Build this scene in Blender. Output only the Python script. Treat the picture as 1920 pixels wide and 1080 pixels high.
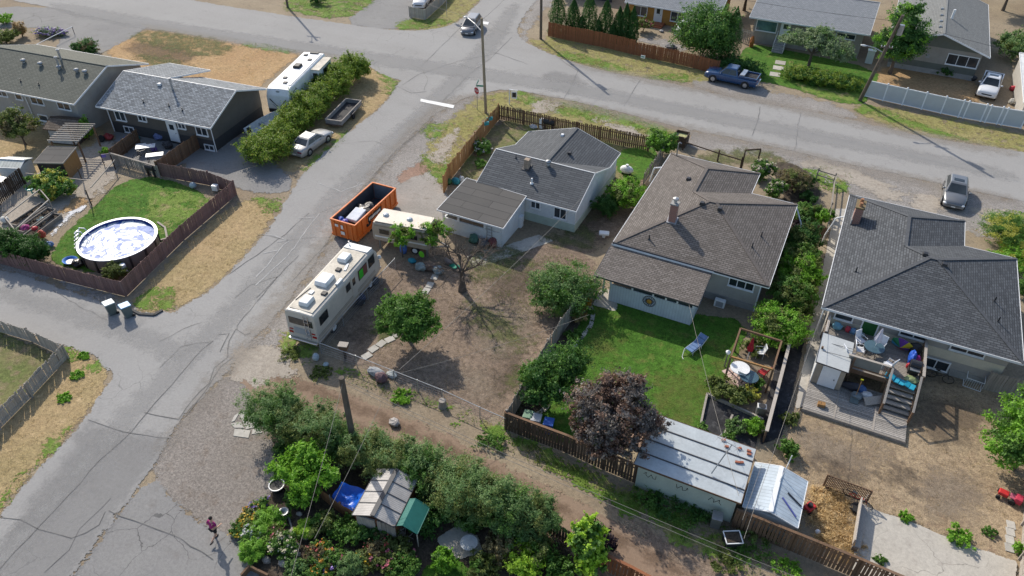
import bpy, bmesh, math, random
import numpy as np
from mathutils import Vector, Matrix, noise as mnoise

# ------------------------------------------------------------------ scene, camera, light
for o in list(bpy.data.objects): bpy.data.objects.remove(o, do_unlink=True)
S = bpy.context.scene
C = S.collection
R = math.radians
PITCH, YAW, ROLL, CAM_H = R(39.2), R(25.3), R(0.8),34.3
fh = Vector((-math.sin(YAW), math.cos(YAW),0)); rt = Vector((math.cos(YAW), math.sin(YAW),0)); UP = Vector((0,0,1))
fwd = fh*math.cos(PITCH) - UP*math.sin(PITCH); upv = fh*math.sin(PITCH) + UP*math.cos(PITCH)
rt2 = rt*math.cos(ROLL) + upv*math.sin(ROLL); up2 = upv*math.cos(ROLL) - rt*math.sin(ROLL)
cam = bpy.data.cameras.new('camera'); cam.sensor_width = 36; cam.lens = 26.25; cam.clip_start = .5; cam.clip_end = 2000
camo = bpy.data.objects.new('camera', cam); C.objects.link(camo)
m = Matrix((rt2, up2,-fwd)).transposed().to_4x4(); m.translation = (0,0, CAM_H); camo.matrix_world = m
S.camera = camo
SUN_AZ, SUN_EL = R(-36), R(36)          # direction the shadows fall, height of the sun
w = bpy.data.worlds.new('World'); S.world = w; w.use_nodes = True
nt = w.node_tree; nt.nodes.clear()
sky = nt.nodes.new('ShaderNodeTexSky'); sky.sky_type = 'NISHITA'; sky.sun_disc = False
sky.sun_elevation = SUN_EL; sky.sun_rotation = R(-54); sky.air_density = 1.0; sky.dust_density = 1.5; sky.ozone_density = 1.0
bg = nt.nodes.new('ShaderNodeBackground'); bg.inputs[1].default_value = 0.15
wo = nt.nodes.new('ShaderNodeOutputWorld'); nt.links.new(sky.outputs[0], bg.inputs[0]); nt.links.new(bg.outputs[0], wo.inputs[0])
sl = bpy.data.lights.new('sun', 'SUN'); sl.energy = 4.0; sl.angle = R(0.6); sl.color = (1,.925,.81)
so = bpy.data.objects.new('sun', sl); C.objects.link(so); so.location = (-40,30,40)
so.rotation_euler = Vector((math.cos(SUN_AZ)*math.cos(SUN_EL), math.sin(SUN_AZ)*math.cos(SUN_EL),-math.sin(SUN_EL))).to_track_quat('-Z', 'Y').to_euler()
S.view_settings.view_transform = 'Standard'; S.view_settings.look = 'None'; S.view_settings.exposure = 0.25; S.view_settings.gamma = 1
S.render.engine = 'CYCLES'
try:
    S.cycles.max_bounces = 6; S.cycles.transparent_max_bounces = 12
except Exception: pass
rnd = random.Random(7)
nrg = np.random.default_rng(7)

# ------------------------------------------------------------------ materials
MATS = {}
def nodes(name):
    mt = bpy.data.materials.new(name); mt.use_nodes = True; t = mt.node_tree; t.nodes.clear()
    o = t.nodes.new('ShaderNodeOutputMaterial'); p = t.nodes.new('ShaderNodeBsdfPrincipled')
    t.links.new(p.outputs[0], o.inputs[0]); return mt, t, p, o
def N(t, typ, **kw):
    n = t.nodes.new(typ)
    for k, v in kw.items():
        if k.startswith('i'):
            key = k[1:]; key = int(key) if key.isdigit() else key
            n.inputs[key].default_value = v
        else: setattr(n, k, v)
    return n
def rgb(c): return (c[0], c[1], c[2],1)
def mixc(t, fac, a, b, mode='MIX'):
    n = t.nodes.new('ShaderNodeMix'); n.data_type = 'RGBA'; n.blend_type = mode
    for idx, val in ((0, fac),(6, a),(7, b)):
        if isinstance(val,(int, float)): n.inputs[idx].default_value = val
        elif isinstance(val, tuple): n.inputs[idx].default_value = rgb(val)
        else: t.links.new(val, n.inputs[idx])
    return n.outputs[2]
def mth(t, op, a, b=None, clamp=False):
    n = t.nodes.new('ShaderNodeMath'); n.operation = op; n.use_clamp = clamp
    for i, v in enumerate((a, b)):
        if v is None: continue
        if isinstance(v,(int, float)): n.inputs[i].default_value = v
        else: t.links.new(v, n.inputs[i])
    return n.outputs[0]
def noi(t, vec, scale, detail=4, rough=.55, dist=0):
    n = N(t, 'ShaderNodeTexNoise'); n.inputs['Scale'].default_value = scale; n.inputs['Detail'].default_value = detail
    n.inputs['Roughness'].default_value = rough; n.inputs['Distortion'].default_value = dist
    t.links.new(vec, n.inputs['Vector']); return n.outputs[0]
def mr(t, v, a, b, c=0, d=1):
    n = t.nodes.new('ShaderNodeMapRange'); n.inputs[1].default_value = a; n.inputs[2].default_value = b; n.inputs[3].default_value = c; n.inputs[4].default_value = d
    t.links.new(v, n.inputs[0]); return n.outputs[0]
def bumpn(t, p, h, strength, dist=.05):
    b = t.nodes.new('ShaderNodeBump'); b.inputs['Strength'].default_value = strength; b.inputs['Distance'].default_value = dist
    t.links.new(h, b.inputs['Height']); t.links.new(b.outputs[0], p.inputs['Normal'])
def geo(t): return t.nodes.new('ShaderNodeNewGeometry').outputs['Position']
def objc(t): return t.nodes.new('ShaderNodeTexCoord').outputs['Object']
def pm(name, col, rough=.7, var=.18, scale=3., metal=0, bump=0, rand=0, col2=None, spec=.4, emis=0):
    """painted / plain material: base colour, blotchy wear, optional per-object spread"""
    if name in MATS: return MATS[name]
    mt, t, p, o = nodes(name); v = objc(t)
    n1 = noi(t, v, scale,6,.6); n2 = noi(t, v, scale*9,3,.6)
    f = mth(t, 'ADD', mth(t, 'MULTIPLY', n1,.65), mth(t, 'MULTIPLY', n2,.35))
    lo = tuple(c*(1-var*1.6) for c in col); hi = tuple(min(1, c*(1+var*1.3)) for c in (col2 or col))
    cc = mixc(t, mr(t, f,.3,.7), lo, hi)
    if rand:
        oi = t.nodes.new('ShaderNodeObjectInfo')
        cc = mixc(t,1.0, cc, mixc(t, oi.outputs['Random'],(1-rand,)*3,(1+rand,)*3), 'MULTIPLY')
    t.links.new(cc, p.inputs['Base Color']); p.inputs['Roughness'].default_value = rough; p.inputs['Metallic'].default_value = metal
    p.inputs['Specular IOR Level'].default_value = spec
    if bump: bumpn(t, p, n2, bump,.02)
    MATS[name] = mt; return mt
def gm(name, c1, c2, c3, s1=.25, s2=1.5, speck=.25, bump=.4, cut=.0, fine=22., rough=.95, t2=.55, cutscale=1.1, gravel=0, cracks=0, streak=None, hole=0, soft=0, amax=1.):
    """ground cover: two big blotch colours, a third in patches, grain; ragged border from the d attribute"""
    mt, t, p, o = nodes(name); v = geo(t)
    a = mr(t, noi(t, v, s1,5,.6,.3),.35,.65); b = mr(t, noi(t, v, s2,7,.65,.2), t2, t2+.15)
    cc = mixc(t, b, mixc(t, a, c1, c2), c3)
    g = noi(t, v, fine,4,.7); g2 = noi(t, v, fine*.22,5,.7)
    k = mth(t, 'ADD', mr(t, g,.25,.75,1-speck,1+speck), mr(t, g2,.3,.7,-speck*.7, speck*.7))
    kk = t.nodes.new('ShaderNodeCombineColor')
    for i in range(3): t.links.new(k, kk.inputs[i])
    cc = mixc(t,1.0, cc, kk.outputs[0], 'MULTIPLY')
    if gravel:
        vo = N(t, 'ShaderNodeTexVoronoi'); vo.inputs['Scale'].default_value = 15.; t.links.new(v, vo.inputs['Vector'])
        hs = t.nodes.new('ShaderNodeSeparateColor'); t.links.new(vo.outputs['Color'], hs.inputs[0])
        kg = mr(t, hs.outputs[0],0,1,1-gravel,1+gravel); k3 = t.nodes.new('ShaderNodeCombineColor')
        for i in range(3): t.links.new(kg, k3.inputs[i])
        cc = mixc(t,1.0, cc, k3.outputs[0], 'MULTIPLY')
    if streak:
        mp = N(t, 'ShaderNodeMapping'); mp.inputs['Rotation'].default_value = (0,0, streak[0]); mp.inputs['Scale'].default_value = (.03,.55,1)
        t.links.new(v, mp.inputs[0]); sn = noi(t, mp.outputs[0],1.0,3,.5)
        cc = mixc(t, mr(t, sn,.4,.68,0, streak[1]), cc, streak[2])
    if cracks:
        vo = N(t, 'ShaderNodeTexVoronoi', feature='DISTANCE_TO_EDGE'); vo.inputs['Scale'].default_value = .33
        dn = t.nodes.new('ShaderNodeVectorMath'); dn.operation = 'ADD'
        nz = N(t, 'ShaderNodeTexNoise'); nz.inputs['Scale'].default_value = .9; nz.inputs['Detail'].default_value = 5; t.links.new(v, nz.inputs['Vector'])
        t.links.new(v, dn.inputs[0]); t.links.new(nz.outputs['Color'], dn.inputs[1]); t.links.new(dn.outputs[0], vo.inputs['Vector'])
        ck = mth(t, 'LESS_THAN', vo.outputs['Distance'],.006)
        mk = mth(t, 'MULTIPLY', ck, mr(t, noi(t, v,.12,3),.5,.6)); cc = mixc(t, mth(t, 'MULTIPLY', mk, cracks), cc,(.05,.05,.05))
    t.links.new(cc, p.inputs['Base Color']); p.inputs['Roughness'].default_value = rough; p.inputs['Specular IOR Level'].default_value = .2
    if bump: bumpn(t, p, mth(t, 'ADD', g, mth(t, 'MULTIPLY', g2,1.5)), bump,.04)
    if cut:
        at = N(t, 'ShaderNodeAttribute'); at.attribute_name = 'd'
        n = mth(t, 'ADD', mth(t, 'MULTIPLY', noi(t, v, cutscale,3,.6),.6), mth(t, 'MULTIPLY', noi(t, v, cutscale*8,4,.7),.4))
        s = mth(t, 'ADD', mth(t, 'MINIMUM', at.outputs['Fac'], hole if hole else 99.), mr(t, n,.36,.64,-cut, cut))
        al = mr(t, s,-soft, soft,0, amax) if soft else mth(t, 'GREATER_THAN', s,0.0)
        tr = t.nodes.new('ShaderNodeBsdfTransparent'); mx = t.nodes.new('ShaderNodeMixShader')
        t.links.new(al, mx.inputs[0]); t.links.new(tr.outputs[0], mx.inputs[1]); t.links.new(p.outputs[0], mx.inputs[2]); t.links.new(mx.outputs[0], o.inputs[0])
    mt['cut'] = cut+soft; MATS[name] = mt; return mt
def shingle(name, c1, c2, c3, bw=.32, bh=.15):
    mt, t, p, o = nodes(name)
    uv = t.nodes.new('ShaderNodeUVMap').outputs[0]
    br = N(t, 'ShaderNodeTexBrick'); br.offset = .5; br.squash = 1
    for k, v in (('Scale',1.),('Mortar Size',.022),('Mortar Smooth',.2),('Bias',0.),('Brick Width', bw),('Row Height', bh)): br.inputs[k].default_value = v
    br.inputs['Color1'].default_value = rgb(c1); br.inputs['Color2'].default_value = rgb(c2); br.inputs['Mortar'].default_value = rgb(tuple(x*.55 for x in c1))
    t.links.new(uv, br.inputs['Vector'])
    n = noi(t, uv,.35,5,.6); cc = mixc(t, mr(t, n,.4,.75,0,.4), br.outputs[0], c3)
    n2 = noi(t, uv,30,3,.6); k = mr(t, n2,.3,.7,.8,1.2); kk = t.nodes.new('ShaderNodeCombineColor')
    for i in range(3): t.links.new(k, kk.inputs[i])
    cc = mixc(t,1.0, cc, kk.outputs[0], 'MULTIPLY'); t.links.new(cc, p.inputs['Base Color'])
    p.inputs['Roughness'].default_value = .9; p.inputs['Specular IOR Level'].default_value = .25
    sx = t.nodes.new('ShaderNodeSeparateXYZ'); t.links.new(uv, sx.inputs[0])
    saw = mth(t, 'FRACT', mth(t, 'DIVIDE', sx.outputs[1], bh))
    bumpn(t, p, mth(t, 'ADD', mth(t, 'MULTIPLY', saw,-.6), mth(t, 'MULTIPLY', br.outputs['Fac'],-.8)),.5,.03)
    MATS[name] = mt; return mt
def foliage(name, dark, mid, light, rough=.55, trans=.42, tip=None):
    mt, t, p, o = nodes(name)
    g = t.nodes.new('ShaderNodeNewGeometry'); rp = N(t, 'ShaderNodeValToRGB'); e = rp.color_ramp.elements
    e[0].position = 0; e[0].color = rgb(dark); e[1].position = .82 if tip else 1; e[1].color = rgb(light); x = e.new(.5); x.color = rgb(mid)
    if tip: x = e.new(.97); x.color = rgb(tip)
    v = objc(t); n = noi(t, v,1.6,3,.6)
    f = mth(t, 'ADD', mth(t, 'MULTIPLY', g.outputs['Random Per Island'],.5), mr(t, n,.32,.68,0,.5)); t.links.new(f, rp.inputs[0])
    t.links.new(rp.outputs[0], p.inputs['Base Color']); p.inputs['Roughness'].default_value = rough; p.inputs['Specular IOR Level'].default_value = .3
    tl = t.nodes.new('ShaderNodeBsdfTranslucent'); t.links.new(rp.outputs[0], tl.inputs[0])
    mx = t.nodes.new('ShaderNodeMixShader'); mx.inputs[0].default_value = trans
    t.links.new(p.outputs[0], mx.inputs[1]); t.links.new(tl.outputs[0], mx.inputs[2]); t.links.new(mx.outputs[0], o.inputs[0])
    MATS[name] = mt; return mt
def siding(name, col, step=.16, vertical=False, depth=.5):
    mt, t, p, o = nodes(name); v = objc(t); sx = t.nodes.new('ShaderNodeSeparateXYZ'); t.links.new(v, sx.inputs[0])
    if vertical: c = mth(t, 'ADD', sx.outputs[0], mth(t, 'MULTIPLY', sx.outputs[1],1.0))
    else: c = sx.outputs[2]
    fr = mth(t, 'FRACT', mth(t, 'DIVIDE', c, step)); line = mth(t, 'LESS_THAN', fr,.14)
    n = noi(t, v,1.2,6,.65); cc = mixc(t, mr(t, n,.3,.75), tuple(x*1.03 for x in col), tuple(x*.8 for x in col))
    cc = mixc(t, mth(t, 'MULTIPLY', line,.35), cc, tuple(x*.4 for x in col)); t.links.new(cc, p.inputs['Base Color'])
    p.inputs['Roughness'].default_value = .7; p.inputs['Specular IOR Level'].default_value = .3; bumpn(t, p, fr, depth,.02)
    MATS[name] = mt; return mt
def ribbed(name, col, step=.2, axis=0, rough=.45, metal=.4, width=.12, dark=.45):
    mt, t, p, o = nodes(name); v = objc(t); sx = t.nodes.new('ShaderNodeSeparateXYZ'); t.links.new(v, sx.inputs[0])
    fr = mth(t, 'FRACT', mth(t, 'DIVIDE', sx.outputs[axis], step)); line = mth(t, 'LESS_THAN', fr, width)
    n = noi(t, v,1.5,6,.65); cc = mixc(t, mr(t, n,.35,.75), tuple(min(1, x*1.08) for x in col), tuple(x*.72 for x in col))
    cc = mixc(t, mth(t, 'MULTIPLY', line,.7), cc, tuple(x*dark for x in col)); t.links.new(cc, p.inputs['Base Color'])
    p.inputs['Roughness'].default_value = rough; p.inputs['Metallic'].default_value = metal; bumpn(t, p, line,.4,.03)
    MATS[name] = mt; return mt
def woodm(name, col, rough=.85, rand=.2, grain=14, spec=.2):
    mt, t, p, o = nodes(name); v = objc(t)
    mp = N(t, 'ShaderNodeMapping'); mp.inputs['Scale'].default_value = (grain, grain,1.2); t.links.new(v, mp.inputs[0])
    oi = t.nodes.new('ShaderNodeObjectInfo')
    n = noi(t, mp.outputs[0],1.5,5,.6); n2 = noi(t, v,.9,5,.6)
    cc = mixc(t, mr(t, n,.3,.7), tuple(x*.68 for x in col), tuple(x*1.2 for x in col)); cc = mixc(t, mr(t, n2,.5,.75,0,.5), cc, tuple(.6*x+.08 for x in col))
    cc = mixc(t,1.0, cc, mixc(t, oi.outputs['Random'],(1-rand,)*3,(1+rand,)*3), 'MULTIPLY')
    t.links.new(cc, p.inputs['Base Color']); p.inputs['Roughness'].default_value = rough; p.inputs['Specular IOR Level'].default_value = spec
    MATS[name] = mt; return mt
def glassm(name, col=(.02,.026,.032), rough=.06):
    mt, t, p, o = nodes(name); v = objc(t); n = noi(t, v,.8,3)
    t.links.new(mixc(t, mr(t, n,.35,.7), col, tuple(x*2.2+.01 for x in col)), p.inputs['Base Color'])
    p.inputs['Roughness'].default_value = rough; p.inputs['Specular IOR Level'].default_value = .7; MATS[name] = mt; return mt
def paint(name, col, rough=.25, coat=.6, metal=.0, dirt=.25):
    mt, t, p, o = nodes(name); v = objc(t); n = noi(t, v,2.2,6,.65)
    t.links.new(mixc(t, mr(t, n,.45,.8,0, dirt), col,(.22,.2,.17)), p.inputs['Base Color'])
    t.links.new(mr(t, n,.3,.8, rough, rough+.25), p.inputs['Roughness']); p.inputs['Metallic'].default_value = metal
    p.inputs['Coat Weight'].default_value = coat; p.inputs['Coat Roughness'].default_value = .08; MATS[name] = mt; return mt

# ------------------------------------------------------------------ mesh helpers
def rot2(x, y, a): c, s = math.cos(a), math.sin(a); return (c*x-s*y, s*x+c*y)
class MB:
    def __init__(s): s.v = []; s.f = []
    def add(s, vs, fs):
        o = len(s.v); s.v += [tuple(v) for v in vs]; s.f += [tuple(i+o for i in f) for f in fs]; return s
    def box(s, c, d, rz=0, ry=0, rx=0, top=1.0, topy=None):
        mm = Matrix.Rotation(rz,3, 'Z') @ Matrix.Rotation(ry,3, 'Y') @ Matrix.Rotation(rx,3, 'X'); vs = []
        topy = top if topy is None else topy
        for z in (-.5,.5):
            kx = 1 if z < 0 else top; ky = 1 if z < 0 else topy
            for x, y in ((-.5,-.5),(.5,-.5),(.5,.5),(-.5,.5)): vs.append(Vector(c) + mm @ Vector((x*d[0]*kx, y*d[1]*ky, z*d[2])))
        return s.add(vs,[(3,2,1,0),(4,5,6,7),(0,1,5,4),(1,2,6,5),(2,3,7,6),(3,0,4,7)])
    def bar(s, a, b, w, h=None):
        a = Vector(a); b = Vector(b); d = b-a; L = d.length
        if L < 1e-6: return s
        h = w if h is None else h; z = d.normalized(); x = z.cross(UP)
        if x.length < 1e-3: x = Vector((1,0,0))
        x.normalize(); y = x.cross(z); vs = []
        for p in (a, b):
            for i, j in ((-1,-1),(1,-1),(1,1),(-1,1)): vs.append(p + x*(w/2*i) + y*(h/2*j))
        return s.add(vs,[(0,1,2,3),(7,6,5,4),(4,5,1,0),(5,6,2,1),(6,7,3,2),(7,4,0,3)])
    def tube(s, a, b, r0, r1=None, n=8, cap=True):
        a = Vector(a); b = Vector(b); r1 = r0 if r1 is None else r1; z = (b-a)
        if z.length < 1e-6: return s
        z.normalize(); x = z.cross(UP)
        if x.length < 1e-3: x = Vector((1,0,0))
        x.normalize(); y = z.cross(x); vs = []
        for p, r in ((a, r0),(b, r1)):
            for i in range(n): q = 2*math.pi*i/n; vs.append(p + x*(r*math.cos(q)) + y*(r*math.sin(q)))
        fs = [(i,(i+1) % n, n+(i+1) % n, n+i) for i in range(n)]
        if cap: fs += [tuple(range(n-1,-1,-1)), tuple(range(n,2*n))]
        return s.add(vs, fs)
    def path(s, pts, r, n=6, r1=None):
        k = len(pts)-1; r1 = r if r1 is None else r1
        for i in range(k): s.tube(pts[i], pts[i+1], r+(r1-r)*i/k, r+(r1-r)*(i+1)/k, n)
        return s
    def lathe(s, prof, c=(0,0,0), n=16, cap=True, sx=1, sy=1):
        vs = []; fs = []; k = len(prof)
        for r, z in prof:
            for i in range(n): q = 2*math.pi*i/n; vs.append((c[0]+sx*r*math.cos(q), c[1]+sy*r*math.sin(q), c[2]+z))
        for j in range(k-1):
            for i in range(n): fs.append((j*n+i, j*n+(i+1) % n,(j+1)*n+(i+1) % n,(j+1)*n+i))
        if cap: fs += [tuple(range(n-1,-1,-1)), tuple(range((k-1)*n, k*n))]
        return s.add(vs, fs)
    def ell(s, c, r, n=10, k=6):
        pr = [(max(.02, math.sin(math.pi*i/k)),-math.cos(math.pi*i/k)) for i in range(k+1)]; vs = []; fs = []
        for a, z in pr:
            for i in range(n): q = 2*math.pi*i/n; vs.append((c[0]+r[0]*a*math.cos(q), c[1]+r[1]*a*math.sin(q), c[2]+r[2]*z))
        for j in range(k):
            for i in range(n): fs.append((j*n+i, j*n+(i+1) % n,(j+1)*n+(i+1) % n,(j+1)*n+i))
        return s.add(vs, fs)
    def face(s, *p): return s.add(p,[tuple(range(len(p)))])
    def prism(s, poly, z0, z1):
        n = len(poly); a = sum(poly[i][0]*poly[(i+1) % n][1]-poly[(i+1) % n][0]*poly[i][1] for i in range(n))
        if a < 0: poly = poly[::-1]
        return s.add([(x, y, z0) for x, y in poly]+[(x, y, z1) for x, y in poly],[tuple(range(n-1,-1,-1)), tuple(range(n,2*n))]+[(i,(i+1) % n, n+(i+1) % n, n+i) for i in range(n)])
    def loft(s, rings, cap=True):
        n = len(rings[0]); vs = [p for r in rings for p in r]; fs = []
        for j in range(len(rings)-1):
            for i in range(n): fs.append((j*n+i, j*n+(i+1) % n,(j+1)*n+(i+1) % n,(j+1)*n+i))
        if cap: fs += [tuple(range(n-1,-1,-1)), tuple(range((len(rings)-1)*n, len(rings)*n))]
        return s.add(vs, fs)
    def build(s, name, mat, parent=None, loc=None, smooth=False, bevel=0, seg=2):
        me = bpy.data.meshes.new(name); me.from_pydata(s.v,[], s.f); me.validate()
        bm = bmesh.new(); bm.from_mesh(me); bmesh.ops.recalc_face_normals(bm, faces=bm.faces)
        if bevel:
            es = [e for e in bm.edges if len(e.link_faces) == 2 and e.calc_face_angle(0) > .5]
            bmesh.ops.bevel(bm, geom=es, offset=bevel, segments=seg, affect='EDGES', profile=.5, clamp_overlap=True)
        bm.to_mesh(me); bm.free()
        me.materials.append(MATS[mat] if isinstance(mat, str) else mat)
        if smooth:
            for p in me.polygons: p.use_smooth = True
        o = bpy.data.objects.new(name, me); C.objects.link(o)
        if parent: o.parent = parent
        if loc: o.location = loc
        return o
def tag(o, label, cat, group=None):
    o['label'] = label; o['category'] = cat
    if group: o['group'] = group
    return o
def T(name, label, cat, loc=(0,0,0), rz=0, group=None):
    o = bpy.data.objects.new(name, None); C.objects.link(o); o.empty_display_size = .3
    o.location = (loc[0], loc[1], loc[2] if len(loc) > 2 else 0); o.rotation_euler = (0,0, rz); return tag(o, label, cat, group)
def box1(name, mat, c, d, parent=None, rz=0, bevel=0, **k): return MB().box(c, d, rz, **k).build(name, mat, parent, bevel=bevel)
def copy_tree(o, parent=None):
    c = o.copy(); C.objects.link(c); c.parent = parent
    for ch in [x for x in bpy.data.objects if x.parent == o]: copy_tree(ch, c)
    return c
def struct(o): o['kind'] = 'structure'; return o
def seg_len(a, b): return math.hypot(b[0]-a[0], b[1]-a[1])

# ------------------------------------------------------------------ ground sheets with ragged borders
def chaikin(p, n=2):
    for _ in range(n):
        q = []
        for i in range(len(p)):
            a, b = p[i], p[(i+1) % len(p)]
            q += [(a[0]*.75+b[0]*.25, a[1]*.75+b[1]*.25),(a[0]*.25+b[0]*.75, a[1]*.25+b[1]*.75)]
        p = q
    return p
def sdist(px, py, poly):
    d = np.full(px.shape,1e9); ins = np.zeros(px.shape, bool); n = len(poly)
    for i in range(n):
        (x0, y0),(x1, y1) = poly[i], poly[(i+1) % n]; ex, ey = x1-x0, y1-y0; L = ex*ex+ey*ey+1e-9
        t = np.clip(((px-x0)*ex+(py-y0)*ey)/L,0,1); d = np.minimum(d,(px-x0-t*ex)**2+(py-y0-t*ey)**2)
        c = (y0 > py) != (y1 > py)
        ins ^= c & (px < (x1-x0)*(py-y0)/(y1-y0+1e-12)+x0)
    d = np.sqrt(d); return np.where(ins, d,-d)
SHEETS = [0]
def sheet(name, polys, z, mat, res=.4, smooth=2, holes=(), parent=None):
    SHEETS[0] += 1; z = z*2.5 + .0002*SHEETS[0]
    mt = MATS[mat]; amp = mt.get('cut',0)*1.05+.02
    polys = [chaikin(p, smooth) if smooth else p for p in polys]
    xs = [q[0] for p in polys for q in p]; ys = [q[1] for p in polys for q in p]
    gx = np.arange(min(xs)-amp-res, max(xs)+amp+2*res, res); gy = np.arange(min(ys)-amp-res, max(ys)+amp+2*res, res)
    X, Y = np.meshgrid(gx, gy, indexing='ij'); D = np.full(X.shape,-1e9)
    for p in polys: D = np.maximum(D, sdist(X, Y, p))
    for h in holes: D = np.minimum(D,-sdist(X, Y, h))
    mx = np.maximum.reduce([D[:-1, :-1], D[1:, :-1], D[:-1,1:], D[1:,1:]]); I, J = np.nonzero(mx > -amp)
    ny = len(gy); q = np.stack([I*ny+J,(I+1)*ny+J,(I+1)*ny+J+1, I*ny+J+1],1); u, inv = np.unique(q, return_inverse=True)
    co = np.stack([X.ravel()[u], Y.ravel()[u], np.full(len(u), z)],1)
    me = bpy.data.meshes.new(name); me.from_pydata(co.tolist(),[], inv.reshape(-1,4).tolist())
    a = me.attributes.new('d', 'FLOAT', 'POINT'); a.data.foreach_set('value', D.ravel()[u].astype(np.float32))
    me.materials.append(mt); o = bpy.data.objects.new(name, me); C.objects.link(o)
    if parent: o.parent = parent
    else: struct(o)
    return o
def ribbon(mb, pts, wd, z, jit=.05, step=.5):
    """thin flat strip following a wandering polyline"""
    q = []
    for i in range(len(pts)-1):
        a, b = pts[i], pts[i+1]; n = max(1, int(seg_len(a, b)/step))
        for k in range(n): t = k/n; q.append((a[0]+(b[0]-a[0])*t+rnd.gauss(0, jit), a[1]+(b[1]-a[1])*t+rnd.gauss(0, jit)))
    q.append(pts[-1]); L = []; Rr = []
    for i in range(len(q)):
        a, b = q[max(0, i-1)], q[min(len(q)-1, i+1)]; d = seg_len(a, b) or 1; nx, ny = -(b[1]-a[1])/d,(b[0]-a[0])/d
        h = wd/2*rnd.uniform(.45,1.25); L.append((q[i][0]+nx*h, q[i][1]+ny*h, z)); Rr.append((q[i][0]-nx*h, q[i][1]-ny*h, z))
    mb.add(L+Rr,[(i, i+1, len(q)+i+1, len(q)+i) for i in range(len(q)-1)])


# ------------------------------------------------------------------ ground materials
gm('ground_mix',(.23,.18,.125),(.30,.245,.17),(.20,.165,.12),.15,.9,.35,.5)
gm('asphalt',(.285,.277,.266),(.315,.307,.295),(.255,.248,.239),.12,.5,.16,.25, cut=.22, fine=30, t2=.58, cracks=.3, streak=(R(-80),.35,(.33,.325,.315)))
gm('asphalt_drive',(.22,.215,.21),(.25,.245,.235),(.2,.19,.18),.3,.9,.18,.3, cut=.25, fine=30, t2=.56, cracks=.6)
gm('gravel',(.29,.27,.25),(.245,.225,.205),(.33,.30,.27),.25,1.1,.34,.6, cut=.9, fine=30, gravel=.24, cutscale=.7)
gm('parking_gravel',(.22,.195,.172),(.248,.222,.198),(.2,.165,.137),.3,.8,.32,.6, cut=.5, fine=30, gravel=.22)
gm('dirt',(.19,.142,.105),(.245,.187,.14),(.145,.108,.08),.22,1.2,.55,.8, cut=.45, fine=14)
gm('alley_dirt',(.235,.165,.115),(.268,.193,.138),(.205,.143,.1),.3,.9,.12,.4, cut=.35, fine=22, streak=(R(24),.6,(.275,.208,.152)))
gm('dry_grass',(.37,.235,.12),(.42,.285,.15),(.27,.19,.1),.2,1.0,.42,.9, cut=.5, fine=16)
gm('straw_verge',(.38,.275,.15),(.33,.255,.13),(.45,.335,.19),.3,1.3,.42,.9, cut=.5, fine=15)
gm('brown_lawn',(.3,.225,.145),(.36,.275,.178),(.245,.17,.115),.25,.7,.5,.9, cut=.4, fine=15)
gm('lawn',(.05,.128,.014),(.075,.168,.02),(.115,.15,.032),.35,1.1,.5,1., cut=.2, fine=11, t2=.52)
gm('patchy_grass',(.11,.2,.03),(.16,.225,.045),(.27,.225,.11),.3,.9,.45,.9, cut=.9, fine=14, t2=.5, cutscale=.8, hole=.35)
gm('yellow_grass',(.25,.235,.08),(.29,.25,.11),(.15,.19,.045),.35,1.2,.45,.9, cut=.9, fine=14, hole=.4)
gm('yard_grass',(.13,.155,.05),(.20,.175,.085),(.24,.185,.115),.35,.9,.45,.9, cut=.35, fine=14, t2=.48)
gm('worn_concrete',(.27,.25,.225),(.33,.305,.275),(.22,.19,.16),.4,1.0,.2,.3, cut=.3, fine=26, cracks=.6)
gm('concrete',(.42,.39,.34),(.47,.44,.385),(.35,.32,.28),.3,1.2,.18,.2, cut=.06, fine=26, cutscale=1.5, cracks=.4)
gm('pale_dust',(.33,.29,.24),(.36,.32,.27),(.27,.225,.185),.3,1.0,.3,.5, cut=.7, fine=20, cutscale=.8)
gm('bark_soil',(.055,.043,.033),(.085,.067,.05),(.12,.095,.07),.5,1.6,.5,.9, cut=.2, fine=12)
gm('black_cloth',(.03,.03,.033),(.05,.05,.054),(.09,.09,.092),.6,2.2,.3,.9, cut=.05, fine=5)
gm('red_soil',(.27,.175,.13),(.31,.215,.165),(.22,.15,.11),.3,1.2,.35,.6, cut=.5, fine=18)
pm('tar',(.11,.109,.107),.75,.25,1.5)
pm('road_paint',(.72,.72,.70),.7,.12,4)
pm('chalk',(.42,.42,.41),.9,.2,2)
pm('kerb_stone',(.07,.07,.07),.9,.3,4)
pm('flagstone',(.43,.41,.37),.9,.14,2.5, bump=.3, rand=.12)
pm('boulder',(.34,.31,.28),.95,.25,5, bump=.5, rand=.25)

# ------------------------------------------------------------------ ground
g = MB().face((-260,-60,0),(160,-60,0),(160,330,0),(-260,330,0)).build('ground', 'ground_mix'); struct(g)

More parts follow.
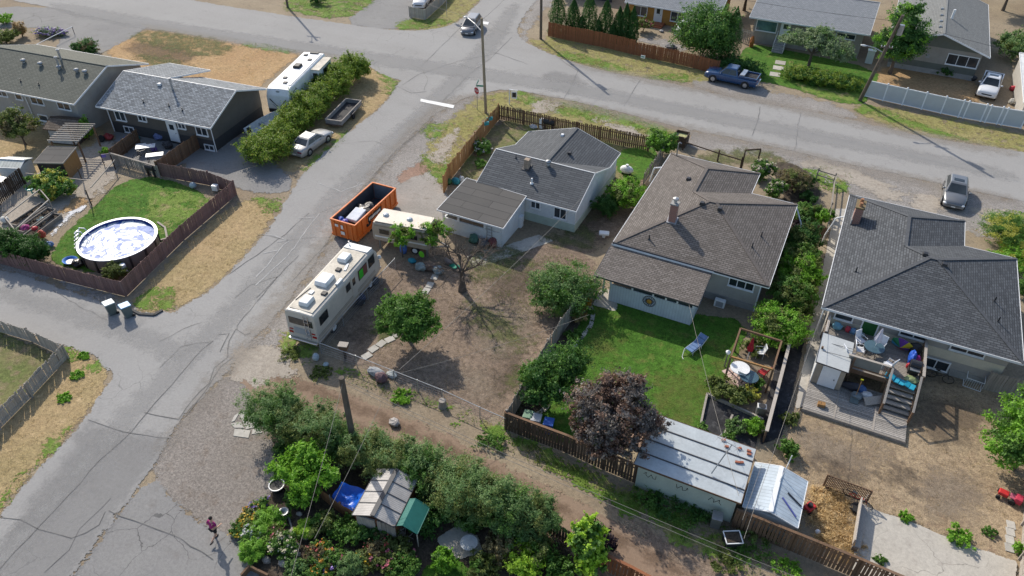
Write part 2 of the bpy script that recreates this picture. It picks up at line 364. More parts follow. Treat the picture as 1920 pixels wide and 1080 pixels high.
ROAD = [
    # street from the lower left up to the crossing and on to the top
    [(-30.63,2.99),(-33.86,9.06),(-34.47,11.44),(-34.82,13.78),(-35.57,16.58),(-36.41,18.43),(-36.83,19.05),(-37.77,25.3),(-37.13,28.24),(-37.69,31.95),(-38.77,36.93),(-40.95,41.87),(-42.18,47.41),(-42.63,53.08),(-42.74,58.69),(-44.3,63.75),(-46.86,74.33),(-47.68,82.3),(-48.31,87.74),(-49.49,95.45),(-42.84,98.94),(-40.8,87.61),(-39.45,83.66),(-36.95,80.99),(-32.88,68.85),(-35.27,66.57),(-36.72,62.76),(-37.14,58.05),(-36.41,51.24),(-35.73,45.7),(-34.62,40.24),(-32.77,34.94),(-31.97,31.37),(-31.17,28.03),(-31.02,25),(-30.45,22.11),(-30.37,20.57),(-30.21,18.07),(-29.64,16.39),(-28.77,14.25),(-28.2,11.1),(-27.18,6.64)],
    # street across the top
    [(-113.94,63.08),(-100.48,63.22),(-81.52,64.87),(-66.05,66.47),(-59.83,66.69),(-57.41,67.57),(-53.14,67.98),(-45.52,64.69),(-37.04,64.47),(-32.82,68.73),(-30.21,68.56),(-25.46,68.95),(-19.44,68.55),(-13.2,68.08),(-7.49,68.39),(-2.46,68.25),(2.33,68.11),(6.88,68.19),(11.25,68.16),(40.51,68.54),(43.37,78.1),(16.65,78.19),(11.12,77.38),(6.34,77.16),(1.28,77.67),(-3.98,77.69),(-9.38,77.19),(-15.27,77.74),(-18.96,78.03),(-23.76,77.5),(-27.78,77.94),(-32.21,78.98),(-37.1,81.3),(-47.24,88.76),(-47.87,82.63),(-49.24,79.6),(-53.28,77.29),(-60.71,76.36),(-66.83,75.56),(-73.43,75.06),(-80.12,74.37),(-89.68,74.3),(-108.12,72.07)],
    # side lane to the left
    [(-59.28,22.41),(-52.8,22.98),(-49.87,23.38),(-46.16,23.52),(-42.7,23.74),(-39.71,23.9),(-37.77,25.3),(-32.65,24.42),(-33.48,19.68),(-36.14,18.36),(-37.31,19.23),(-39,19.63),(-41.25,19.46),(-44.54,19.25),(-47.25,18.91),(-52.41,17.87)],
]
road = sheet('road', ROAD,.012, 'asphalt',.4,1)
sheet('driveway',[[(-52.54,40.08),(-51.66,43.83),(-51.38,48.62),(-52.36,53.77),(-49.35,48.54),(-45.99,44.92),(-41.57,42.95),(-40.72,41.02),(-43.55,39.59),(-45.54,39.84),(-48.72,40.14)]],.008, 'asphalt_drive',.35,1)
sheet('driveway',[[(-106.38,57.81),(-100.91,63),(-89.33,64.93),(-81.58,64.84),(-80.23,60.47),(-79.68,56.41),(-79.18,52.26),(-78.95,45.95),(-83.79,52.49),(-89.07,58.26),(-94.09,57.7),(-100.18,53.49)]],.008, 'asphalt_drive',.4,1)
sheet('driveway',[[(-60.59,76.21),(-53.57,77.14),(-52.79,80.28),(-57.45,92.04),(-63.38,90.23),(-61.58,83.61)]],.008, 'asphalt_drive',.4,1)
sheet('old_pavement',[[(-28.07,10.99),(-28.77,14.25),(-27.69,14.04),(-25.57,13.47),(-23.63,13.17),(-21.84,13.36),(-19.86,12.68),(-18.28,11.59),(-26.74,5.44)]],.008, 'asphalt_drive',.35,1)
sheet('gravel_shoulder',[[(-13.4,67.85),(-7.54,68.61),(-2.5,68.46),(2.3,68.32),(6.87,68.39),(11.24,68.45),(37.34,68.58),(36.03,63.65),(12.52,60.87),(7.27,61.7),(2.5,62.56),(-0.9,64.35),(-5.11,66.56),(-8.25,64.97),(-12.25,64.67)]],.004, 'gravel',.4,1)
sheet('gravel_shoulder',[[(-15.9,77.88),(-16.1,83.11),(-15.47,85.5),(-9.05,81.09),(-3.4,80.98),(1.03,79.98),(2.04,77.79),(-3.94,77.43),(-9.32,76.93)]],.004, 'gravel',.4,1)
sheet('gravel_shoulder',[[(-35.27,66.57),(-36.72,62.76),(-37.14,58.05),(-36.41,51.24),(-35.73,45.7),(-34.62,40.24),(-31.58,40.38),(-32.81,47.18),(-33.58,52.11),(-34.91,57.39),(-35.12,63.29)]],.004, 'gravel',.4,1)
sheet('gravel_shoulder',[[(-38.6,84.52),(-39.67,92.72),(-40.11,101.17),(-43.46,99.4),(-39.88,84.88),(-36.95,80.99)]],.004, 'gravel',.4,1)
sheet('gravel_shoulder',[[(-53.15,23.24),(-46.96,23.73),(-39.92,24.1),(-42.28,24.53),(-47.85,24.46),(-54.35,24.12),(-57.12,23.49),(-55.56,22.4)]],.004, 'gravel',.4,1)
sheet('gravel_shoulder',[[(-32.77,34.94),(-31.97,31.37),(-31.17,28.03),(-31.02,25),(-30.3,22.82),(-29.16,25.58),(-29.58,28.33),(-30.92,35.12),(-31.91,39.37),(-34.18,40.37)]],.004, 'gravel',.4,1)
sheet('gravel_parking',[[(-30.45,22.11),(-30.37,20.57),(-30.21,18.07),(-29.64,16.39),(-28.77,14.25),(-25.57,13.47),(-23.04,13.12),(-20.1,12.56),(-18.91,13.14),(-19.91,16.08),(-23.69,18.94),(-26.96,20.47),(-26.52,22.38),(-28.47,23.2)]],.006, 'parking_gravel',.35,1)
sheet('alley',[[(-32.02,24.73),(-28.78,23.57),(-26,23.8),(-22.99,24.13),(-18.36,24.16),(-14.61,23.95),(-10.98,23.56),(-6.97,23.19),(-3.26,22.85),(0.51,22.37),(4.95,22.1),(13.97,21.52),(11.12,18.31),(0.65,18.86),(-3.4,19.2),(-7.97,19.85),(-12.72,20.55),(-17.16,21.12),(-20.99,21.37),(-23.98,21.24),(-26.39,20.75),(-29.2,22.06)]],.008, 'alley_dirt',.35,1)
sheet('dirt_yard',[[(-26.33,26.71),(-26.96,32.19),(-27.69,37.49),(-22.18,41.03),(-18.55,44.03),(-14.05,45.11),(-12.5,39.41),(-13.01,30.88),(-12.6,26.19),(-18.15,26.28)]],.004, 'dirt',.35,1)
sheet('dirt_yard',[[(-20.27,42.77),(-16.23,47.25),(-18.04,55.67),(-13.35,58.05),(-13.43,44.64),(-18.49,42.88)]],.006, 'dirt',.35,1)
sheet('dry_field',[[(-80.23,56.13),(-80.79,60.57),(-80.69,64.26),(-66.05,65.52),(-59.25,66.44),(-58.42,62.98),(-57.32,56.3),(-53.98,53.64),(-59.19,54.29),(-73.3,54.45)]],.004, 'dry_grass',.4,1)
sheet('dry_verge',[[(-45.87,44.76),(-42.53,43.27),(-42.36,47.65),(-42.86,52.96),(-42.89,58.62),(-44.13,63.07),(-46.3,65.89),(-49.98,67.68),(-52.96,67.19),(-51.29,63.32),(-48.9,52.83),(-47.61,44.99)]],.004, 'straw_verge',.35,1)
sheet('dry_verge',[[(-44.21,38.68),(-40.28,39.09),(-39.05,36.62),(-37.9,31.77),(-37.34,28.2),(-38.06,25.35),(-39.53,24.11),(-41.61,24.87)]],.004, 'straw_verge',.35,1)
sheet('dry_verge',[[(-33.98,9.15),(-34.63,11.56),(-35.01,13.86),(-35.8,16.66),(-36.62,18.38),(-38.46,19.57),(-40.81,19.51),(-40.73,18.82),(-39.23,13.01),(-39.19,8.84),(-31.13,3.56)]],.004, 'straw_verge',.35,1)
sheet('dry_verge',[[(-37.46,82.09),(-34.84,83.45),(-35.92,85.91),(-23.83,85.33),(-14.1,84.99),(-14.36,79.92),(-19.05,78.31),(-23.86,77.78),(-27.89,78.22),(-32.34,79.27)]],.004, 'yellow_grass',.4,1)
sheet('dry_verge',[[(-53.87,77.6),(-54.85,82.94),(-53.1,83.41),(-52.69,88.27),(-54.13,93.79),(-50.15,95.1),(-48.5,88.1),(-48.06,82.96),(-49.03,79.91)]],.004, 'yellow_grass',.4,1)
sheet('dry_verge',[[(1.06,79.71),(2.11,82.36),(16.82,82.5),(40.74,81.38),(39.87,78.13),(16.65,78.31),(11.12,77.5),(6.34,77.16)]],.006, 'yellow_grass',.4,1)
sheet('dry_verge',[[(-33.51,51.03),(-35.2,57.88),(-35.03,65.5),(-32.47,68),(-24.73,68.62),(-19.25,67.98),(-13.28,67.41),(-12.25,64.67),(-15.53,63.35),(-31.85,63.57),(-31.99,56.41),(-29.47,48.87),(-30.91,47.64)]],.006, 'yellow_grass',.35,1)
GP = [
    [(-32.72,67.87),(-29.6,68.58),(-27.95,66.96),(-25.37,68.72),(-22.3,68.46),(-18.69,68),(-15.25,67.67),(-14.94,64.85),(-20.1,65.58),(-25.27,65.58),(-30.59,66.04)],
    [(-36.78,56.44),(-36.31,58.22),(-34.49,58.24),(-34.15,55.55),(-35.07,54.6)],[(-33.73,50.92),(-32.96,52.99),(-31.24,52.18),(-29.33,48.44),(-30.91,47.64)],
    [(-32.34,79.27),(-27.95,78.37),(-23.9,77.92),(-23.27,79.75),(-27.4,80.39),(-31.72,81.06)],[(-21.12,78.04),(-19.05,78.31),(-16.73,78.7),(-16.25,81.37),(-17.95,80.82),(-19.65,79.29)],
    [(0.49,80.11),(3.1,80.07),(7.24,78.63),(12.52,78.1),(10.14,79.09),(6.13,80.67),(2.9,82.34)],
    [(-65.94,66.34),(-59.35,66.57),(-61.73,65.15),(-67.62,64.52)],[(-71.22,76.68),(-61.16,76.99),(-61.55,84.84),(-63.07,89.08),(-73.26,83.71)],[(-29.23,27.89),(-25.44,25.23),(-27.89,25.37),(-29.24,25.26)],[(-41.28,25.03),(-39.53,24.11),(-38.44,25.48),(-39.43,26.96),(-41.02,26.5)],
    [(-53.87,77.6),(-50.61,79.3),(-48.06,82.96),(-50.14,83.84),(-52.69,81.41),(-55.03,81.28)],[(-49.98,67.68),(-45.16,64.87),(-43.52,62.33),(-43.65,61.08),(-46.19,64.34)],[(-41.3,45.46),(-42.18,52.44),(-43.09,51.97),(-42.28,44.44)],[(-43.38,39.39),(-40.15,39.62),(-39.62,37.63),(-41.19,38.17)],
    [(-34.37,10.06),(-35.05,12.91),(-35.62,14.8),(-34.91,12.97),(-34.88,10.77),(-34.23,9.02)],[(-42.05,18.89),(-39.47,18.8),(-37.63,18.65),(-39.27,19.44)],
    [(-1.92,64.88),(0.56,67.22),(2.55,66.1),(2.08,62.35),(-0.62,62.45)],[(4.7,62.24),(7.27,61.7),(8.96,60.78),(6.94,60.46)],[(12.93,65.46),(16.57,66.38),(16.49,64.57),(13.33,64.3)],
    [(-24.83,25.54),(-23.33,25.75),(-16.72,25.78),(-11.8,25.25),(-7.49,24.48),(-4.17,23.83),(0.29,23.24),(2.78,22.85),(1.3,24.75),(-4.24,24.92),(-8.58,25.56),(-12.79,25.87),(-19.45,25.89)],
]
sheet('grass_patch', GP,.0095, 'patchy_grass',.35,2)
sheet('front_garden',[[(-29.25,48.48),(-31.47,62.81),(-22.34,64.05),(-15.21,63.16),(-13.99,60.93),(-14.61,54.4),(-15.46,47.64),(-18.91,50.33),(-26.54,51.37)]],.006, 'yard_grass',.35,1)
sheet('lawn',[[(-18.26,60.46),(-15.37,63.67),(-13.99,60.93),(-14.2,56.09),(-16.34,56.53)]],.010, 'lawn',.35,1)
sheet('lawn',[[(-51.18,25.86),(-52.68,28.92),(-53.66,32.34),(-54.94,35.98),(-52.54,38.21),(-46.22,37.67),(-45.42,35.59),(-44.12,30.02),(-44.04,26.37),(-49.29,25.18)]],.008, 'lawn',.3,1)
sheet('worn_grass',[[(-52.01,36.48),(-46.6,37.76),(-45.33,35.2),(-45.36,31.78),(-49.2,33.24)]],.010, 'patchy_grass',.35,2)
sheet('lawn',[[(-11.78,27.05),(-12.24,33.43),(-12.22,39.22),(-12.07,40.98),(-5.68,40.87),(-1.54,42.31),(-1.75,37.54),(-2.08,33.27),(-2.34,29.93),(-4.66,30.12),(-8.88,26.27)]],.008, 'lawn',.3,1)
sheet('lawn',[[(-12.56,84.94),(-12.94,93.83),(-7.79,93.63),(2.55,92.73),(2.55,86.28),(1.49,80.63),(-6.57,83.14),(-10.55,82.67)]],.008, 'lawn',.4,1)
sheet('green_strip',[[(-7.63,89.19),(-6.02,90.38),(0.98,85.47),(0.91,81.03),(-6.04,83.41)]],.010, 'patchy_grass',.4,1)
sheet('side_yard',[[(-52.25,17.02),(-46.53,18.38),(-41.68,18.79),(-39.6,13.28),(-39.45,8.71)]],.006, 'yard_grass',.35,0)
sheet('back_yard',[[(2.87,35.01),(3.48,39.6),(9.16,40.84),(17.72,45.09),(16.48,28.35),(14.22,29.43),(11.52,29.77),(6.81,29.61),(3.33,28.65),(1.72,31.07)]],.004, 'brown_lawn',.35,1)
sheet('side_yard',[[(-79.57,42.66),(-75.54,43.3),(-64,42.56),(-59.33,39.03),(-62.48,33.17),(-64.96,31.92),(-72.59,31.2),(-87.92,41.34)]],.004, 'straw_verge',.4,1)
sheet('front_yard',[[(2,92.44),(5.21,95.83),(13.06,94.82),(12.52,85.58),(2.68,84.84)]],.006, 'dry_grass',.4,1)
sheet('front_yard',[[(-25.78,89.15),(-21.39,90.43),(-17.9,87.47),(-24.63,87.77)]],.006, 'gravel',.4,1)
sheet('worn_earth',[[(-3.14,66.44),(0.82,65.22),(7.22,62.58),(6.15,65.88),(-0.02,68.03)]],.0085, 'pale_dust',.35,1)
sheet('worn_earth',[[(7.05,65.35),(9.6,65.66),(10.1,63.12),(8.08,62.11)],[(12.11,65.51),(15.37,66.23),(14.52,64.46),(12.52,63.89)]],.0087, 'pale_dust',.35,1)
sheet('worn_earth',[[(-33.58,52.11),(-33.71,55.29),(-33.79,58.6),(-32.38,55.02),(-31.02,50.14)],[(-29.22,67.75),(-26.22,67.85),(-26.72,64.83),(-29.16,64.95)],[(-23.33,66.57),(-18.49,65.76),(-15.46,64.82),(-18.41,63.93)]],.0092, 'pale_dust',.35,1)
sheet('worn_earth',[[(-31.78,23.72),(-29.49,25.99),(-26.36,24.25),(-27.55,22.62),(-29.63,21.59)]],.0093, 'pale_dust',.35,1)
sheet('red_earth',[[(-34.14,47.52),(-33.07,51.25),(-30.91,47.64),(-31.87,45.68)],[(-7.79,29.49),(-3.57,29.76),(0.86,29.4),(1.2,26.47),(-2.98,26.7)]],.0088, 'red_soil',.35,1)
sheet('red_earth',[[(-4.94,23.45),(-0.2,23),(2.72,23.14),(3.75,21.81),(-0.13,21.74)]],.0094, 'dirt',.35,1)
sheet('concrete_apron',[[(-33.74,43.59),(-32.81,47.18),(-31.78,49.55),(-27.16,45.71),(-26,43.19),(-27.54,41.99),(-29.98,39.51),(-32.4,40.83)]],.0105, 'worn_concrete',.3,0)
sheet('concrete_path',[[(-22.77,39.96),(-20.77,42.36),(-19,45.03),(-17.51,44.8),(-19.66,41.52),(-21.44,38.76)]],.0105, 'concrete',.3,0)
sheet('concrete_path',[[(1.8,59.67),(2.85,60.2),(3.22,47.26),(3.22,43.46),(3.25,36.01),(2.53,35.17),(2.2,44.17),(1.97,52.37)]],.0105, 'concrete',.3,0)
sheet('concrete_slab',[[(6.83,29.69),(9.2,29.76),(11.52,29.6),(14.34,29.65),(14.2,25.22),(6.91,23.96)]],.04, 'concrete',.25,0)
sheet('patio',[[(-12.14,40.94),(-10.86,41.03),(-10.29,38.89),(-12.07,38.83)]],.0105, 'concrete',.25,0)
sheet('garden_soil',[[(-12.22,39.22),(-12.47,37.8),(-11.68,34.85),(-12.01,32.44),(-11.3,28.7),(-11.75,26.98),(-12.82,27),(-13.21,31.31),(-13.06,35.35),(-13.18,39.07)]],.0105, 'bark_soil',.3,1)
sheet('garden_soil',[[(-25.14,19.98),(-23.21,20.27),(-20.23,20.31),(-16.7,20.41),(-13.92,20.33),(-10.42,19.85),(-7.42,20.63),(-4.45,19.77),(-3.08,19.05),(-16.91,12.27),(-20.65,12.61),(-22.26,14.03),(-22.29,15.09),(-21.83,16.24),(-22.82,18.12)]],.0099, 'bark_soil',.35,1)
sheet('garden_soil',[[(-4.91,65.54),(-2.08,65.88),(0.43,62.99),(-0.16,57.95),(1.03,48.93),(1.5,41.42),(-0.12,40.61),(-0.46,49.64),(-1.71,58.08)]],.0085, 'bark_soil',.35,1)
sheet('patio',[[(-62.48,33.17),(-62.68,41.39),(-57.47,38.87),(-55.71,36.1),(-54.73,32.72),(-53.69,29.25),(-54.76,26.24),(-56.88,25.99),(-63.35,30.74)]],.006, 'pale_dust',.3,0)
sheet('patio',[[(-62.44,42.12),(-60.74,45.49),(-51.09,43.22),(-52.26,40.44),(-52.89,38.54),(-57.52,38.31)]],.007, 'asphalt_drive',.3,0)
sheet('black_ground_cloth',[[(0.74,40.75),(2.08,41.7),(2.17,37.37),(2.19,32.61),(1.19,31.46),(0.88,33.79)]],.0115, 'black_cloth',.3,0)

# worn lanes, dust and damp: soft-edged tone changes of the same surfaces
gm('lane_wear',(.33,.325,.315),(.35,.344,.333),(.3,.295,.288),.2,.8,.14,.2, cut=.45, fine=30, soft=.5, amax=.55)
gm('lane_dark',(.215,.212,.21),(.23,.228,.225),(.2,.198,.195),.2,.8,.14,.2, cut=.3, fine=30, soft=.35, amax=.28)
gm('road_dust',(.32,.285,.245),(.35,.315,.27),(.28,.245,.205),.3,1.2,.25,.4, cut=.6, fine=24, soft=.6, amax=.45)
gm('dry_patch',(.27,.215,.16),(.3,.245,.185),(.24,.185,.135),.4,1.4,.45,.7, cut=.8, fine=14, soft=.7, amax=.6)
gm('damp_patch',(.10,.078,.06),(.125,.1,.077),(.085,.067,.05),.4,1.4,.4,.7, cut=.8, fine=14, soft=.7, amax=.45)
gm('green_haze',(.11,.13,.045),(.15,.155,.065),(.19,.165,.085),.5,1.6,.5,.8, cut=1., fine=12, soft=.5, amax=.7, hole=.3)
sheet('lane_wear',[[(-30.58,6.94),(-31.5,10.73),(-32.55,16.32),(-33.03,21.46),(-33.54,26.97),(-34.65,34.77),(-35.95,43.62),(-36.89,53.68),(-37.68,65.63),(-39.69,79.95),(-43.42,93.13),(-44.85,93.6),(-41.6,78.01),(-39.88,66.02),(-38.66,53.62),(-37.69,43.72),(-36.2,34.77),(-34.99,27.52),(-34.36,21.88),(-33.76,16.63),(-32.4,10.47),(-31.61,6.27)]],.0125, 'lane_wear',.5,1)
sheet('lane_wear',[[(-96.7,62.88),(-78.72,63.64),(-63.48,65.35),(-49.64,67.17),(-36.92,69.11),(-24.94,70.68),(-13.37,70.72),(-2.9,70.97),(6.69,71.43),(15.54,71.64),(15.6,73.55),(6.55,73.64),(-3.31,73.51),(-14.09,73.36),(-25.92,73.2),(-38.41,71.94),(-51.58,70.04),(-65.95,68.28),(-81.52,66.37),(-99.89,65.45)]],.0125, 'lane_wear',.5,1)
sheet('lane_wear',[[(-49.8,20.78),(-43.55,21.36),(-37.68,21.91),(-33.99,21.52),(-34.16,23.09),(-38.71,22.87),(-44.73,22.34),(-51.15,21.77)]],.0125, 'lane_wear',.5,1)
sheet('road_repair',[[(-34.83,15.55),(-29.66,16.68),(-28.2,11.1),(-27.18,6.64),(-30.74,4.32),(-32.3,8.21)]],.0122, 'lane_dark',.5,0)
sheet('road_repair',[[(-31.82,75.01),(-26.54,74.77),(-25.54,70.66),(-30.31,70.17)]],.0122, 'lane_dark',.5,1)
sheet('road_dust',[[(-34.9,65.86),(-36.42,62.21),(-36.78,57.46),(-36.03,50.64),(-35.22,44.96),(-34.11,39.53),(-32.36,34.4),(-30.88,27.68),(-30.1,21.87),(-29.91,17.85),(-29.11,15.43),(-30.04,17.56),(-31.18,21.85),(-32.09,28.01),(-33.77,35.6),(-35.45,42.92),(-37.1,50.32),(-38.28,58.92),(-37.54,64.21)]],.0128, 'road_dust',.5,1)
sheet('road_dust',[[(-30.43,69.05),(-19.56,68.9),(-7.59,68.83),(2.28,68.53),(15.44,68.61),(15.4,67.17),(2.46,66.89),(-7.24,67.21),(-18.94,67.08),(-29.72,67.49)],[(-31.83,78.1),(-23.46,76.67),(-15.06,76.94),(-3.86,76.93),(6.4,76.2),(15.7,76.67),(15.75,78.31),(6.29,78.01),(-4.1,78.47),(-15.49,78.55),(-24.05,78.34)]],.0128, 'road_dust',.5,1)
gm('lawn_dry',(.15,.16,.04),(.19,.175,.06),(.1,.15,.03),.6,1.6,.4,.8, cut=.9, fine=12, soft=.7, amax=.3)
sheet('worn_grass',[[(-5.98,34.37),(-3.34,36.21),(-2.15,34.22),(-2.95,30.97),(-5.32,31.19)],[(-11.17,37.51),(-8.8,36.29),(-10,33.45),(-10.93,32.98)],[(-3.53,38.34),(-1.82,38.62),(-1.88,35.88)],[(-9.88,30.39),(-8.9,33.45),(-7.51,33.61)]],.0133, 'lawn_dry',.35,2)
gm('wheel_rut',(.17,.115,.078),(.19,.13,.09),(.155,.105,.072),.3,1.1,.2,.5, cut=.3, fine=20, soft=.25, amax=.55)
sheet('wheel_rut',[[(-27.41,23.46),(-22.72,23.77),(-18.08,23.71),(-12.84,23.25),(-8,22.68),(-3.6,22.16),(0.69,21.67),(0.25,21.3),(-4.04,21.78),(-8.13,22.25),(-12.94,22.79),(-18.14,23.22),(-22.76,23.27),(-27.11,23.1)],[(-27.11,22.09),(-22.61,22.53),(-17.99,22.41),(-12.69,21.71),(-7.92,21.08),(-3.6,20.51),(-4.02,20.14),(-8.36,20.69),(-12.97,21.3),(-18.05,21.94),(-22.64,22.05),(-26.81,21.74)]],.0129, 'wheel_rut',.4,1)
sheet('dry_patch',[[(-19.09,33.56),(-17.45,36.94),(-14.8,35.7),(-14.64,31.14),(-16.96,31.09)],[(-21.6,25.58),(-19.39,27.71),(-16.68,27.01),(-18.51,25.62)],[(-18.11,28.87),(-15.14,29.82),(-13.63,27.55),(-16.09,27.31)]],.0130, 'dry_patch',.4,2)
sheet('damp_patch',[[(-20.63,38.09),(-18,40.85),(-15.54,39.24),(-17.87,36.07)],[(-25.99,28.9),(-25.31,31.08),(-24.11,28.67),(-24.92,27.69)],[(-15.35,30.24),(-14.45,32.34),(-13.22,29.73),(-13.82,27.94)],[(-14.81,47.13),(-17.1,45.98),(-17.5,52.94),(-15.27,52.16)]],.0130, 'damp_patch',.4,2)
sheet('thin_weeds',[[(-22.95,39.87),(-20.27,42.77),(-17.64,41.03),(-20.34,37.53)],[(-20.85,35.24),(-16.78,34.71),(-14.03,33.11),(-16.24,32.01)],[(-25.31,31.08),(-22.74,31.13),(-22.87,28.71)],[(-14.23,30.27),(-13.21,31.31),(-12.21,26.84)],[(-19.08,44.17),(-15.74,48.35),(-14.05,45.11)]],.0132, 'green_haze',.4,2)
sheet('dry_patch',[[(2.98,34.36),(6.05,34.08),(7.42,31.83),(5.18,31.54),(3.1,31.76)],[(9.03,32.63),(11.7,34.75),(13.3,32.81),(10.73,30.44)],[(5.34,35.07),(8.35,34.35),(7.9,32.88)]],.0130, 'dry_patch',.4,2)
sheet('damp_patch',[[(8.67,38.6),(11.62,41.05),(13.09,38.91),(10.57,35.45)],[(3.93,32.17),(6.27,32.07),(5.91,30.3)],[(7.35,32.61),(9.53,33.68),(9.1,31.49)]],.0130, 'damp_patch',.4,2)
sheet('thin_weeds',[[(-12.01,61.94),(-7.24,67.21),(-3.14,66.44),(-5.6,64.09)],[(-80.79,60.57),(-79.98,64.01),(-67.06,64.81),(-67,60.28),(-74.81,59.85)],[(-76.31,57.25),(-70.78,58.33),(-64.85,56.34),(-70.1,55.27)]],.0132, 'green_haze',.4,2)
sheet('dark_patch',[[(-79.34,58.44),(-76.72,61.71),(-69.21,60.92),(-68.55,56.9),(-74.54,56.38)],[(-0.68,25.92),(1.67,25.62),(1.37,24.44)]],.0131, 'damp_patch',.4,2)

# tar lines, old cracks, paint on the asphalt
def marks(name, mat, lines, wd, z, jit=.05, step=.5):
    for L in lines:
        mb = MB(); ribbon(mb, L, wd, z, jit, step); mb.build(name, mat, road)
marks('crack', 'tar',[
    [(-30.89,6.31),(-31.4,9.52),(-31.56,11.44),(-31.99,13.92),(-32.03,16.04),(-32.37,17.55),(-32.76,19.94),(-33.36,23.21),(-33.28,24.11)],[(-33.68,8.93),(-32.55,9.31),(-31.21,9.37),(-29.27,9.71)],
    [(-35.05,15.63),(-32.39,15.86),(-29.66,16.77)],[(-32.51,17.48),(-30.29,18.03)],[(-28.83,7.8),(-28.88,9.23),(-29.42,10.32),(-29.35,11.61),(-29.43,12.31)],[(-29.27,9.71),(-28.92,10.22),(-28.69,10.86),(-29.02,11.59)],
    [(-30.29,18.03),(-30.73,19.56),(-30.76,21.03),(-31.45,22.25),(-31.43,23.34),(-32.33,24.58),(-32.65,25.7),(-31.81,25.53),(-31.6,25.81)],[(-30.08,18.45),(-30.47,20.27),(-31.06,22.44),(-31.04,23.64)],
    [(-32.09,23.56),(-32.58,24.45),(-32.81,25.21),(-33.15,24.87),(-33.4,24.74)],[(-32.65,25.7),(-32.92,26.05),(-33.27,27.74),(-33.96,31.42)],[(-28.84,11.68),(-26.59,11.89),(-24.24,12.12),(-21.97,11.97)],
    [(-37.32,30.09),(-37.11,32.77),(-36.94,36.01),(-37.15,39.32)],[(-32.68,31.35),(-33.19,35.5),(-33.44,38.6)],[(-35.82,46.67),(-36.33,52.78),(-36.6,57.16),(-36.81,58.75)],
    [(-35.47,45.33),(-36.5,51.19),(-36.6,54.67)],[(-45.87,69.12),(-44.16,68.64),(-42.04,66.48),(-40.98,63.93)],[(-43.74,64.04),(-43.67,67.25),(-41.52,72.57),(-38.48,76.82)],
    [(-44.55,69.28),(-45.73,76.82),(-46.75,83.42)],[(-37.9,62.58),(-38.65,69.83),(-38.6,74.96),(-39.3,82.12)],[(-44.5,63.65),(-41.9,62.72),(-40.59,63.83)],[(-38.62,57.43),(-36.43,56.87),(-36.55,54.09)],
    [(-41.21,77.26),(-36.39,76.1),(-33.94,75.27)],[(-28.31,76.81),(-27.22,71.76),(-26.81,68.98)],[(-21.16,77.22),(-20.54,70.06)],[(-7.86,76.55),(-7.36,72.73),(-7.24,69.62)],[(-32.27,79.12),(-26.7,75.17)],
    [(-56.4,62.33),(-51.29,63.32),(-47.34,63.75)],[(-35.63,44.75),(-34.27,39.03)],[(-33.72,28.81),(-33.83,30.09),(-34.22,34.22)]],.045,.05,.035,.7)
marks('fine_crack', 'tar',[[(-50.44,62.15),(-49.81,67.42),(-49.12,73.16)],[(-36.37,39.71),(-35.37,42.03),(-34.32,44.44)],[(-39.01,34.97),(-36.29,35.52),(-34.28,36.94)],[(-46.3,86.96),(-41.27,83.13),(-39.33,83.72)],[(-41.82,50.22),(-39.43,52.03),(-36.66,51.45)],
    [(-47.23,23.06),(-44.07,22.67),(-41.28,22.49)],[(-36.42,22.54),(-35.94,23.95),(-35.24,25.2)],[(-35.06,28.14),(-35.07,29.82),(-33.96,31.42)],[(-33.28,24.11),(-34.79,22.78),(-34.54,20.71)],[(-3.9,77.18),(-2.95,68.23)]],.03,.05)
marks('chalk_mark', 'chalk',[[(-34.73,29.99),(-34.94,33.86),(-35.95,37.76),(-36.37,39.71)],[(-36.8,34.87),(-36.1,35.62),(-36.2,34.77),(-35.51,32.08),(-35.35,30.72)],[(-37.43,38.29),(-36.37,39)],[(-36.8,33.31),(-36.11,34.03)],[(-38.07,35.44),(-36.2,35.41)],[(-39.19,43.45),(-36.76,43.21),(-35.89,45.12)]],.07,.051,.03)
for a in ([(-40.2,61.98),(-36.32,62.26),(-36.05,61.56),(-39.91,61.41)],[(-45.51,85.16),(-44.17,85.42),(-43.86,84.5),(-45.12,84.27)]):
    MB().face(*[(x, y,.052) for x, y in a]).build('stop_line', 'road_paint', road)
def rail(name, mat, pts, w, h, z=0, parent=None):
    mb = MB()
    for i in range(len(pts)-1): mb.bar((pts[i][0], pts[i][1], z+h/2),(pts[i+1][0], pts[i+1][1], z+h/2), w, h)
    return mb.build(name, mat, parent)
tag(rail('kerb', 'kerb_stone', chaikin([(-40.96,24.03),(-39.71,23.9),(-38.7,24.27),(-38.6,24.89),(-38.53,24.49),(-39.45,23.65)],0)[:4],.18,.13), 'short dark kerb curving round the verge beside the wheelie bins', 'kerb')
tag(rail('curved_edging', 'concrete',[(-12.36,38.95),(-11.63,37.9),(-11.33,36.69),(-11.52,34.93),(-11.65,34.01),(-11.51,32.15),(-11.36,30.92),(-10.98,29.6),(-11.13,28.31),(-11.64,27.12)],.28,.12), 'curved pale concrete edging between lawn and planted border', 'edging')
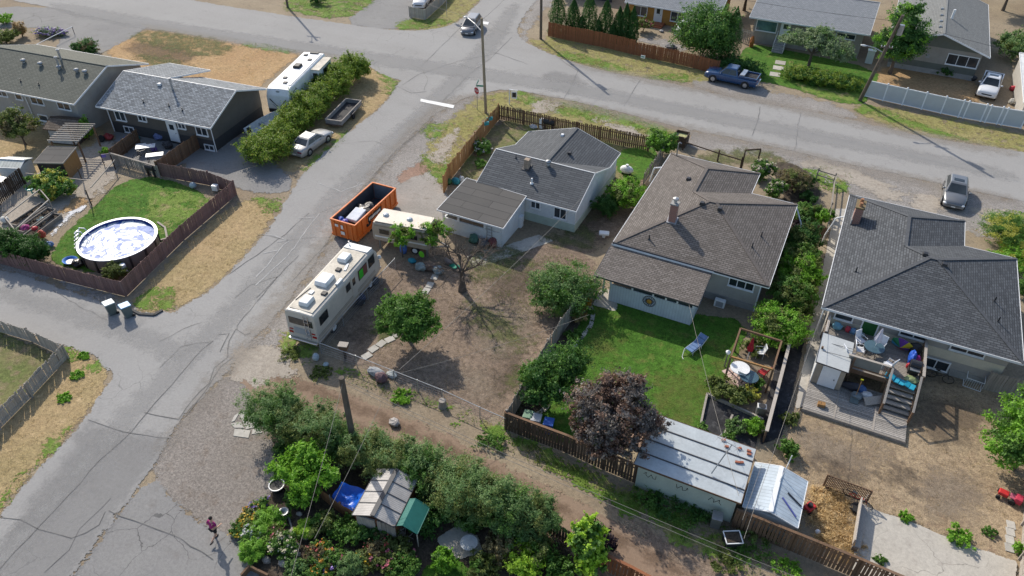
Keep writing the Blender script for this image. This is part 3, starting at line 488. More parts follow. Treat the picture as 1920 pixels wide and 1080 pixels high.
# paving stones
t = T('stone_patch', 'cluster of broken pale flagstones beside the sage hedge', 'paving',(-26.54,19.52))
o = (-26.54,19.52)
for q in ([(-27.47,19.98),(-27.16,20.32),(-26.54,19.98),(-26.82,19.61)],[(-27.3,19.14),(-26.85,19.5),(-26.37,19.24),(-26.88,18.99)],[(-26.79,19.58),(-26.39,20),(-25.73,19.69),(-26.18,19.2)],[(-26.82,18.93),(-25.9,19.25),(-25.64,18.76),(-26.52,18.5)],[(-25.84,19.37),(-25.48,19.68),(-25.18,19.43),(-25.66,19.06)],[(-27.42,20.05),(-27.24,19.4),(-27.35,19.25),(-27.53,19.72)]):
    MB().prism([(x-o[0], y-o[1]) for x, y in q],0,.05).build('flagstone', 'flagstone', t)
t = T('stepping_path', 'broken concrete paving slabs curving past the leafy yard tree', 'path',(-23.5,28.4))
o = (-23.5,28.4)
for p, a in (((-23.37,27.46),.3),((-23.36,28.19),.4),((-23.17,28.85),.5),((-22.89,29.45),.2),((-22.73,30.11),.3),((-23.46,35.62),.9),((-23.62,36.59),.9),((-23.73,37.4),1),((-23.36,34.92),.8)):
    MB().box((p[0]-o[0], p[1]-o[1],.03),(.62,.5,.06), a+.9).build('paving_slab', 'flagstone', t)
t = T('front_walk', 'pale concrete slab walk leading to the grey bungalow steps', 'path',(-7.76,86.57))
o = (-7.76,86.57)
for p in ((-8.08,89.31),(-8.02,87.62),(-8,85.61)): MB().box((p[0]-o[0], p[1]-o[1],.03),(1.15,1.15,.06),.1).build('paving_slab', 'flagstone', t)
t = T('slab_row', 'row of square concrete stepping slabs along the right boundary fence', 'path',(14.1,31.04))
o = (14.1,31.04)
for p in ((14.17,31.96),(14.13,31.48),(14.09,30.94),(14.05,30.41)): MB().box((p[0]-o[0], p[1]-o[1],.03),(.4,.5,.06),.1).build('paving_slab', 'flagstone', t)


# ------------------------------------------------------------------ building helpers
shingle('shingle_brown',(.125,.11,.098),(.2,.178,.162),(.16,.142,.128),.36,.17)
shingle('shingle_charcoal',(.066,.071,.078),(.122,.13,.14),(.09,.095,.103),.36,.17)
shingle('shingle_slate',(.085,.091,.098),(.125,.132,.14),(.08,.085,.092),1.0,.2)
shingle('shingle_mottled',(.16,.172,.182),(.36,.385,.405),(.2,.213,.225),.34,.17)
shingle('shingle_green',(.12,.125,.105),(.16,.165,.14),(.14,.145,.122),.42,.17)
shingle('shingle_pale',(.25,.265,.28),(.33,.345,.36),(.21,.22,.235),.3,.16)
shingle('shingle_drab',(.19,.195,.19),(.245,.25,.242),(.215,.22,.212),.32,.15)
shingle('rolled_roofing',(.085,.082,.078),(.105,.1,.095),(.13,.12,.108),4.,.9)
pm('white_trim',(.74,.75,.76),.5,.07,2); pm('dark_trim',(.05,.05,.055),.5,.1,2); pm('grey_trim',(.3,.31,.32),.6,.1,2); pm('flashing',(.42,.43,.44),.4,.15,4, metal=.5)
pm('stucco_grey',(.36,.34,.31),.9,.1,1.2, bump=.3); pm('stucco_tan',(.40,.38,.34),.9,.1,1.2, bump=.3); pm('stucco_cream',(.58,.53,.42),.9,.08,1.2, bump=.2)
pm('foundation',(.30,.30,.29),.95,.15,1.5, bump=.3); siding('siding_white',(.70,.73,.75),.14); siding('siding_mint',(.50,.58,.50),.14); siding('siding_orange',(.42,.215,.055),.2)
siding('siding_brown',(.125,.112,.098),.14); siding('siding_dark',(.055,.055,.058),.14); siding('siding_taupe',(.33,.31,.28),.13); siding('siding_sage',(.145,.16,.14),.13)
siding('batten_white',(.62,.67,.70),.2, True); siding('batten_grey',(.3,.33,.34),.2, True)
glassm('glass'); glassm('glass_teal',(.05,.10,.11)); pm('curtain',(.42,.42,.39),.8,.15,2)
pm('door_white',(.72,.73,.74),.4,.05); pm('door_green',(.02,.11,.03),.5,.12); pm('metal_dark',(.06,.06,.065),.45,.2, metal=.6); pm('metal_grey',(.33,.34,.35),.4,.15, metal=.7)
pm('step_concrete',(.3,.3,.29),.9,.14,2)
def brickm():
    mt, t, p, o = nodes('brick'); v = objc(t); sx = t.nodes.new('ShaderNodeSeparateXYZ'); t.links.new(v, sx.inputs[0])
    cb = t.nodes.new('ShaderNodeCombineXYZ'); t.links.new(mth(t, 'ADD', sx.outputs[0], sx.outputs[1]), cb.inputs[0]); t.links.new(sx.outputs[2], cb.inputs[1])
    b = N(t, 'ShaderNodeTexBrick')
    for k, x in (('Scale',1.),('Mortar Size',.012),('Brick Width',.21),('Row Height',.075)): b.inputs[k].default_value = x
    b.inputs['Color1'].default_value = (.33,.10,.06,1); b.inputs['Color2'].default_value = (.24,.075,.05,1); b.inputs['Mortar'].default_value = (.35,.3,.26,1)
    t.links.new(cb.outputs[0], b.inputs['Vector']); t.links.new(b.outputs[0], p.inputs['Base Color']); p.inputs['Roughness'].default_value = .9
    bumpn(t, p, b.outputs['Fac'],-.5,.02); MATS['brick'] = mt
brickm()

def roof(par, faces, mat, trim='white_trim', th=.16, cap=True, capmat=None):
    vs = []; fs = []; uv = []; cnt = {}
    for f in faces:
        f = [Vector(p) for p in f]; n = (f[1]-f[0]).cross(f[2]-f[0])
        if n.z < 0: f = f[::-1]; n = -n
        n.normalize(); u = UP.cross(n)
        if u.length < 1e-4: u = Vector((1,0,0))
        u.normalize(); v = n.cross(u); o = len(vs); vs += f; fs.append(tuple(range(o, o+len(f)))); uv += [(p.dot(u), p.dot(v)) for p in f]
        for i in range(len(f)):
            a, b = f[i], f[(i+1) % len(f)]; k = tuple(sorted([tuple(round(x,2) for x in a), tuple(round(x,2) for x in b)])); cnt.setdefault(k,[]).append((a, b, n))
    me = bpy.data.meshes.new('roof'); me.from_pydata([tuple(v) for v in vs],[], fs); l = me.uv_layers.new(name='UVMap')
    for i, q in enumerate(uv): l.data[i].uv = q
    me.materials.append(MATS[mat] if isinstance(mat, str) else mat); ro = bpy.data.objects.new('roof', me); C.objects.link(ro); ro.parent = par
    mb = MB(); cp = MB(); dz = Vector((0,0, th))
    for k, L in cnt.items():
        if len(L) == 1:
            a, b, n = L[0]; d = (b-a).normalized(); out = d.cross(n); out.z = 0
            if out.length < 1e-4: continue
            out.normalize(); e = d*.012
            q = [a-e, b+e, b+e-dz, a-e-dz]; mb.add([p+UP*.012 for p in q]+[p+UP*.012+out*.035 for p in q],[(0,1,2,3),(7,6,5,4),(0,4,5,1),(1,5,6,2),(2,6,7,3),(3,7,4,0)])
        elif cap:
            (a, b, n1),(_, _, n2) = L[0], L[1]
            d = (b-a).normalized()
            if n1.cross(n2).dot(d) > 1e-3: c1 = (n1+n2).normalized(); cp.bar(a+c1*.012, b+c1*.012,.24,.03)     # ridges and hips only
    for f in faces: mb.face(*[(p[0], p[1], p[2]-th+.02) for p in f])
    mb.build('fascia', trim, par)
    if cp.v: cp.build('ridge_cap', capmat or (mat+'_cap' if isinstance(mat, str) and mat+'_cap' in MATS else trim), par)
    return ro
for k, c in (('brown',(.135,.117,.105)),('charcoal',(.082,.087,.095)),('slate',(.098,.104,.11)),('mottled',(.17,.18,.19)),('green',(.137,.142,.12)),('pale',(.27,.285,.3)),('drab',(.2,.205,.2))):
    pm('shingle_%s_cap' % k, c,.9,.2,6, bump=.3)
def window(par, c, ang, w, h, panes=2, frame='white_trim', glass='glass', fw=.08, vert=True):
    """frame ring proud of the wall, panes set back inside it; c = centre on the wall face"""
    mm = Matrix.Translation(c) @ Matrix.Rotation(ang,4, 'Z')     # local x = outward normal
    def q(mb): mb.v = [tuple(mm @ Vector(v)) for v in mb.v]; return mb
    mb = MB()
    for z in (-h/2, h/2): mb.box((.03,0, z),(.09, w+fw, fw))
    for y in (-w/2, w/2): mb.box((.028, y,0),(.086, fw, h-fw))
    mb.box((.06,0,-h/2-fw*.55),(.16, w+fw*1.6,.035))
    for i in range(1, panes): mb.box((.025,-w/2+w*i/panes,0),(.075, fw*.75, h-fw))
    wi = q(mb).build('window', frame, par)
    for i in range(panes):
        a = -w/2+w*i/panes+fw*.4; b = -w/2+w*(i+1)/panes-fw*.4
        q(MB().box((.012,(a+b)/2,0),(.03, b-a, h-fw*.9))).build('pane', glass, wi)
    return wi
def door(par, c, ang, w=.9, h=2.0, mat='door_white', lite=True, frame='white_trim'):
    mm = Matrix.Translation(c) @ Matrix.Rotation(ang,4, 'Z')
    def q(mb): mb.v = [tuple(mm @ Vector(v)) for v in mb.v]; return mb
    mb = MB().box((.03,0, h/2),(.05, w, h))
    for y, z, ww, hh in ((-.2*w,.25*h,.3*w,.28*h),(.2*w,.25*h,.3*w,.28*h)): mb.box((.058, y, z),(.012, ww, hh))
    d = q(mb).build('door', mat, par); mb = MB()
    mb.box((.02,-w/2-.05, h/2+.02),(.08,.09, h+.06)); mb.box((.02, w/2+.05, h/2+.02),(.08,.09, h+.06)); mb.box((.021,0, h+.05),(.082, w+.02,.09)); q(mb).build('door_frame', frame, d)
    q(MB().tube((.05, w*.38, h*.48),(.13, w*.38, h*.48),.03)).build('handle', 'metal_dark', d)
    if lite: q(MB().box((.06,0, h*.76),(.014, w*.55, h*.26))).build('door_light', 'glass', d)
    return d
def vent_box(par, p, mat='metal_dark', s=.36, rz=0): return MB().box((p[0], p[1], p[2]+.08),(s, s,.2), rz, top=.8).build('roof_vent', mat, par, bevel=.02)
def vent_pipe(par, p, h=.45, r=.045, mat='metal_dark'):
    return MB().tube((p[0], p[1], p[2]-.12),(p[0], p[1], p[2]+h), r, r,8).lathe([(.12,-.04),(.05,.1)], p,8).build('vent_pipe', mat, par)
def turbine(par, p, h=.35, r=.14, mat='metal_grey'):
    return MB().tube((p[0], p[1], p[2]-.1),(p[0], p[1], p[2]+h), r*.75, r*.75,10).lathe([(.0,0),(r*1.1,.02),(r*1.25,.1),(r*1.05,.2),(.0,.25)],(p[0], p[1], p[2]+h),12, False).build('roof_ventilator', mat, par, smooth=True)
def downpipe(par, a, b, mat='white_trim', r=.045): return MB().path([a]+([b] if not isinstance(b, list) else b), r,6).build('downpipe', mat, par)

# ------------------------------------------------------------------ the two hip-roofed bungalows
def hip_house(name, label, ox, oy, x0, x1, y0, y1, xw, y2, ze, pitch, mat, wall, ov=.55, capmat=None):
    t = T(name, label, 'house',(ox, oy,0)); x0 -= ox; x1 -= ox; xw -= ox; y0 -= oy; y1 -= oy; y2 -= oy
    hd = (y1-y0)/2; W_ = x1-x0; hw = (xw-x0)/2
    k = min(hd, W_/2); zt = ze+pitch*k
    # main block is close to square: short ridge along x, kept as two apex points
    aL = (x0+k-.25, y0+hd, zt); aR = (x1-k+.25, y0+hd, zt)
    if aR[0] < aL[0]: m_ = (aL[0]+aR[0])/2; aL = (m_-.3, aL[1], zt); aR = (m_+.3, aR[1], zt)
    zw = ze+(zt-ze)*hw/(aL[0]-x0)
    E = (x0+hw, y1-(y1-aL[1])*hw/(aL[0]-x0), zw); TT = (x0+hw, y2-hw*.95, zw)
    F = [[(x0, y0, ze), aL, E, TT,(x0, y2, ze)],[(x0, y2, ze), TT,(xw, y2, ze)],[(xw, y2, ze), TT, E,(xw, y1, ze)],
         [(xw, y1, ze), E, aL, aR,(x1, y1, ze)],[(x1, y1, ze), aR,(x1, y0, ze)],[(x0, y0, ze),(x1, y0, ze), aR, aL]]
    roof(t, F, mat)
    MB().prism([(x0+ov, y0+ov),(x1-ov, y0+ov),(x1-ov, y1-ov),(xw-ov, y1-ov),(xw-ov, y2-ov),(x0+ov, y2-ov)],.55, ze-.05).build('wall', wall, t)
    MB().prism([(x0+ov-.03, y0+ov-.03),(x1-ov+.03, y0+ov-.03),(x1-ov+.03, y1-ov+.03),(xw-ov+.03, y1-ov+.03),(xw-ov+.03, y2-ov+.03),(x0+ov-.03, y2-ov+.03)],0,.56).build('foundation', 'foundation', t)
    def zr(x, y): x -= ox; y -= oy; return ze+(zt-ze)*min((x-x0)/(aL[0]-x0),(y-y0)/(aL[1]-y0),(x1-x)/(x1-aR[0]) if x > aR[0] else 9, max((y1-y)/(y1-aL[1]),0) if y > aL[1] and x > E[0] else 9)
    return t, zr
H1, zr1 = hip_house('bungalow', 'tan bungalow with brown shingle hip roof, brick chimney and lean-to porch',-6.6,48,-12.25,-1.08,42.75,54.15,-4.65,57.65,2.8,.34, 'shingle_brown', 'stucco_tan')
def L1(x, y, z=0): return (x+6.6, y-48, z)
# brick chimney
cz = zr1(-8.9,46.0)
ch = MB().box(L1(-8.9,46.0, cz+.55),(.5,.5,1.7)).build('chimney', 'brick', H1); MB().box(L1(-8.9,46.0, cz+1.43),(.58,.58,.1)).build('chimney_cap', 'step_concrete', ch)
MB().tube(L1(-8.9,46.0, cz+1.4), L1(-8.9,46.0, cz+1.75),.12).lathe([(.0,.0),(.22,.02),(.2,.12),(0,.2)], L1(-8.9,46.0, cz+1.75),12, False).build('flue', 'flashing', ch)
MB().box(L1(-8.9,46.0, cz-.02),(.72,.72,.14), ry=0, rx=.32).build('flashing', 'flashing', ch)
for p in ((-7.35,48.0),(-6.0,47.9),(-9.4,52.2)): vent_box(H1, L1(*p, zr1(*p)+.02))
for p in ((-9.9,43.9),(-2.7,47.6),(-3.0,45.8)): vent_pipe(H1, L1(*p, zr1(*p)),.4)
# service mast at the front-left corner
MB().path([L1(-11.6,56.9,3.0), L1(-11.6,56.9,4.2), L1(-11.5,56.9,4.35), L1(-11.35,56.9,4.25)],.05,8).build('service_mast', 'metal_grey', H1)
window(H1, L1(-2.9,43.29,2.05), R(-90),1.7,.75,3)
downpipe(H1, L1(-1.62,43.2,2.7), L1(-1.62,43.2,.1)); downpipe(H1, L1(-12.2,55.2,2.65),[L1(-12.9,55.0,2.5), L1(-13.1,54.9,1.2)], r=.06); downpipe(H1, L1(-1.1,53.9,2.7),[L1(-.4,53.0,1.9), L1(-.1,52.2,.8)], r=.06)
# lean-to porch: roof, board walls with openings
pr = [[(-12.3,39.35),(-4.95,39.35),(-4.95,42.95),(-12.3,42.95)]]
roof(H1,[[L1(-12.3,39.35,2.25), L1(-4.95,39.35,2.25), L1(-4.95,43.2,2.72), L1(-12.3,43.2,2.72)]], 'shingle_brown', 'dark_trim',.12)
MB().bar(L1(-12.25,42.78,2.86), L1(-1.1,42.72,2.82),.05,.14).build('gutter', 'dark_trim', H1)
pw = MB().box(L1(-8.25,39.86,.78),(5.95,.1,1.5)).box(L1(-5.28,41.5,1.05),(.1,3.2,2.1)).box(L1(-8.25,39.86,2.2),(5.95,.1,.1)).build('porch_wall', 'batten_white', H1)
for x in (-11.2,-9.6,-8.1,-7.2,-6.4,-5.3): MB().box(L1(x,39.86,1.84),(.12,.12,.64)).build('porch_post', 'white_trim', H1)
for a, b in ((-9.54,-8.16),(-8.04,-7.26),(-7.14,-6.46),(-6.34,-5.36)): MB().box(L1((a+b)/2,39.88,1.84),(b-a,.03,.6)).build('pane', 'glass', H1)
MB().box(L1(-11.75,40.1,1.1),(.12,.12,2.2)).build('porch_post', 'white_trim', H1)
MB().box(L1(-10.4,40.3,1.6),(1.3,.5,.5)).build('porch_shelf', pm('cardboard',(.3,.22,.15),.9), H1)
# sun ornament hung on the porch wall
so_ = T('sun_ornament', 'round sun-face metal wall ornament on the white porch wall', 'ornament',(-8.3,39.78,1.05))
mb = MB()
for i in range(16): a = i*math.pi/8; mb.tube((.17*math.cos(a),0,.17*math.sin(a)),(.42*math.cos(a),0,.42*math.sin(a)),.035,.012,5)
mb.build('sun_rays', 'metal_dark', so_)
mb = MB()
for i in range(24): a0, a1 = i*math.pi/12,(i+1)*math.pi/12; mb.tube((.44*math.cos(a0),0,.44*math.sin(a0)),(.44*math.cos(a1),0,.44*math.sin(a1)),.022,.022,5)
mb.build('rim', 'metal_dark', so_); MB().ell((0,-.02,0),(.19,.06,.19),14,8).build('sun_face', pm('ochre',(.5,.25,.04),.5), so_, smooth=True)

H2, zr2 = hip_house('bungalow', 'bungalow with charcoal shingle hip roof, red chimney and raised rear deck',8.2,47.5,2.42,14.05,42.05,53.75,10.7,57.4,2.9,.34, 'shingle_charcoal', 'stucco_grey')
def L2(x, y, z=0): return (x-8.2, y-47.5, z)
cz = zr2(3.25,52.9)
ch = MB().box(L2(3.2,53.2, cz+.5),(.55,1.15,1.7)).build('chimney', 'brick', H2); MB().box(L2(3.2,53.2, cz+1.38),(.66,1.26,.1)).build('chimney_cap', pm('mossy',(.2,.15,.08),.95,.4,8, bump=.5), ch)
for dy in (-.3,.3): MB().lathe([(.14,0),(.11,.28)], L2(3.2,53.2+dy, cz+1.43),10).build('chimney_pot', pm('clay',(.35,.17,.09),.9), ch)
MB().box(L2(2.93,53.2, cz+.1),(.06,1.3,.5)).build('flashing', 'flashing', ch)
for p in ((8.9,47.6),(7.7,48.2),(6.9,51.9)): vent_box(H2, L2(*p, zr2(*p)+.02), 'metal_dark')
for p in ((3.9,46.2),(12.3,46.8),(12.5,44.8)): vent_pipe(H2, L2(*p, zr2(*p)),.4)
MB().box(L2(8.25,42.58,1.55),(10.4,.03,.7)).build('cream_band', 'stucco_cream', H2)
window(H2, L2(3.9,42.57,2.3), R(-90),1.1,.6,1, frame='white_trim'); window(H2, L2(8.1,42.57,2.35), R(-90),1.6,.45,2, frame='white_trim'); window(H2, L2(11.2,42.57,2.35), R(-90),1.9,.5,2)
window(H2, L2(9.95,42.55,.62), R(-90),1.5,.75,2)
door(H2, L2(5.55,42.57,1.05), R(-90),.85,1.7, 'door_green', False)
downpipe(H2, L2(2.5,54.2,2.75),[L2(1.9,54.0,2.5), L2(1.5,53.7,1.0), L2(1.5,53.7,.2)], r=.05); downpipe(H2, L2(2.45,42.2,2.75),[L2(2.6,42.6,2.4), L2(2.6,42.6,.1)], r=.05)

# ------------------------------------------------------------------ white bungalow with crossing gables and porch
H3 = T('white_house', 'small white-sided house with dark grey crossing gable roofs', 'house',(-20.8,51,0))
def L3(x, y, z=0): return (x+20.8, y-51, z)
a, b, c0, n0, n1_, ym, xm, ze, zt = -25.25,-16.4,46.15,53.7,56.5,49.92,-20.6,2.3,3.75
roof(H3,[[L3(a, c0, ze), L3(b, c0, ze), L3(b, ym, zt), L3(a, ym, zt)],[L3(a, ym, zt), L3(xm, ym, zt), L3(a, n0, ze)],[L3(b, ym, zt), L3(xm, ym, zt), L3(b, n0, ze)],
          [L3(xm, ym, zt), L3(xm, n1_, zt), L3(a, n1_, ze), L3(a, n0, ze)],[L3(xm, ym, zt), L3(xm, n1_, zt), L3(b, n1_, ze), L3(b, n0, ze)]], 'shingle_slate', th=.14)
MB().prism([(p[0], p[1]) for p in (L3(a+.3, c0+.4), L3(b-.18, c0+.4), L3(b-.18, n1_-.3), L3(a+.3, n1_-.3))],.75, ze-.02).build('wall', 'siding_white', H3)
MB().prism([(p[0], p[1]) for p in (L3(a+.27, c0+.37), L3(b-.15, c0+.37), L3(b-.15, n1_-.27), L3(a+.27, n1_-.27))],0,.76).build('lower_wall', 'siding_mint', H3)
for x in (b-.2, a+.32): MB().add([L3(x, c0+.4, ze-.03), L3(x, n0-.3, ze-.03), L3(x, ym, zt-.12), L3(x+.04, c0+.4, ze-.03), L3(x+.04, n0-.3, ze-.03), L3(x+.04, ym, zt-.12)],[(0,1,2),(3,5,4),(0,3,4,1),(1,4,5,2),(2,5,3,0)]).build('gable', 'siding_white', H3)
MB().add([L3(a+.3, n1_-.3, ze-.03), L3(b-.2, n1_-.3, ze-.03), L3(xm, n1_-.3, zt-.12), L3(a+.3, n1_-.35, ze-.03), L3(b-.2, n1_-.35, ze-.03), L3(xm, n1_-.35, zt-.12)],[(0,1,2),(3,5,4),(0,3,4,1),(1,4,5,2),(2,5,3,0)]).build('gable', 'siding_white', H3)
window(H3, L3(-20.0, c0+.39,1.65), R(-90),.8,.62,2); window(H3, L3(-17.85, c0+.39,1.5), R(-90),1.05,.95,2, glass='glass')
zz = lambda y: ze+(zt-ze)*(y-c0)/(ym-c0)
turbine(H3, L3(-20.3,49.5, zz(49.5)),.3,.2); MB().box(L3(-21.9,48.9, zz(48.9)+.35),(.42,.42,.85)).build('chimney', pm('weathered_flue',(.33,.26,.2),.9,.3,5), H3); MB().box(L3(-21.9,48.9, zz(48.9)),(.7,.7,.1), rx=.37).build('flashing', 'dark_trim', H3)
MB().tube(L3(-20.85,47.55, zz(47.55)), L3(-20.85,47.55, zz(47.55)+.5),.07).lathe([(.02,0),(.15,.03),(.13,.12),(.02,.16)], L3(-20.85,47.55, zz(47.55)-.05),10).build('vent_pipe', 'white_trim', H3)
vent_pipe(H3, L3(-23.2,49.5, zz(49.5)),.3,.03); vent_box(H3, L3(-21.3,54.9,3.55), 'white_trim',.3); vent_box(H3, L3(-19.6,52.4,3.45), 'metal_dark',.3)
# porch on the near side with low mono-pitch roof
roof(H3,[[L3(-26.3,41.75,2.15), L3(-20.55,41.75,2.15), L3(-20.75,46.3,2.4), L3(-26.3,46.6,2.4)]], 'rolled_roofing', 'white_trim',.14)
pw = MB()
pw.box(L3(-23.45,42.1,.72),(5.1,.12,1.3)).box(L3(-20.92,44.2,.85),(.12,4.1,1.7)).box(L3(-23.4,42.1,1.98),(5.2,.12,.2)).box(L3(-21.6,42.1,1.7),(1.3,.115,.5))
pw.box(L3(-20.92,44.2,1.9),(.11,4.1,.36)).box(L3(-25.9,44.3,.7),(.12,4.2,1.3)).build('porch_wall', 'siding_white', H3)
for x in (-25.95,-24.6,-22.3): MB().box(L3(x,42.1,1.62),(.13,.14,.55)).build('porch_post', 'white_trim', H3)
MB().box(L3(-23.45,42.16,1.62),(2.1,.03,.56)).build('porch_window', pm('plywood_window',(.2,.14,.1),.5,.3), H3)
for dx in (0,.42):
    MB().tube(L3(-22.05+dx,41.95,.15), L3(-22.05+dx,41.98,2.0),.025).build('ladder_rail', 'metal_grey', H3)
for i in range(6): MB().tube(L3(-22.05,41.96,.4+i*.28), L3(-21.63,41.96,.4+i*.28),.018).build('ladder_rung', 'metal_grey', H3)
tk = T('propane_cabinet', 'white upright cabinet against the white house porch corner', 'cabinet',(-20.92,45.4)); MB().box((0,0,.5),(.6,.5,1.0)).build('cabinet_body', 'white_trim', tk, bevel=.05); MB().box((0,0,1.03),(.66,.56,.06)).build('lid', 'white_trim', tk)

# ------------------------------------------------------------------ block on the left, turned a little
TH = R(6.7)
def LW(x, y): return rot2(x, y, TH)
def Lp(o): return lambda x, y, z=0: (x-o[0], y-o[1], z)
o4 = (-51.6,53.5); H4 = T('brown_house', 'dark brown bi-level house with mottled grey shingle gable roof', 'house',(*LW(*o4),0), TH); q = Lp(o4)
x0, x1, y0, yr, ze, zt = -57.95,-45.2,48.85,53.3,2.8,4.5
roof(H4,[[q(x0, y0, ze), q(x1, y0, ze), q(x1, yr, zt), q(x0, yr, zt)],[q(-52.9, yr, zt), q(x1, yr, zt), q(x1,57.75, ze), q(-52.9,57.75, ze)],[q(x0, yr, zt), q(-52.9, yr, zt), q(-52.9,59.3,2.95), q(x0,59.3,2.95)]], 'shingle_mottled', th=.15)
MB().prism([q(-57.4,49.4)[:2], q(-45.75,49.4)[:2], q(-45.75,57.2)[:2], q(-57.4,57.2)[:2]],1.15, ze-.05).build('wall', 'siding_brown', H4)
MB().prism([q(-57.37,49.43)[:2], q(-45.78,49.43)[:2], q(-45.78,57.17)[:2], q(-57.37,57.17)[:2]],0,1.16).build('lower_wall', 'siding_dark', H4)
MB().add([q(-45.8,49.4, ze-.06), q(-45.8,57.2, ze-.06), q(-45.8, yr, zt-.15), q(-45.75,49.4, ze-.06), q(-45.75,57.2, ze-.06), q(-45.75, yr, zt-.15)],[(0,1,2),(3,5,4),(0,3,4,1),(1,4,5,2),(2,5,3,0)]).build('gable', 'siding_brown', H4)
for x, z, w_, h_ in ((-55.9,1.95,1.15,1.0),(-53.3,2.15,.9,.62),(-48.9,2.15,.8,.62),(-46.75,1.95,1.2,.8),(-55.4,.55,1.1,.6),(-46.4,.35,1.0,.5)): window(H4, q(x,49.39 if z > 1 else 49.42, z), R(-90), w_, h_,2)
door(H4, q(-50.1,49.39,.3), R(-90),.9,1.95)
zz = lambda y: ze+(zt-ze)*(y-y0)/(yr-y0)
MB().tube(q(-51.5,52.2, zz(52.2)-.1), q(-51.5,52.2, zz(52.2)+1.0),.09).lathe([(.15,0),(.17,.1),(.02,.16)], q(-51.5,52.2, zz(52.2)+1.0),10).build('flue', 'flashing', H4)
vent_box(H4, q(-53.1,52.4, zz(52.4)), 'white_trim',.34)
for p in ((-53.4,50.2),(-50.6,50.3),(-49.0,50.1)): vent_pipe(H4, q(*p, zz(p[1])),.32,.035)
downpipe(H4, q(-57.3,48.95,2.65),[q(-57.2,49.3,2.4), q(-57.2,49.3,.1)]); downpipe(H4, q(-45.3,49.0,2.65),[q(-45.6,49.3,2.4), q(-45.6,49.3,.1)])
o5 = (-65.5,52.5); H5 = T('grey_house', 'grey stucco two-level house with plain olive-grey gable roof and vents', 'house',(*LW(*o5),0), TH); q = Lp(o5)
x0, x1, y0, y1, yr, ze, zt = -73.5,-59.0,47.55,57.6,52.55,3.4,5.15
roof(H5,[[q(x0, y0, ze), q(x1, y0, ze), q(x1, yr, zt), q(x0, yr, zt)],[q(x0, yr, zt), q(x1, yr, zt), q(x1, y1, ze), q(x0, y1, ze)]], 'shingle_green', th=.15)
MB().prism([q(-73.0,48.1)[:2], q(-59.5,48.1)[:2], q(-59.5,57.0)[:2], q(-73.0,57.0)[:2]],0, ze-.05).build('wall', 'stucco_grey', H5)
MB().add([q(-59.55,48.1, ze-.06), q(-59.55,57, ze-.06), q(-59.55, yr, zt-.15), q(-59.5,48.1, ze-.06), q(-59.5,57, ze-.06), q(-59.5, yr, zt-.15)],[(0,1,2),(3,5,4),(0,3,4,1),(1,4,5,2),(2,5,3,0)]).build('gable', 'stucco_grey', H5)
for x, z, w_, h_, n_ in ((-68.5,2.75,1.3,.6,2),(-66.4,2.7,.8,.55,1),(-64.2,2.65,1.5,.7,2),(-61.0,2.65,1.5,.7,2),(-67.6,1.0,1.2,.7,1),(-64.3,.85,1.1,.6,1),(-62.4,.85,1.2,.6,1)): window(H5, q(x,48.09, z), R(-90), w_, h_, n_)
downpipe(H5, q(-65.5,47.7,3.2),[q(-65.5,48.0,2.9), q(-65.5,48.0,.1)])
zz = lambda y: ze+(zt-ze)*(y-y0)/(yr-y0)
for x in (-67.4,-65.3,-63.0,-60.9,-59.9): turbine(H5, q(x-.6,51.2, zz(51.2)),.12,.2)
for x, y in ((-63.8,51.4),(-64.3,52.3)): MB().tube(q(x, y, zz(y)-.1), q(x, y, zz(y)+.9),.1).lathe([(.16,0),(.17,.12),(.02,.2)], q(x, y, zz(y)+.9),10).build('flue', 'flashing', H5)
for x in (-66.4,-64.2): vent_pipe(H5, q(x,48.9, zz(48.9)),.3,.035)

# ------------------------------------------------------------------ houses across the top street
H6 = T('orange_house', 'ochre orange bungalow with grey shingle roof behind the cedar row', 'house',(-23.2,99,0)); q = Lp((-23.2,99))
roof(H6,[[q(-29.2,94.6,2.2), q(-17,94.6,2.2), q(-17,99.4,3.8), q(-29.2,99.4,3.8)],[q(-29.2,99.4,3.8), q(-17,99.4,3.8), q(-17,104.2,2.2), q(-29.2,104.2,2.2)]], 'shingle_pale', th=.15)
MB().prism([q(-28.7,95.1)[:2], q(-17.5,95.1)[:2], q(-17.5,103.7)[:2], q(-28.7,103.7)[:2]],0,2.15).build('wall', 'siding_orange', H6)
for x, w_ in ((-27.1,1.7),(-22.2,1.8)): window(H6, q(x,95.09,1.25), R(-90), w_,1.2,2)
door(H6, q(-24.75,95.09,.25), R(-90),.9,1.85, lite=False); window(H6, q(-24.75,95.02,1.6), R(-90),.5,.7,1, fw=.05)
MB().box(q(-25.0,94.5,.12),(2.6,1.3,.24)).box(q(-25.0,93.7,.06),(2.6,.5,.12)).build('porch_step', pm('red_deck',(.33,.11,.045),.7), H6)
H7 = T('grey_bungalow', 'taupe bungalow with pale grey roof, wide front window and steps', 'house',(-6.4,100,0)); q = Lp((-6.4,100))
roof(H7,[[q(-13.2,93.6,3.2), q(.4,94.0,3.2), q(.4,100.3,5.0), q(-13.2,99.9,5.0)],[q(-13.2,99.9,5.0), q(.4,100.3,5), q(.4,106.6,3.2), q(-13.2,106.2,3.2)]], 'shingle_pale', th=.16)
MB().prism([q(-12.6,94.3)[:2], q(-.2,94.6)[:2], q(-.2,106)[:2], q(-12.6,105.7)[:2]],0,3.15).build('wall', 'siding_taupe', H7)
window(H7, q(-11.1,94.31,2.2), R(-88.6),2.4,1.25,1, glass='glass_teal'); window(H7, q(-2.1,94.53,2.45), R(-88.6),2.1,.6,2); window(H7, q(-4.6,94.47,2.45), R(-88.6),1.3,.6,2)
door(H7, q(-8.9,94.37,.95), R(-88.6),.95,2.0)
mb = MB()
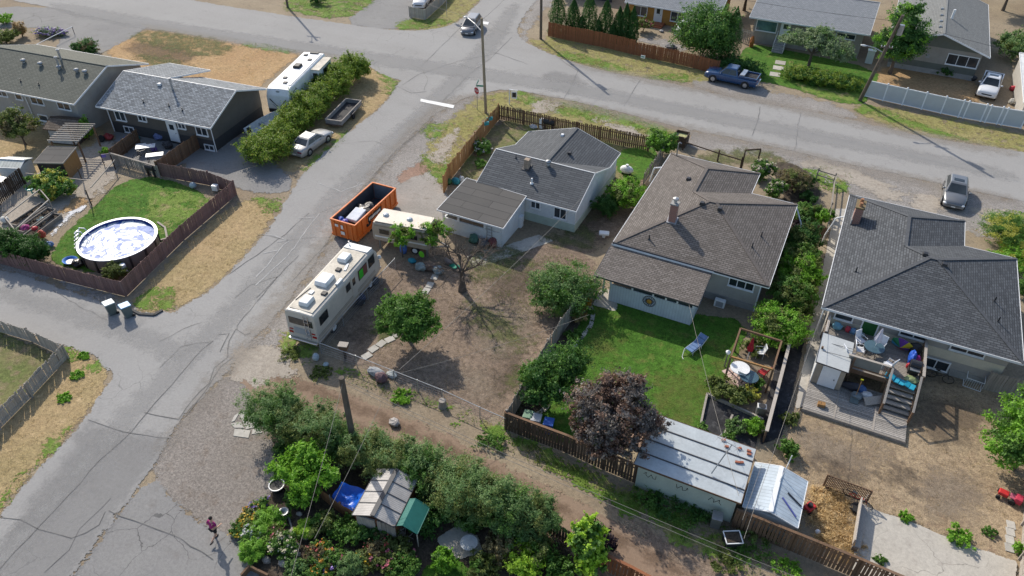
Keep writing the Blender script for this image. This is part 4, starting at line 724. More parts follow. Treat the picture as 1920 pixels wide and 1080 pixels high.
for i in range(6): mb.box(q(-9.0,94.0-.32*i-.16,(.95-.16*i)/2),(1.3,.32,.95-.16*i))
mb.build('front_steps', 'step_concrete', H7)
for x in (-9.62,-8.38): MB().path([q(x,94.2,1.9), q(x,92.2,1.0), q(x,92.2,.1)],.03).build('stair_rail', 'white_trim', H7)
H8 = T('sage_gable_house', 'taupe and sage sided house with front gable and grey shingle roof', 'house',(7.6,102,0)); q = Lp((7.6,102))
roof(H8,[[q(2.5,93.0,3.2), q(2.5,112,3.2), q(7.6,112,4.9), q(7.6,93.0,4.9)],[q(12.75,93.0,3.2), q(12.75,112,3.2), q(7.6,112,4.9), q(7.6,93.0,4.9)]], 'shingle_drab', th=.16)
MB().prism([q(3.1,93.9)[:2], q(12.1,93.9)[:2], q(12.1,111.5)[:2], q(3.1,111.5)[:2]],1.3,3.15).build('wall', 'siding_taupe', H8)
MB().prism([q(3.13,93.93)[:2], q(12.07,93.93)[:2], q(12.07,111.4)[:2], q(3.13,111.4)[:2]],.6,1.31).build('lower_wall', 'siding_sage', H8)
MB().prism([q(3.16,93.96)[:2], q(12.04,93.96)[:2], q(12.04,111.4)[:2], q(3.16,111.4)[:2]],0,.61).build('foundation', 'foundation', H8)
MB().add([q(3.1,93.86,3.1), q(12.1,93.86,3.1), q(7.6,93.86,4.6), q(3.1,93.92,3.1), q(12.1,93.92,3.1), q(7.6,93.92,4.6)],[(0,1,2),(3,5,4),(0,3,4,1),(1,4,5,2),(2,5,3,0)]).build('gable', 'siding_sage', H8)
window(H8, q(4.7,93.89,2.35), R(-90),1.7,.8,2); window(H8, q(10.4,93.89,2.05), R(-90),3.1,1.15,3, glass='glass')
MB().box(q(6.9,93.88,1.95),(.4,.06,.4)).build('wall_vent', 'grey_trim', H8)
for y in (95.4,97.4,99.6,102.0): vent_box(H8, q(7.2, y,4.75), 'metal_grey',.36)
MB().tube(q(8.3,99.4,4.6), q(8.3,99.4,5.7),.13).build('flue', 'white_trim', H8); vent_pipe(H8, q(4.6,99.4,3.9),.4)
H9 = T('white_outbuilding', 'plain white-roofed outbuilding at the far right boundary', 'shed',(20,90,0)); q = Lp((20,90))
roof(H9,[[q(16.0,84.5,2.3), q(23,84.5,2.3), q(23,98,2.6), q(16.0,98,2.6)]], ribbed('white_sheet',(.7,.7,.68),.4,0,.5,0), 'white_trim',.14)
MB().prism([q(16.2,84.7)[:2], q(22.8,84.7)[:2], q(22.8,97.8)[:2], q(16.2,97.8)[:2]],0,2.25).build('wall', 'stucco_tan', H9)
H10 = T('lattice_gazebo', 'shingle-roofed shelter with blue lattice ridge behind the cedars', 'gazebo',(-35.5,101.77)); 
roof(H10,[[(-3,-2,2.3),(3,-2,2.3),(3,0,3.1),(-3,0,3.1)],[(-3,0,3.1),(3,0,3.1),(3,2,2.3),(-3,2,2.3)]], 'shingle_pale', pm('blue_trim',(.08,.1,.3),.6),.14)
for x in (-2.7,2.7):
    for y in (-1.7,1.7): MB().box((x, y,1.12),(.14,.14,2.24)).build('post', 'dark_trim', H10)
MB().box((0,-1.65,1.0),(5.3,.06,2.0)).build('screen', 'dark_trim', H10)


# ------------------------------------------------------------------ fences: every board its own object
woodm('wood_purple',(.20,.125,.115), rand=.16); woodm('wood_cedar',(.30,.155,.075), rand=.16); woodm('wood_honey',(.36,.19,.085), rand=.16); woodm('wood_grey',(.30,.27,.235), rand=.2)
woodm('wood_dark',(.095,.068,.05), rand=.25); woodm('wood_brown',(.17,.105,.065), rand=.25); woodm('wood_red',(.26,.105,.05), rand=.13); woodm('wood_deck',(.34,.315,.285), rand=.28, grain=9); woodm('wood_bleached',(.40,.36,.315), rand=.16); woodm('wood_golden',(.36,.20,.08), rand=.16)
BOARDS = {}
def board_mesh(w, h, th, mat, style):
    k = (round(w,3), round(h,2), round(th,3), mat, style)
    if k not in BOARDS:
        mb = MB()
        if style == 'dog': p = [(-w/2,0),(w/2,0),(w/2, h-.05),(w/2-.035, h),(-w/2+.035, h),(-w/2, h-.05)]
        elif style == 'point': p = [(-w/2,0),(w/2,0),(w/2, h-.09),(0, h),(-w/2, h-.09)]
        else: p = [(-w/2,0),(w/2,0),(w/2, h),(-w/2, h)]
        n = len(p); mb.add([(x,-th/2, z) for x, z in p]+[(x, th/2, z) for x, z in p],[tuple(range(n)), tuple(range(2*n-1, n-1,-1))]+[((i+1) % n, i, n+i, n+(i+1) % n) for i in range(n)])
        me = bpy.data.meshes.new('board'); me.from_pydata(mb.v,[], mb.f); me.materials.append(MATS[mat]); BOARDS[k] = me
    return BOARDS[k]
def fence(name, label, pts, h, mat, bw=.14, gap=.012, post=2.4, postmat=None, rails=(.3,.85), style='flat', cap=False, lean=.012, ph=.08, side=1, z0=.04, group=None, skip=(), posts=True, hvar=.012):
    o = pts[0]; t = T(name, label, 'fence',(o[0], o[1],0),0, group); postmat = postmat or mat; hs = h if isinstance(h,(list, tuple)) else [h]*len(pts)
    for i in range(len(pts)-1):
        a, b = pts[i], pts[i+1]; L = seg_len(a, b); an = math.atan2(b[1]-a[1], b[0]-a[0]); ux, uy = math.cos(an), math.sin(an); hh = hs[i]
        nb = max(1, int(L/(bw+gap))); me = board_mesh(bw, hh,.022, mat, style)
        for k in range(nb):
            s = (k+.5)*L/nb
            if any(lo <= (s/L) <= hi and si == i for si, lo, hi in skip): continue
            ob = bpy.data.objects.new('board', me); C.objects.link(ob); ob.parent = t
            ob.location = (a[0]-o[0]+ux*s+uy*.032*side, a[1]-o[1]+uy*s-ux*.032*side, z0); ob.rotation_euler = (rnd.gauss(0, lean), rnd.gauss(0, lean), an); ob.scale = (1,1,1+rnd.gauss(0, hvar))
        for r in rails: MB().bar((a[0]-o[0], a[1]-o[1], hh*r),(b[0]-o[0], b[1]-o[1], hh*r),.04,.09).build('rail', postmat, t)
        if cap: MB().bar((a[0]-o[0], a[1]-o[1], hh+.065),(b[0]-o[0], b[1]-o[1], hh+.065),.15,.035).build('cap_rail', postmat, t)
        if posts:
            n = max(1, round(L/post))
            for k in range(n+(1 if i == len(pts)-2 else 0)):
                s = k*L/n; MB().box((a[0]-o[0]+ux*s-uy*.03*side, a[1]-o[1]+uy*s+ux*.03*side,(hh+ph)/2),(.1,.1, hh+ph), an).build('post', postmat, t)
    return t
# pool yard
fence('wooden_fence', 'weathered purple-brown board fence around the pool yard corner',[(-54.99,23.28),(-53.5,23.5),(-47.48,24.16),(-42.07,24.9),(-43.52,31.89),(-44.41,38.77)],1.35, 'wood_purple', style='flat', ph=.02, side=1)
fence('wooden_fence', 'purple-brown board fence between pool lawn and driveway',[(-44.41,38.77),(-47.44,38.98),(-52.54,38.21)],1.35, 'wood_purple', style='flat', ph=.12, side=-1)
fence('patio_fence', 'tall red-brown board screen beside the patio and driveway',[(-52.41,38.07),(-53.07,43.8)],1.5, 'wood_brown', post=2.2, side=1)
fence('patio_fence', 'red-brown board screen on the patio side next to the pergola',[(-57.95,37.98),(-58.82,41.81)],1.35, 'wood_brown', post=2.2, side=-1)
fence('patio_fence', 'short grey picket screen with white cap rail along the patio front',[(-57.8,37.85),(-52.34,38)],1.1, 'wood_grey', gap=.06, cap=True, post=1.6)
fence('wooden_fence', 'dark spaced-board fence beside the vegetable garden',[(-59.73,26.21),(-60.7,28.79),(-61.8,32.02)],1.5, 'wood_dark', gap=.05, post=2.2, side=-1)
fence('wooden_fence', 'silver-grey leaning board fence on the lane corner',[(-49.37,18.09),(-46.68,18.48),(-43.95,18.79),(-40.47,18.73),(-39.59,15.41),(-39.01,12.85),(-38.45,10.48)],1.15, 'wood_bleached', lean=.03, post=2.4, side=1)
# white house front yard
fence('wooden_fence', 'orange-brown board fence along the street side of the white house',[(-28.8,47.04),(-29.39,48.91),(-30.83,61.54)],1.65, 'wood_honey', post=2.3, style='dog', side=1)
fence('wooden_fence', 'brown board fence with uneven tops facing the top street',[(-30.83,61.54),(-22.54,61.71),(-15.37,62.04)],1.5, 'wood_brown', gap=.05, post=2.4, side=-1, hvar=.025)
fence('wooden_fence', 'leaning weathered boards between white house and brown-roofed bungalow',[(-13.77,61.05),(-13.85,55.77)],1.3, 'wood_grey', lean=.05, gap=.06, side=1)
# between dirt yard and lawn
fence('wooden_fence', 'grey board fence between bare yard and green lawn',[(-12.55,26.08),(-12.77,30.37),(-12.85,34.86),(-12.68,38.33),(-12.37,40.48)],1.55, 'wood_grey', post=2.3, side=1)
fence('wooden_fence', 'dark brown slatted fence with capped posts behind the lawn',[(-12.6,25.97),(-11.62,25.96),(-8.76,25.98),(-6.42,25.81),(-4.52,25.75)],1.45, 'wood_dark', gap=.03, post=2.0, postmat='wood_brown', cap=True, side=1)
# bottom right
fence('wooden_fence', 'long dark brown alley fence with sunlit gaps below the metal shed',[(0.95,25.34),(3.91,25.28),(7.02,25.19),(10.44,25.03),(14.18,24.8)],1.5, 'wood_brown', gap=.035, post=2.4, side=1, cap=True)
fence('wooden_fence', 'grey board fence closing the side of the right house',[(12.88,42.18),(15.65,42.45)],1.5, 'wood_grey', side=1)
fence('wooden_fence', 'boundary fence of bleached boards along the far right yard',[(14.3,27.58),(14.71,32.22),(14.99,35.57)],1.5, 'wood_bleached', side=1)
fence('garden_fence', 'red-stained lattice-topped fence bordering the alley by the maple',[(-4.58,20.12),(-2.87,20.02),(-0.92,19.82)],1.3, 'wood_red', gap=.04, cap=True, side=1)
fence('garden_fence', 'dark weathered fence beside the sage hedge and alley',[(-7.48,20.77),(-6.04,20.52),(-4.65,20.15)],1.3, 'wood_dark', gap=.03, side=1)
# across the street
fence('wooden_fence', 'red cedar board fence in front of the cedar row',[(-35.46,84.52),(-32.74,84.34),(-30.26,84.27),(-27.82,84.2),(-24.09,83.72)],1.75, 'wood_red', post=2.6, cap=False, side=1, ph=.05)
fence('wooden_fence', 'red cedar fence with lattice top beside the round maple',[(-24.09,83.72),(-19.2,83.4),(-16.73,83.13),(-13.83,82.61)],1.55, 'wood_red', post=2.6, side=1, ph=.1)
fence('picket_gate', 'grey picket fence panel beside the taupe bungalow',[(-13.84,93.76),(-12.33,93.37)],1.6, 'wood_bleached', gap=.07, side=1)
fence('box_fence', 'tan board enclosure around the parked vehicle by the crossing',[(-54.24,82.36),(-51.85,82.28),(-52.9,88.65),(-53.9,92.61)],1.35, 'wood_bleached', side=1)
# white vinyl panels, each bay its own panel
pm('vinyl',(.47,.5,.52),.45,.05,1.5, rand=.03); pm('vinyl_white',(.78,.8,.82),.4,.04)
vf = T('vinyl_fence', 'long white vinyl panel fence along the top street', 'fence',(1.65,84.31)); o = (1.65,84.31)
VP = [(1.66,84.17),(3.56,83.96),(5.47,83.79),(7.35,83.62),(9.19,83.46),(10.84,83.35),(11.29,83.31),(12.91,83.34),(13.3,83.28),(14.37,83.43),(14.8,83.39),(16.53,83.49)]
for i in range(len(VP)-1):
    a, b = VP[i], VP[i+1]; MB().bar((a[0]-o[0], a[1]-o[1],.95),(b[0]-o[0], b[1]-o[1],.95),.05,1.62).build('fence_panel', 'vinyl', vf)
    for z in (.1,1.78): MB().bar((a[0]-o[0], a[1]-o[1], z),(b[0]-o[0], b[1]-o[1], z),.08,.09).build('rail', 'vinyl_white', vf)
for a in VP: MB().box((a[0]-o[0], a[1]-o[1],.95),(.13,.13,1.9)).box((a[0]-o[0], a[1]-o[1],1.93),(.17,.17,.06), top=.5).build('post', 'vinyl_white', vf)
# low wire fence round the dirt yard: posts and top rail
pm('galv',(.42,.43,.44),.45,.15,3, metal=.6)
wf = T('wire_fence', 'low galvanised wire fence round the bare yard and motorhome', 'fence',(-26.12,26.31)); o = (-26.12,26.31)
WP = [(-26.71,36.12),(-26.55,32.26),(-26.41,29.18),(-26.12,26.31),(-23.36,26.37),(-20.51,26.32),(-17,26.26),(-14.3,26.04),(-12.55,25.94)]
for i in range(len(WP)-1):
    a, b = WP[i], WP[i+1]; MB().tube((a[0]-o[0], a[1]-o[1],1.0),(b[0]-o[0], b[1]-o[1],1.0),.026).build('top_rail', 'galv', wf)
    mb = MB()
    for z in (.15,.35,.55,.78): mb.tube((a[0]-o[0], a[1]-o[1], z),(b[0]-o[0], b[1]-o[1], z),.006, n=4)
    w_ = mb.build('wire', 'galv', wf); w_['kind'] = 'stuff'
    n = max(1, round(seg_len(a, b)/2.2))
    for k in range(n): MB().tube((a[0]+(b[0]-a[0])*k/n-o[0], a[1]+(b[1]-a[1])*k/n-o[1],0),(a[0]+(b[0]-a[0])*k/n-o[0], a[1]+(b[1]-a[1])*k/n-o[1],1.05),.028).build('post', 'galv', wf)
# rustic rails by the street
rf = T('rail_fence', 'dark two-rail timber fence along the gravel shoulder', 'fence',(-12.57,63.92)); o = (-12.57,63.92)
RP = [(-12.54,63.82),(-9.06,63.11),(-6.88,62.8)]
for i in range(2):
    a, b = RP[i], RP[i+1]; MB().bar((a[0]-o[0], a[1]-o[1],.85),(b[0]-o[0], b[1]-o[1],.85),.06,.1).build('rail', 'wood_dark', rf)
for a in RP: MB().box((a[0]-o[0], a[1]-o[1],.6),(.13,.13,1.2)).build('post', 'wood_dark', rf)
ga = T('timber_arch', 'plain dark timber gateway frame beside the hydrangeas', 'gateway',(-6.79,62.85)); o = (-6.79,62.85); b = (-5.61,63.66)
MB().box((0,0,.95),(.12,.12,1.9)).box((b[0]-o[0], b[1]-o[1],.95),(.12,.12,1.9)).build('post', 'wood_dark', ga); MB().bar((0,0,1.88),(b[0]-o[0], b[1]-o[1],1.88),.1,.12).build('lintel', 'wood_dark', ga)
rg = T('rail_fence', 'weathered post and rail fence beside the round brown-green shrub', 'fence',(1.61,57.52)); o = (1.61,57.52)
RP = [(1.64,54.18),(1.44,58.76),(1.09,63.82),(-0.4,64.08)]
for i in range(3):
    a, b = RP[i], RP[i+1]
    for z in (.4,.85): MB().bar((a[0]-o[0], a[1]-o[1], z),(b[0]-o[0], b[1]-o[1], z),.05,.09).build('rail', 'wood_grey', rg)
for a in RP: MB().box((a[0]-o[0], a[1]-o[1],.55),(.11,.11,1.1)).build('post', 'wood_grey', rg)
gb = T('garden_gate', 'small brown gate across the concrete side path', 'gate',(1.38,54.61)); o = (1.38,54.61); b = (1.87,54.61)
me = board_mesh(.12,1.0,.02, 'wood_brown', 'flat')
for k in range(7):
    ob = bpy.data.objects.new('board', me); C.objects.link(ob); ob.parent = gb; ob.location = (k*.135-.5, k*.01,.1)
MB().bar((-.55,.02,.85),(.4,.08,.85),.05,.08).build('rail', 'wood_brown', gb)
# raised timber border dividing bungalow garden from the side path
bd = T('boundary_wall', 'long pale timber-capped boundary wall beside the black ground cloth', 'wall',(1.29,31.72)); o = (1.29,31.72); b = (1.17,41.25)
MB().bar((0,0,.5),(b[0]-o[0], b[1]-o[1],.5),.1,1.0).build('wall_panel', 'wood_dark', bd); MB().bar((0,0,1.03),(b[0]-o[0], b[1]-o[1],1.03),.2,.06).build('cap_rail', 'wood_bleached', bd)
# trellis panels
def lattice(name, label, a, b, h, mat, step=.16, z=0.05):
    t = T(name, label, 'trellis',(a[0], a[1],0)); L = seg_len(a, b); t.rotation_euler = (0,0, math.atan2(b[1]-a[1], b[0]-a[0])); n = int((L+h)/step)
    for s in (1,-1):
        for i in range(1, n):
            u0 = i*step-h; p0, p1 = (max(u0,0), max(0,-u0) if u0 < 0 else 0),(min(i*step, L),0)
            x0, x1 = max(0, u0), min(L, i*step)
            if x1-x0 < .05: continue
            z0, z1 = i*step-x0, i*step-x1
            if s < 0: x0, x1 = L-x0, L-x1
            MB().bar((x0,.012*s, z+z0),(x1,.012*s, z+z1),.012,.035).build('slat', mat, t)
    for q_ in (((0,0, z),(L,0, z)),((0,0, z+h),(L,0, z+h))): MB().bar(*q_,.05,.05).build('rail', mat, t)
    for x in (0, L): MB().box((x,0,(z+h)/2),(.08,.08, z+h+.1)).build('post', mat, t)
    return t
lattice('trellis', 'brown diagonal lattice panel standing in the dry back yard',(4.89,30.11),(7.15,30.07),.95, 'wood_brown')


# ------------------------------------------------------------------ vehicles
paint('paint_silver',(.36,.36,.355),.3,.5,.35,.2); paint('paint_grey',(.19,.195,.2),.25,.7,.4,.12); paint('paint_gun',(.16,.165,.18),.25,.7,.4,.12); paint('paint_blue',(.008,.05,.15),.22,.8,.1,.04); paint('paint_white',(.68,.69,.7),.3,.5,0,.06)
glassm('car_glass',(.012,.016,.018),.04); pm('rubber',(.02,.02,.021),.85,.2,4); pm('alloy',(.5,.5,.51),.3,.12, metal=.8); pm('chrome',(.6,.6,.61),.15,.05, metal=.95); pm('black_plastic',(.025,.025,.027),.6,.15)
pm('lamp_clear',(.7,.72,.74),.15,.08); pm('lamp_red',(.38,.012,.012),.2,.15); pm('lamp_purple',(.16,.02,.06),.25,.1); pm('plate',(.7,.7,.68),.5,.05); pm('bed_liner',(.03,.03,.032),.8,.2)
def ring(x, w, zb, zt, rb=.12, rtp=.14, crown=.03):
    return [(x,-w*.9, zb),(x,-w, zb+rb),(x,-w, zt-rtp),(x,-w*.93, zt-rtp*.35),(x,-w*.8, zt),(x,0, zt+crown),(x, w*.8, zt),(x, w*.93, zt-rtp*.35),(x, w, zt-rtp),(x, w, zb+rb),(x, w*.9, zb)]
def wheel(par, x, y, r=.33, w=.22, rim='alloy', side=1):
    t = MB().tube((x, y-w/2, r),(x, y+w/2, r), r, r,18).build('wheel', 'rubber', par, bevel=.03)
    mb = MB(); yo = y+side*(w/2+.004); mb.tube((x, yo-.012*side, r),(x, yo, r), r*.64, r*.6,14)
    mb.build('rim', rim, t)
    for k in range(5): a = k*2*math.pi/5; MB().bar((x, yo+.008*side, r),(x+r*.55*math.cos(a), yo+.008*side, r+r*.55*math.sin(a)),.05,.012).build('spoke', rim, t)
    return t
def quad_in(a, b, c, d, s0=.1, s1=.9, t0=.12, t1=.88, off=.006):
    a, b, c, d = map(Vector,(a, b, c, d)); n = (b-a).cross(d-a).normalized()*off
    f = lambda s, t: (a*(1-s)+b*s)*(1-t)+(d*(1-s)+c*s)*t+n
    return [f(s0, t0), f(s1, t0), f(s1, t1), f(s0, t1)]
def pane(par, name, q, mat='car_glass', th=.008):
    v = [Vector(p) for p in q]; n = (v[1]-v[0]).cross(v[3]-v[0]).normalized()*th
    return MB().add(v+[p+n for p in v],[(3,2,1,0),(4,5,6,7),(0,1,5,4),(1,2,6,5),(2,3,7,6),(3,0,4,7)]).build(name, mat, par)
def car(name, label, loc, rz, mat, L=4.7, Wd=1.78, prof=None, cab=None, roofz=1.42, wb=None, rear='lamp_red', r=.32, group=None, sunroof=False, sides=2, ground=.18, cat='car', rear_glass=True):
    """x forward; prof = (x, halfwidth factor, top z); cab = base rear, roof rear, roof front, base front, belt z"""
    t = T(name, label, cat,(loc[0], loc[1],.031), rz, group); hw = Wd/2
    rg = [ring(x, hw*k, ground+(.12 if i in (0, len(prof)-1) else 0), z) for i,(x, k, z) in enumerate(prof)]
    body = MB().loft(rg).build('body', mat, t, smooth=True)
    x0, x1, x2, x3, zb = cab; wb0, wr = hw*.93, hw*.70; zb -= .05
    P = lambda x, y, z: Vector((x, y, z))
    B = [P(x0,-wb0, zb), P(x3,-wb0, zb), P(x3, wb0, zb), P(x0, wb0, zb)]; U = [P(x1,-wr, roofz-.05), P(x2,-wr, roofz-.05), P(x2, wr, roofz-.05), P(x1, wr, roofz-.05)]
    mb = MB(); mid = [(P(x1+.1,-wr*.86, roofz)), P(x2-.12,-wr*.86, roofz), P(x2-.12, wr*.86, roofz), P(x1+.1, wr*.86, roofz)]
    mb.add(B+U+mid,[(0,1,5,4),(1,2,6,5),(2,3,7,6),(3,0,4,7),(4,5,9,8),(5,6,10,9),(6,7,11,10),(7,4,8,11),(8,9,10,11)])
    mb.build('cabin', mat, t, smooth=False, bevel=.03)
    pane(t, 'windshield', quad_in(B[1], B[2], U[2], U[1],.07,.93,.1,.92))
    if rear_glass: pane(t, 'rear_window', quad_in(B[3], B[0], U[0], U[3],.09,.91,.14,.9))
    for s in range(sides):
        a0, a1 = .07+.86*s/sides+.012,.07+.86*(s+1)/sides-.012
        pane(t, 'side_window', quad_in(B[0], B[1], U[1], U[0], a0, a1,.16,.88)); pane(t, 'side_window', quad_in(B[2], B[3], U[3], U[2],1-a1,1-a0,.16,.88))
    if sunroof: MB().box((x2-.55,0, roofz+.004),(.5, wr*1.25,.02)).build('sunroof', 'car_glass', t, bevel=.01)
    wx = wb or (L*.19, L*.81)
    for x in wx:
        for s in (-1,1):
            MB().tube((x, s*(hw-.1), r),(x, s*(hw+.006), r), r*1.22, r*1.22,18).build('wheel_arch', 'black_plastic', t); wheel(t, x, s*(hw-.09), r,.22, side=s)
    xf, zf = prof[-1][0], prof[-1][2]; xr, zr_ = prof[0][0], prof[0][2]
    for s in (-1,1):
        MB().ell((xf-.16, s*hw*.7, zf-.08),(.2,.2,.09),10,6).build('headlight', 'lamp_clear', t, smooth=True); MB().box((xr+.05, s*hw*.62, zr_-.16),(.14,.42,.16)).build('taillight', rear, t, bevel=.02)
        MB().ell((x3-.35, s*(hw+.1), zb+.14),(.09,.13,.085),8,6).build('mirror', mat, t, smooth=True)
        for fx in ((x0+x3)/2-.1, x3-.55): MB().box((fx-.25, s*(hw+.004), zb-.08),(.16,.02,.03)).build('door_handle', 'black_plastic', t)
    MB().box((xf+.005,0, zf-.2),(.05, hw*1.0,.13)).build('grille', 'black_plastic', t, bevel=.01); MB().box((xf+.01,0, ground+.2),(.08, hw*1.7,.16)).build('front_bumper', mat, t, bevel=.03)
    MB().box((xr-.01,0, ground+.25),(.1, hw*1.75,.2)).build('rear_bumper', mat, t, bevel=.03); MB().box((xr-.065,0, ground+.28),(.012,.34,.14)).build('licence_plate', 'plate', t); MB().box((xf+.055,0, ground+.2),(.012,.34,.12)).build('licence_plate', 'plate', t)
    MB().box((L/2,0, ground+.03),(L*.9, Wd*.85,.1)).build('underbody', 'black_plastic', t)
    return t
def place(cx, cy, rz, L): return (cx-math.cos(rz)*L/2, cy-math.sin(rz)*L/2)
def az(a, b): return math.atan2(b[1]-a[1], b[0]-a[0])
# silver sedan beside the hedge: rear axle / front axle on the near side
a_, b_ = (-43.13,47.15),(-43.18,49.88); rz = az(a_, b_); c_ = ((a_[0]+b_[0])/2-math.sin(rz)*.78,(a_[1]+b_[1])/2+math.cos(rz)*.78)
car('sedan', 'dusty silver sedan parked against the bushy hedge', place(*c_, rz,4.95), rz, 'paint_silver',4.95,1.82,[(0,.8,.86),(.12,.93,.93),(.5,1,.97),(1.2,1,.95),(2.4,1,.93),(3.4,1,.92),(4.3,.98,.8),(4.75,.88,.7),(4.95,.72,.6)],(.75,1.5,2.75,3.55,.94),1.4,(1.05,3.87), rear='lamp_purple', r=.33)
a_, b_ = (10.72,68.69),(10.61,64.02); rz = az(a_, b_)
c_ = (10.69,66.02); car('hatchback', 'dark grey hatchback with sunroof parked on the gravel shoulder', place(*c_, rz,4.4), rz, 'paint_grey',4.4,1.84,[(0,.82,.98),(.1,.95,1.03),(.5,1,1.02),(1.5,1,.98),(2.8,1,.97),(3.5,.98,.9),(4.1,.88,.76),(4.4,.7,.62)],(.12,.55,2.1,3.15,1.0),1.46, sunroof=True, r=.33)
a_ = (-45.45,84.32); b_ = (-44.48,80.23); rz = az(a_, b_); c_ = (-44.84,81.88)
car('minivan', 'grey compact minivan driving into the crossing', place(*c_, rz,4.5), rz, 'paint_gun',4.5,1.8,[(0,.85,1.0),(.1,.96,1.08),(.6,1,1.06),(2,1,1.02),(3.3,1,1.0),(4.0,.95,.86),(4.35,.82,.72),(4.5,.68,.6)],(.08,.45,2.6,3.75,1.03),1.6, sides=3, r=.32)
# pickups
def pickup(name, label, loc, rz, mat, L=5.7, Wd=1.95, cabx=(2.05,2.35,3.5,4.25), roofz=1.85, toolbox=True, cover=None, sun=False):
    hz = 1.12
    t = car(name, label, loc, rz, mat, L, Wd,[(0,.95,1.08),(.08,.99,1.1),(cabx[0]-.05,1,1.1),(cabx[0]+.4,1, hz),(cabx[3],1, hz),(L-.5,.98,1.06),(L-.12,.95,.98),(L,.85,.85)],(*cabx, hz), roofz,(1.15, L-1.0), r=.38, ground=.32, cat='pickup', sunroof=sun)
    x1 = cabx[0]-.08; hw = Wd/2
    MB().box((x1/2+.04,0,1.125),(x1-.12, Wd-.22,.012)).build('bed_floor', 'bed_liner', t)
    for s in (-1,1): MB().box((x1/2, s*(hw-.08),1.2),(x1,.11,.18)).build('bed_rail', mat, t, bevel=.02)
    MB().box((.06,0,1.2),(.1, Wd-.2,.18)).build('tailgate', mat, t, bevel=.02); MB().box((-.06,0,.62),(.16, Wd*.95,.16)).build('step_bumper', 'chrome', t, bevel=.02)
    if toolbox: MB().box((x1-.32,0,1.3),(.5, Wd-.3,.26)).build('toolbox', 'alloy', t, bevel=.03)
    return t
a_ = (-10.14,80.22); b_ = (-13.76,80.39); rz = az(a_, b_); c_ = ((a_[0]+b_[0])/2-math.sin(rz)*-.85,(a_[1]+b_[1])/2+math.cos(rz)*-.85)
pickup('pickup_truck', 'dark blue pickup with silver toolbox parked by the red fence', place(*c_, rz,5.6), rz, 'paint_blue')
a_ = (13.97,93.69); b_ = (13.34,88.83); rz = az(a_, b_); c_ = (13.63,91.66)
pickup('pickup_truck', 'white pickup with dark bed parked behind the vinyl fence', place(*c_, rz,5.4), rz, 'paint_white',5.4,1.95,(1.6,1.9,3.15,3.95),1.8, False, sun=True)
a_ = (-21.03,99.04); b_ = (-21.02,89.64); rz = az(a_, b_); c_ = (-20.62,93.46)
car('white_car', 'white car nosing out beside the round maple tree', place(*c_, rz,4.5), rz, 'paint_white',4.5,1.8,[(0,.82,.95),(.5,1,1.0),(2,1,.97),(3.2,1,.95),(4.1,.9,.78),(4.5,.7,.6)],(.3,.9,2.3,3.2,.98),1.45)
a_ = (-56.39,90.28); b_ = (-54.13,83.77); rz = az(a_, b_); c_ = (-55.33,87.37)
car('white_van', 'white-roofed vehicle parked inside the tan board enclosure', place(*c_, rz,4.8), rz, 'paint_white',4.8,1.85,[(0,.9,1.1),(.6,1,1.12),(3.4,1,1.1),(4.4,.9,.95),(4.8,.75,.8)],(.1,.3,2.9,3.8,1.1),1.95, sides=3)

# ------------------------------------------------------------------ motorhome
pm('rv_cream',(.53,.495,.435),.45,.12,1.2); pm('rv_roof',(.46,.42,.35),.6,.3,.9); pm('rv_white',(.74,.75,.75),.4,.1,1.5); pm('rv_tan',(.43,.36,.28),.5,.15,1.5); pm('rv_stripe',(.30,.25,.2),.5,.15); pm('rv_grey',(.30,.33,.36),.45,.1); pm('curtain_green',(.02,.45,.02),.6,.1); pm('curtain_brown',(.16,.06,.05),.7,.2)
# rear-left and front-left roof corners give the axis
ra, rb, rc = (-28.62,26.38,2.85),(-29.37,34.39,2.85),(-26.52,26.44,2.85)
rz = az(ra, rb); L = seg_len(ra, rb)+.5; Wd = 2.2
ox, oy = ra[0]+math.sin(rz)*Wd/2, ra[1]-math.cos(rz)*Wd/2
mh = T('motorhome', 'long cream motorhome with three roof air conditioners beside the street', 'motorhome',(ox, oy,0), rz)
hw = Wd/2
def mring(x, zt, k=1, zb=.45): return [(x,-hw*.96*k, zb),(x,-hw*k, zb+.25),(x,-hw*.985*k, zt-.18),(x,-hw*.93*k, zt-.05),(x,-hw*.8*k, zt),(x,0, zt+.04),(x, hw*.8*k, zt),(x, hw*.93*k, zt-.05),(x, hw*.985*k, zt-.18),(x, hw*k, zb+.25),(x, hw*.96*k, zb)]
MB().loft([mring(0,2.83), mring(.06,2.88), mring(L-1.2,2.88), mring(L-.7,2.84,.99), mring(L-.35,2.45,.98,.5), mring(L-.05,1.5,.96,.55), mring(L,.9,.93,.6)]).build('body', 'rv_cream', mh)
MB().box((L*.43,0,2.925),(L*.80, Wd*.78,.02)).build('roof_panel', 'rv_roof', mh); MB().loft([[(L-1.35,-hw*.86,2.9),(L-1.35, hw*.86,2.9),(L-1.35, hw*.86,2.96),(L-1.35,-hw*.86,2.96)],[(L-.62,-hw*.84,2.8),(L-.62, hw*.84,2.8),(L-.62, hw*.84,2.88),(L-.62,-hw*.84,2.88)]]).build('roof_cap', 'rv_white', mh)
def acu(x, y, l=.95, w_=.72, h=.3, nm='air_conditioner'): return MB().box((x, y,2.93+h/2),(l, w_, h), top=.86, topy=.9).build(nm, 'rv_white', mh, bevel=.06)
acu(1.05,.05); acu(3.35,.1,1.25,.95,.34); acu(6.0,.15)
for x, y in ((2.2,-.55),(4.75,-.1)): MB().box((x, y,2.98),(.36,.36,.12)).build('roof_vent', 'black_plastic', mh, bevel=.03)
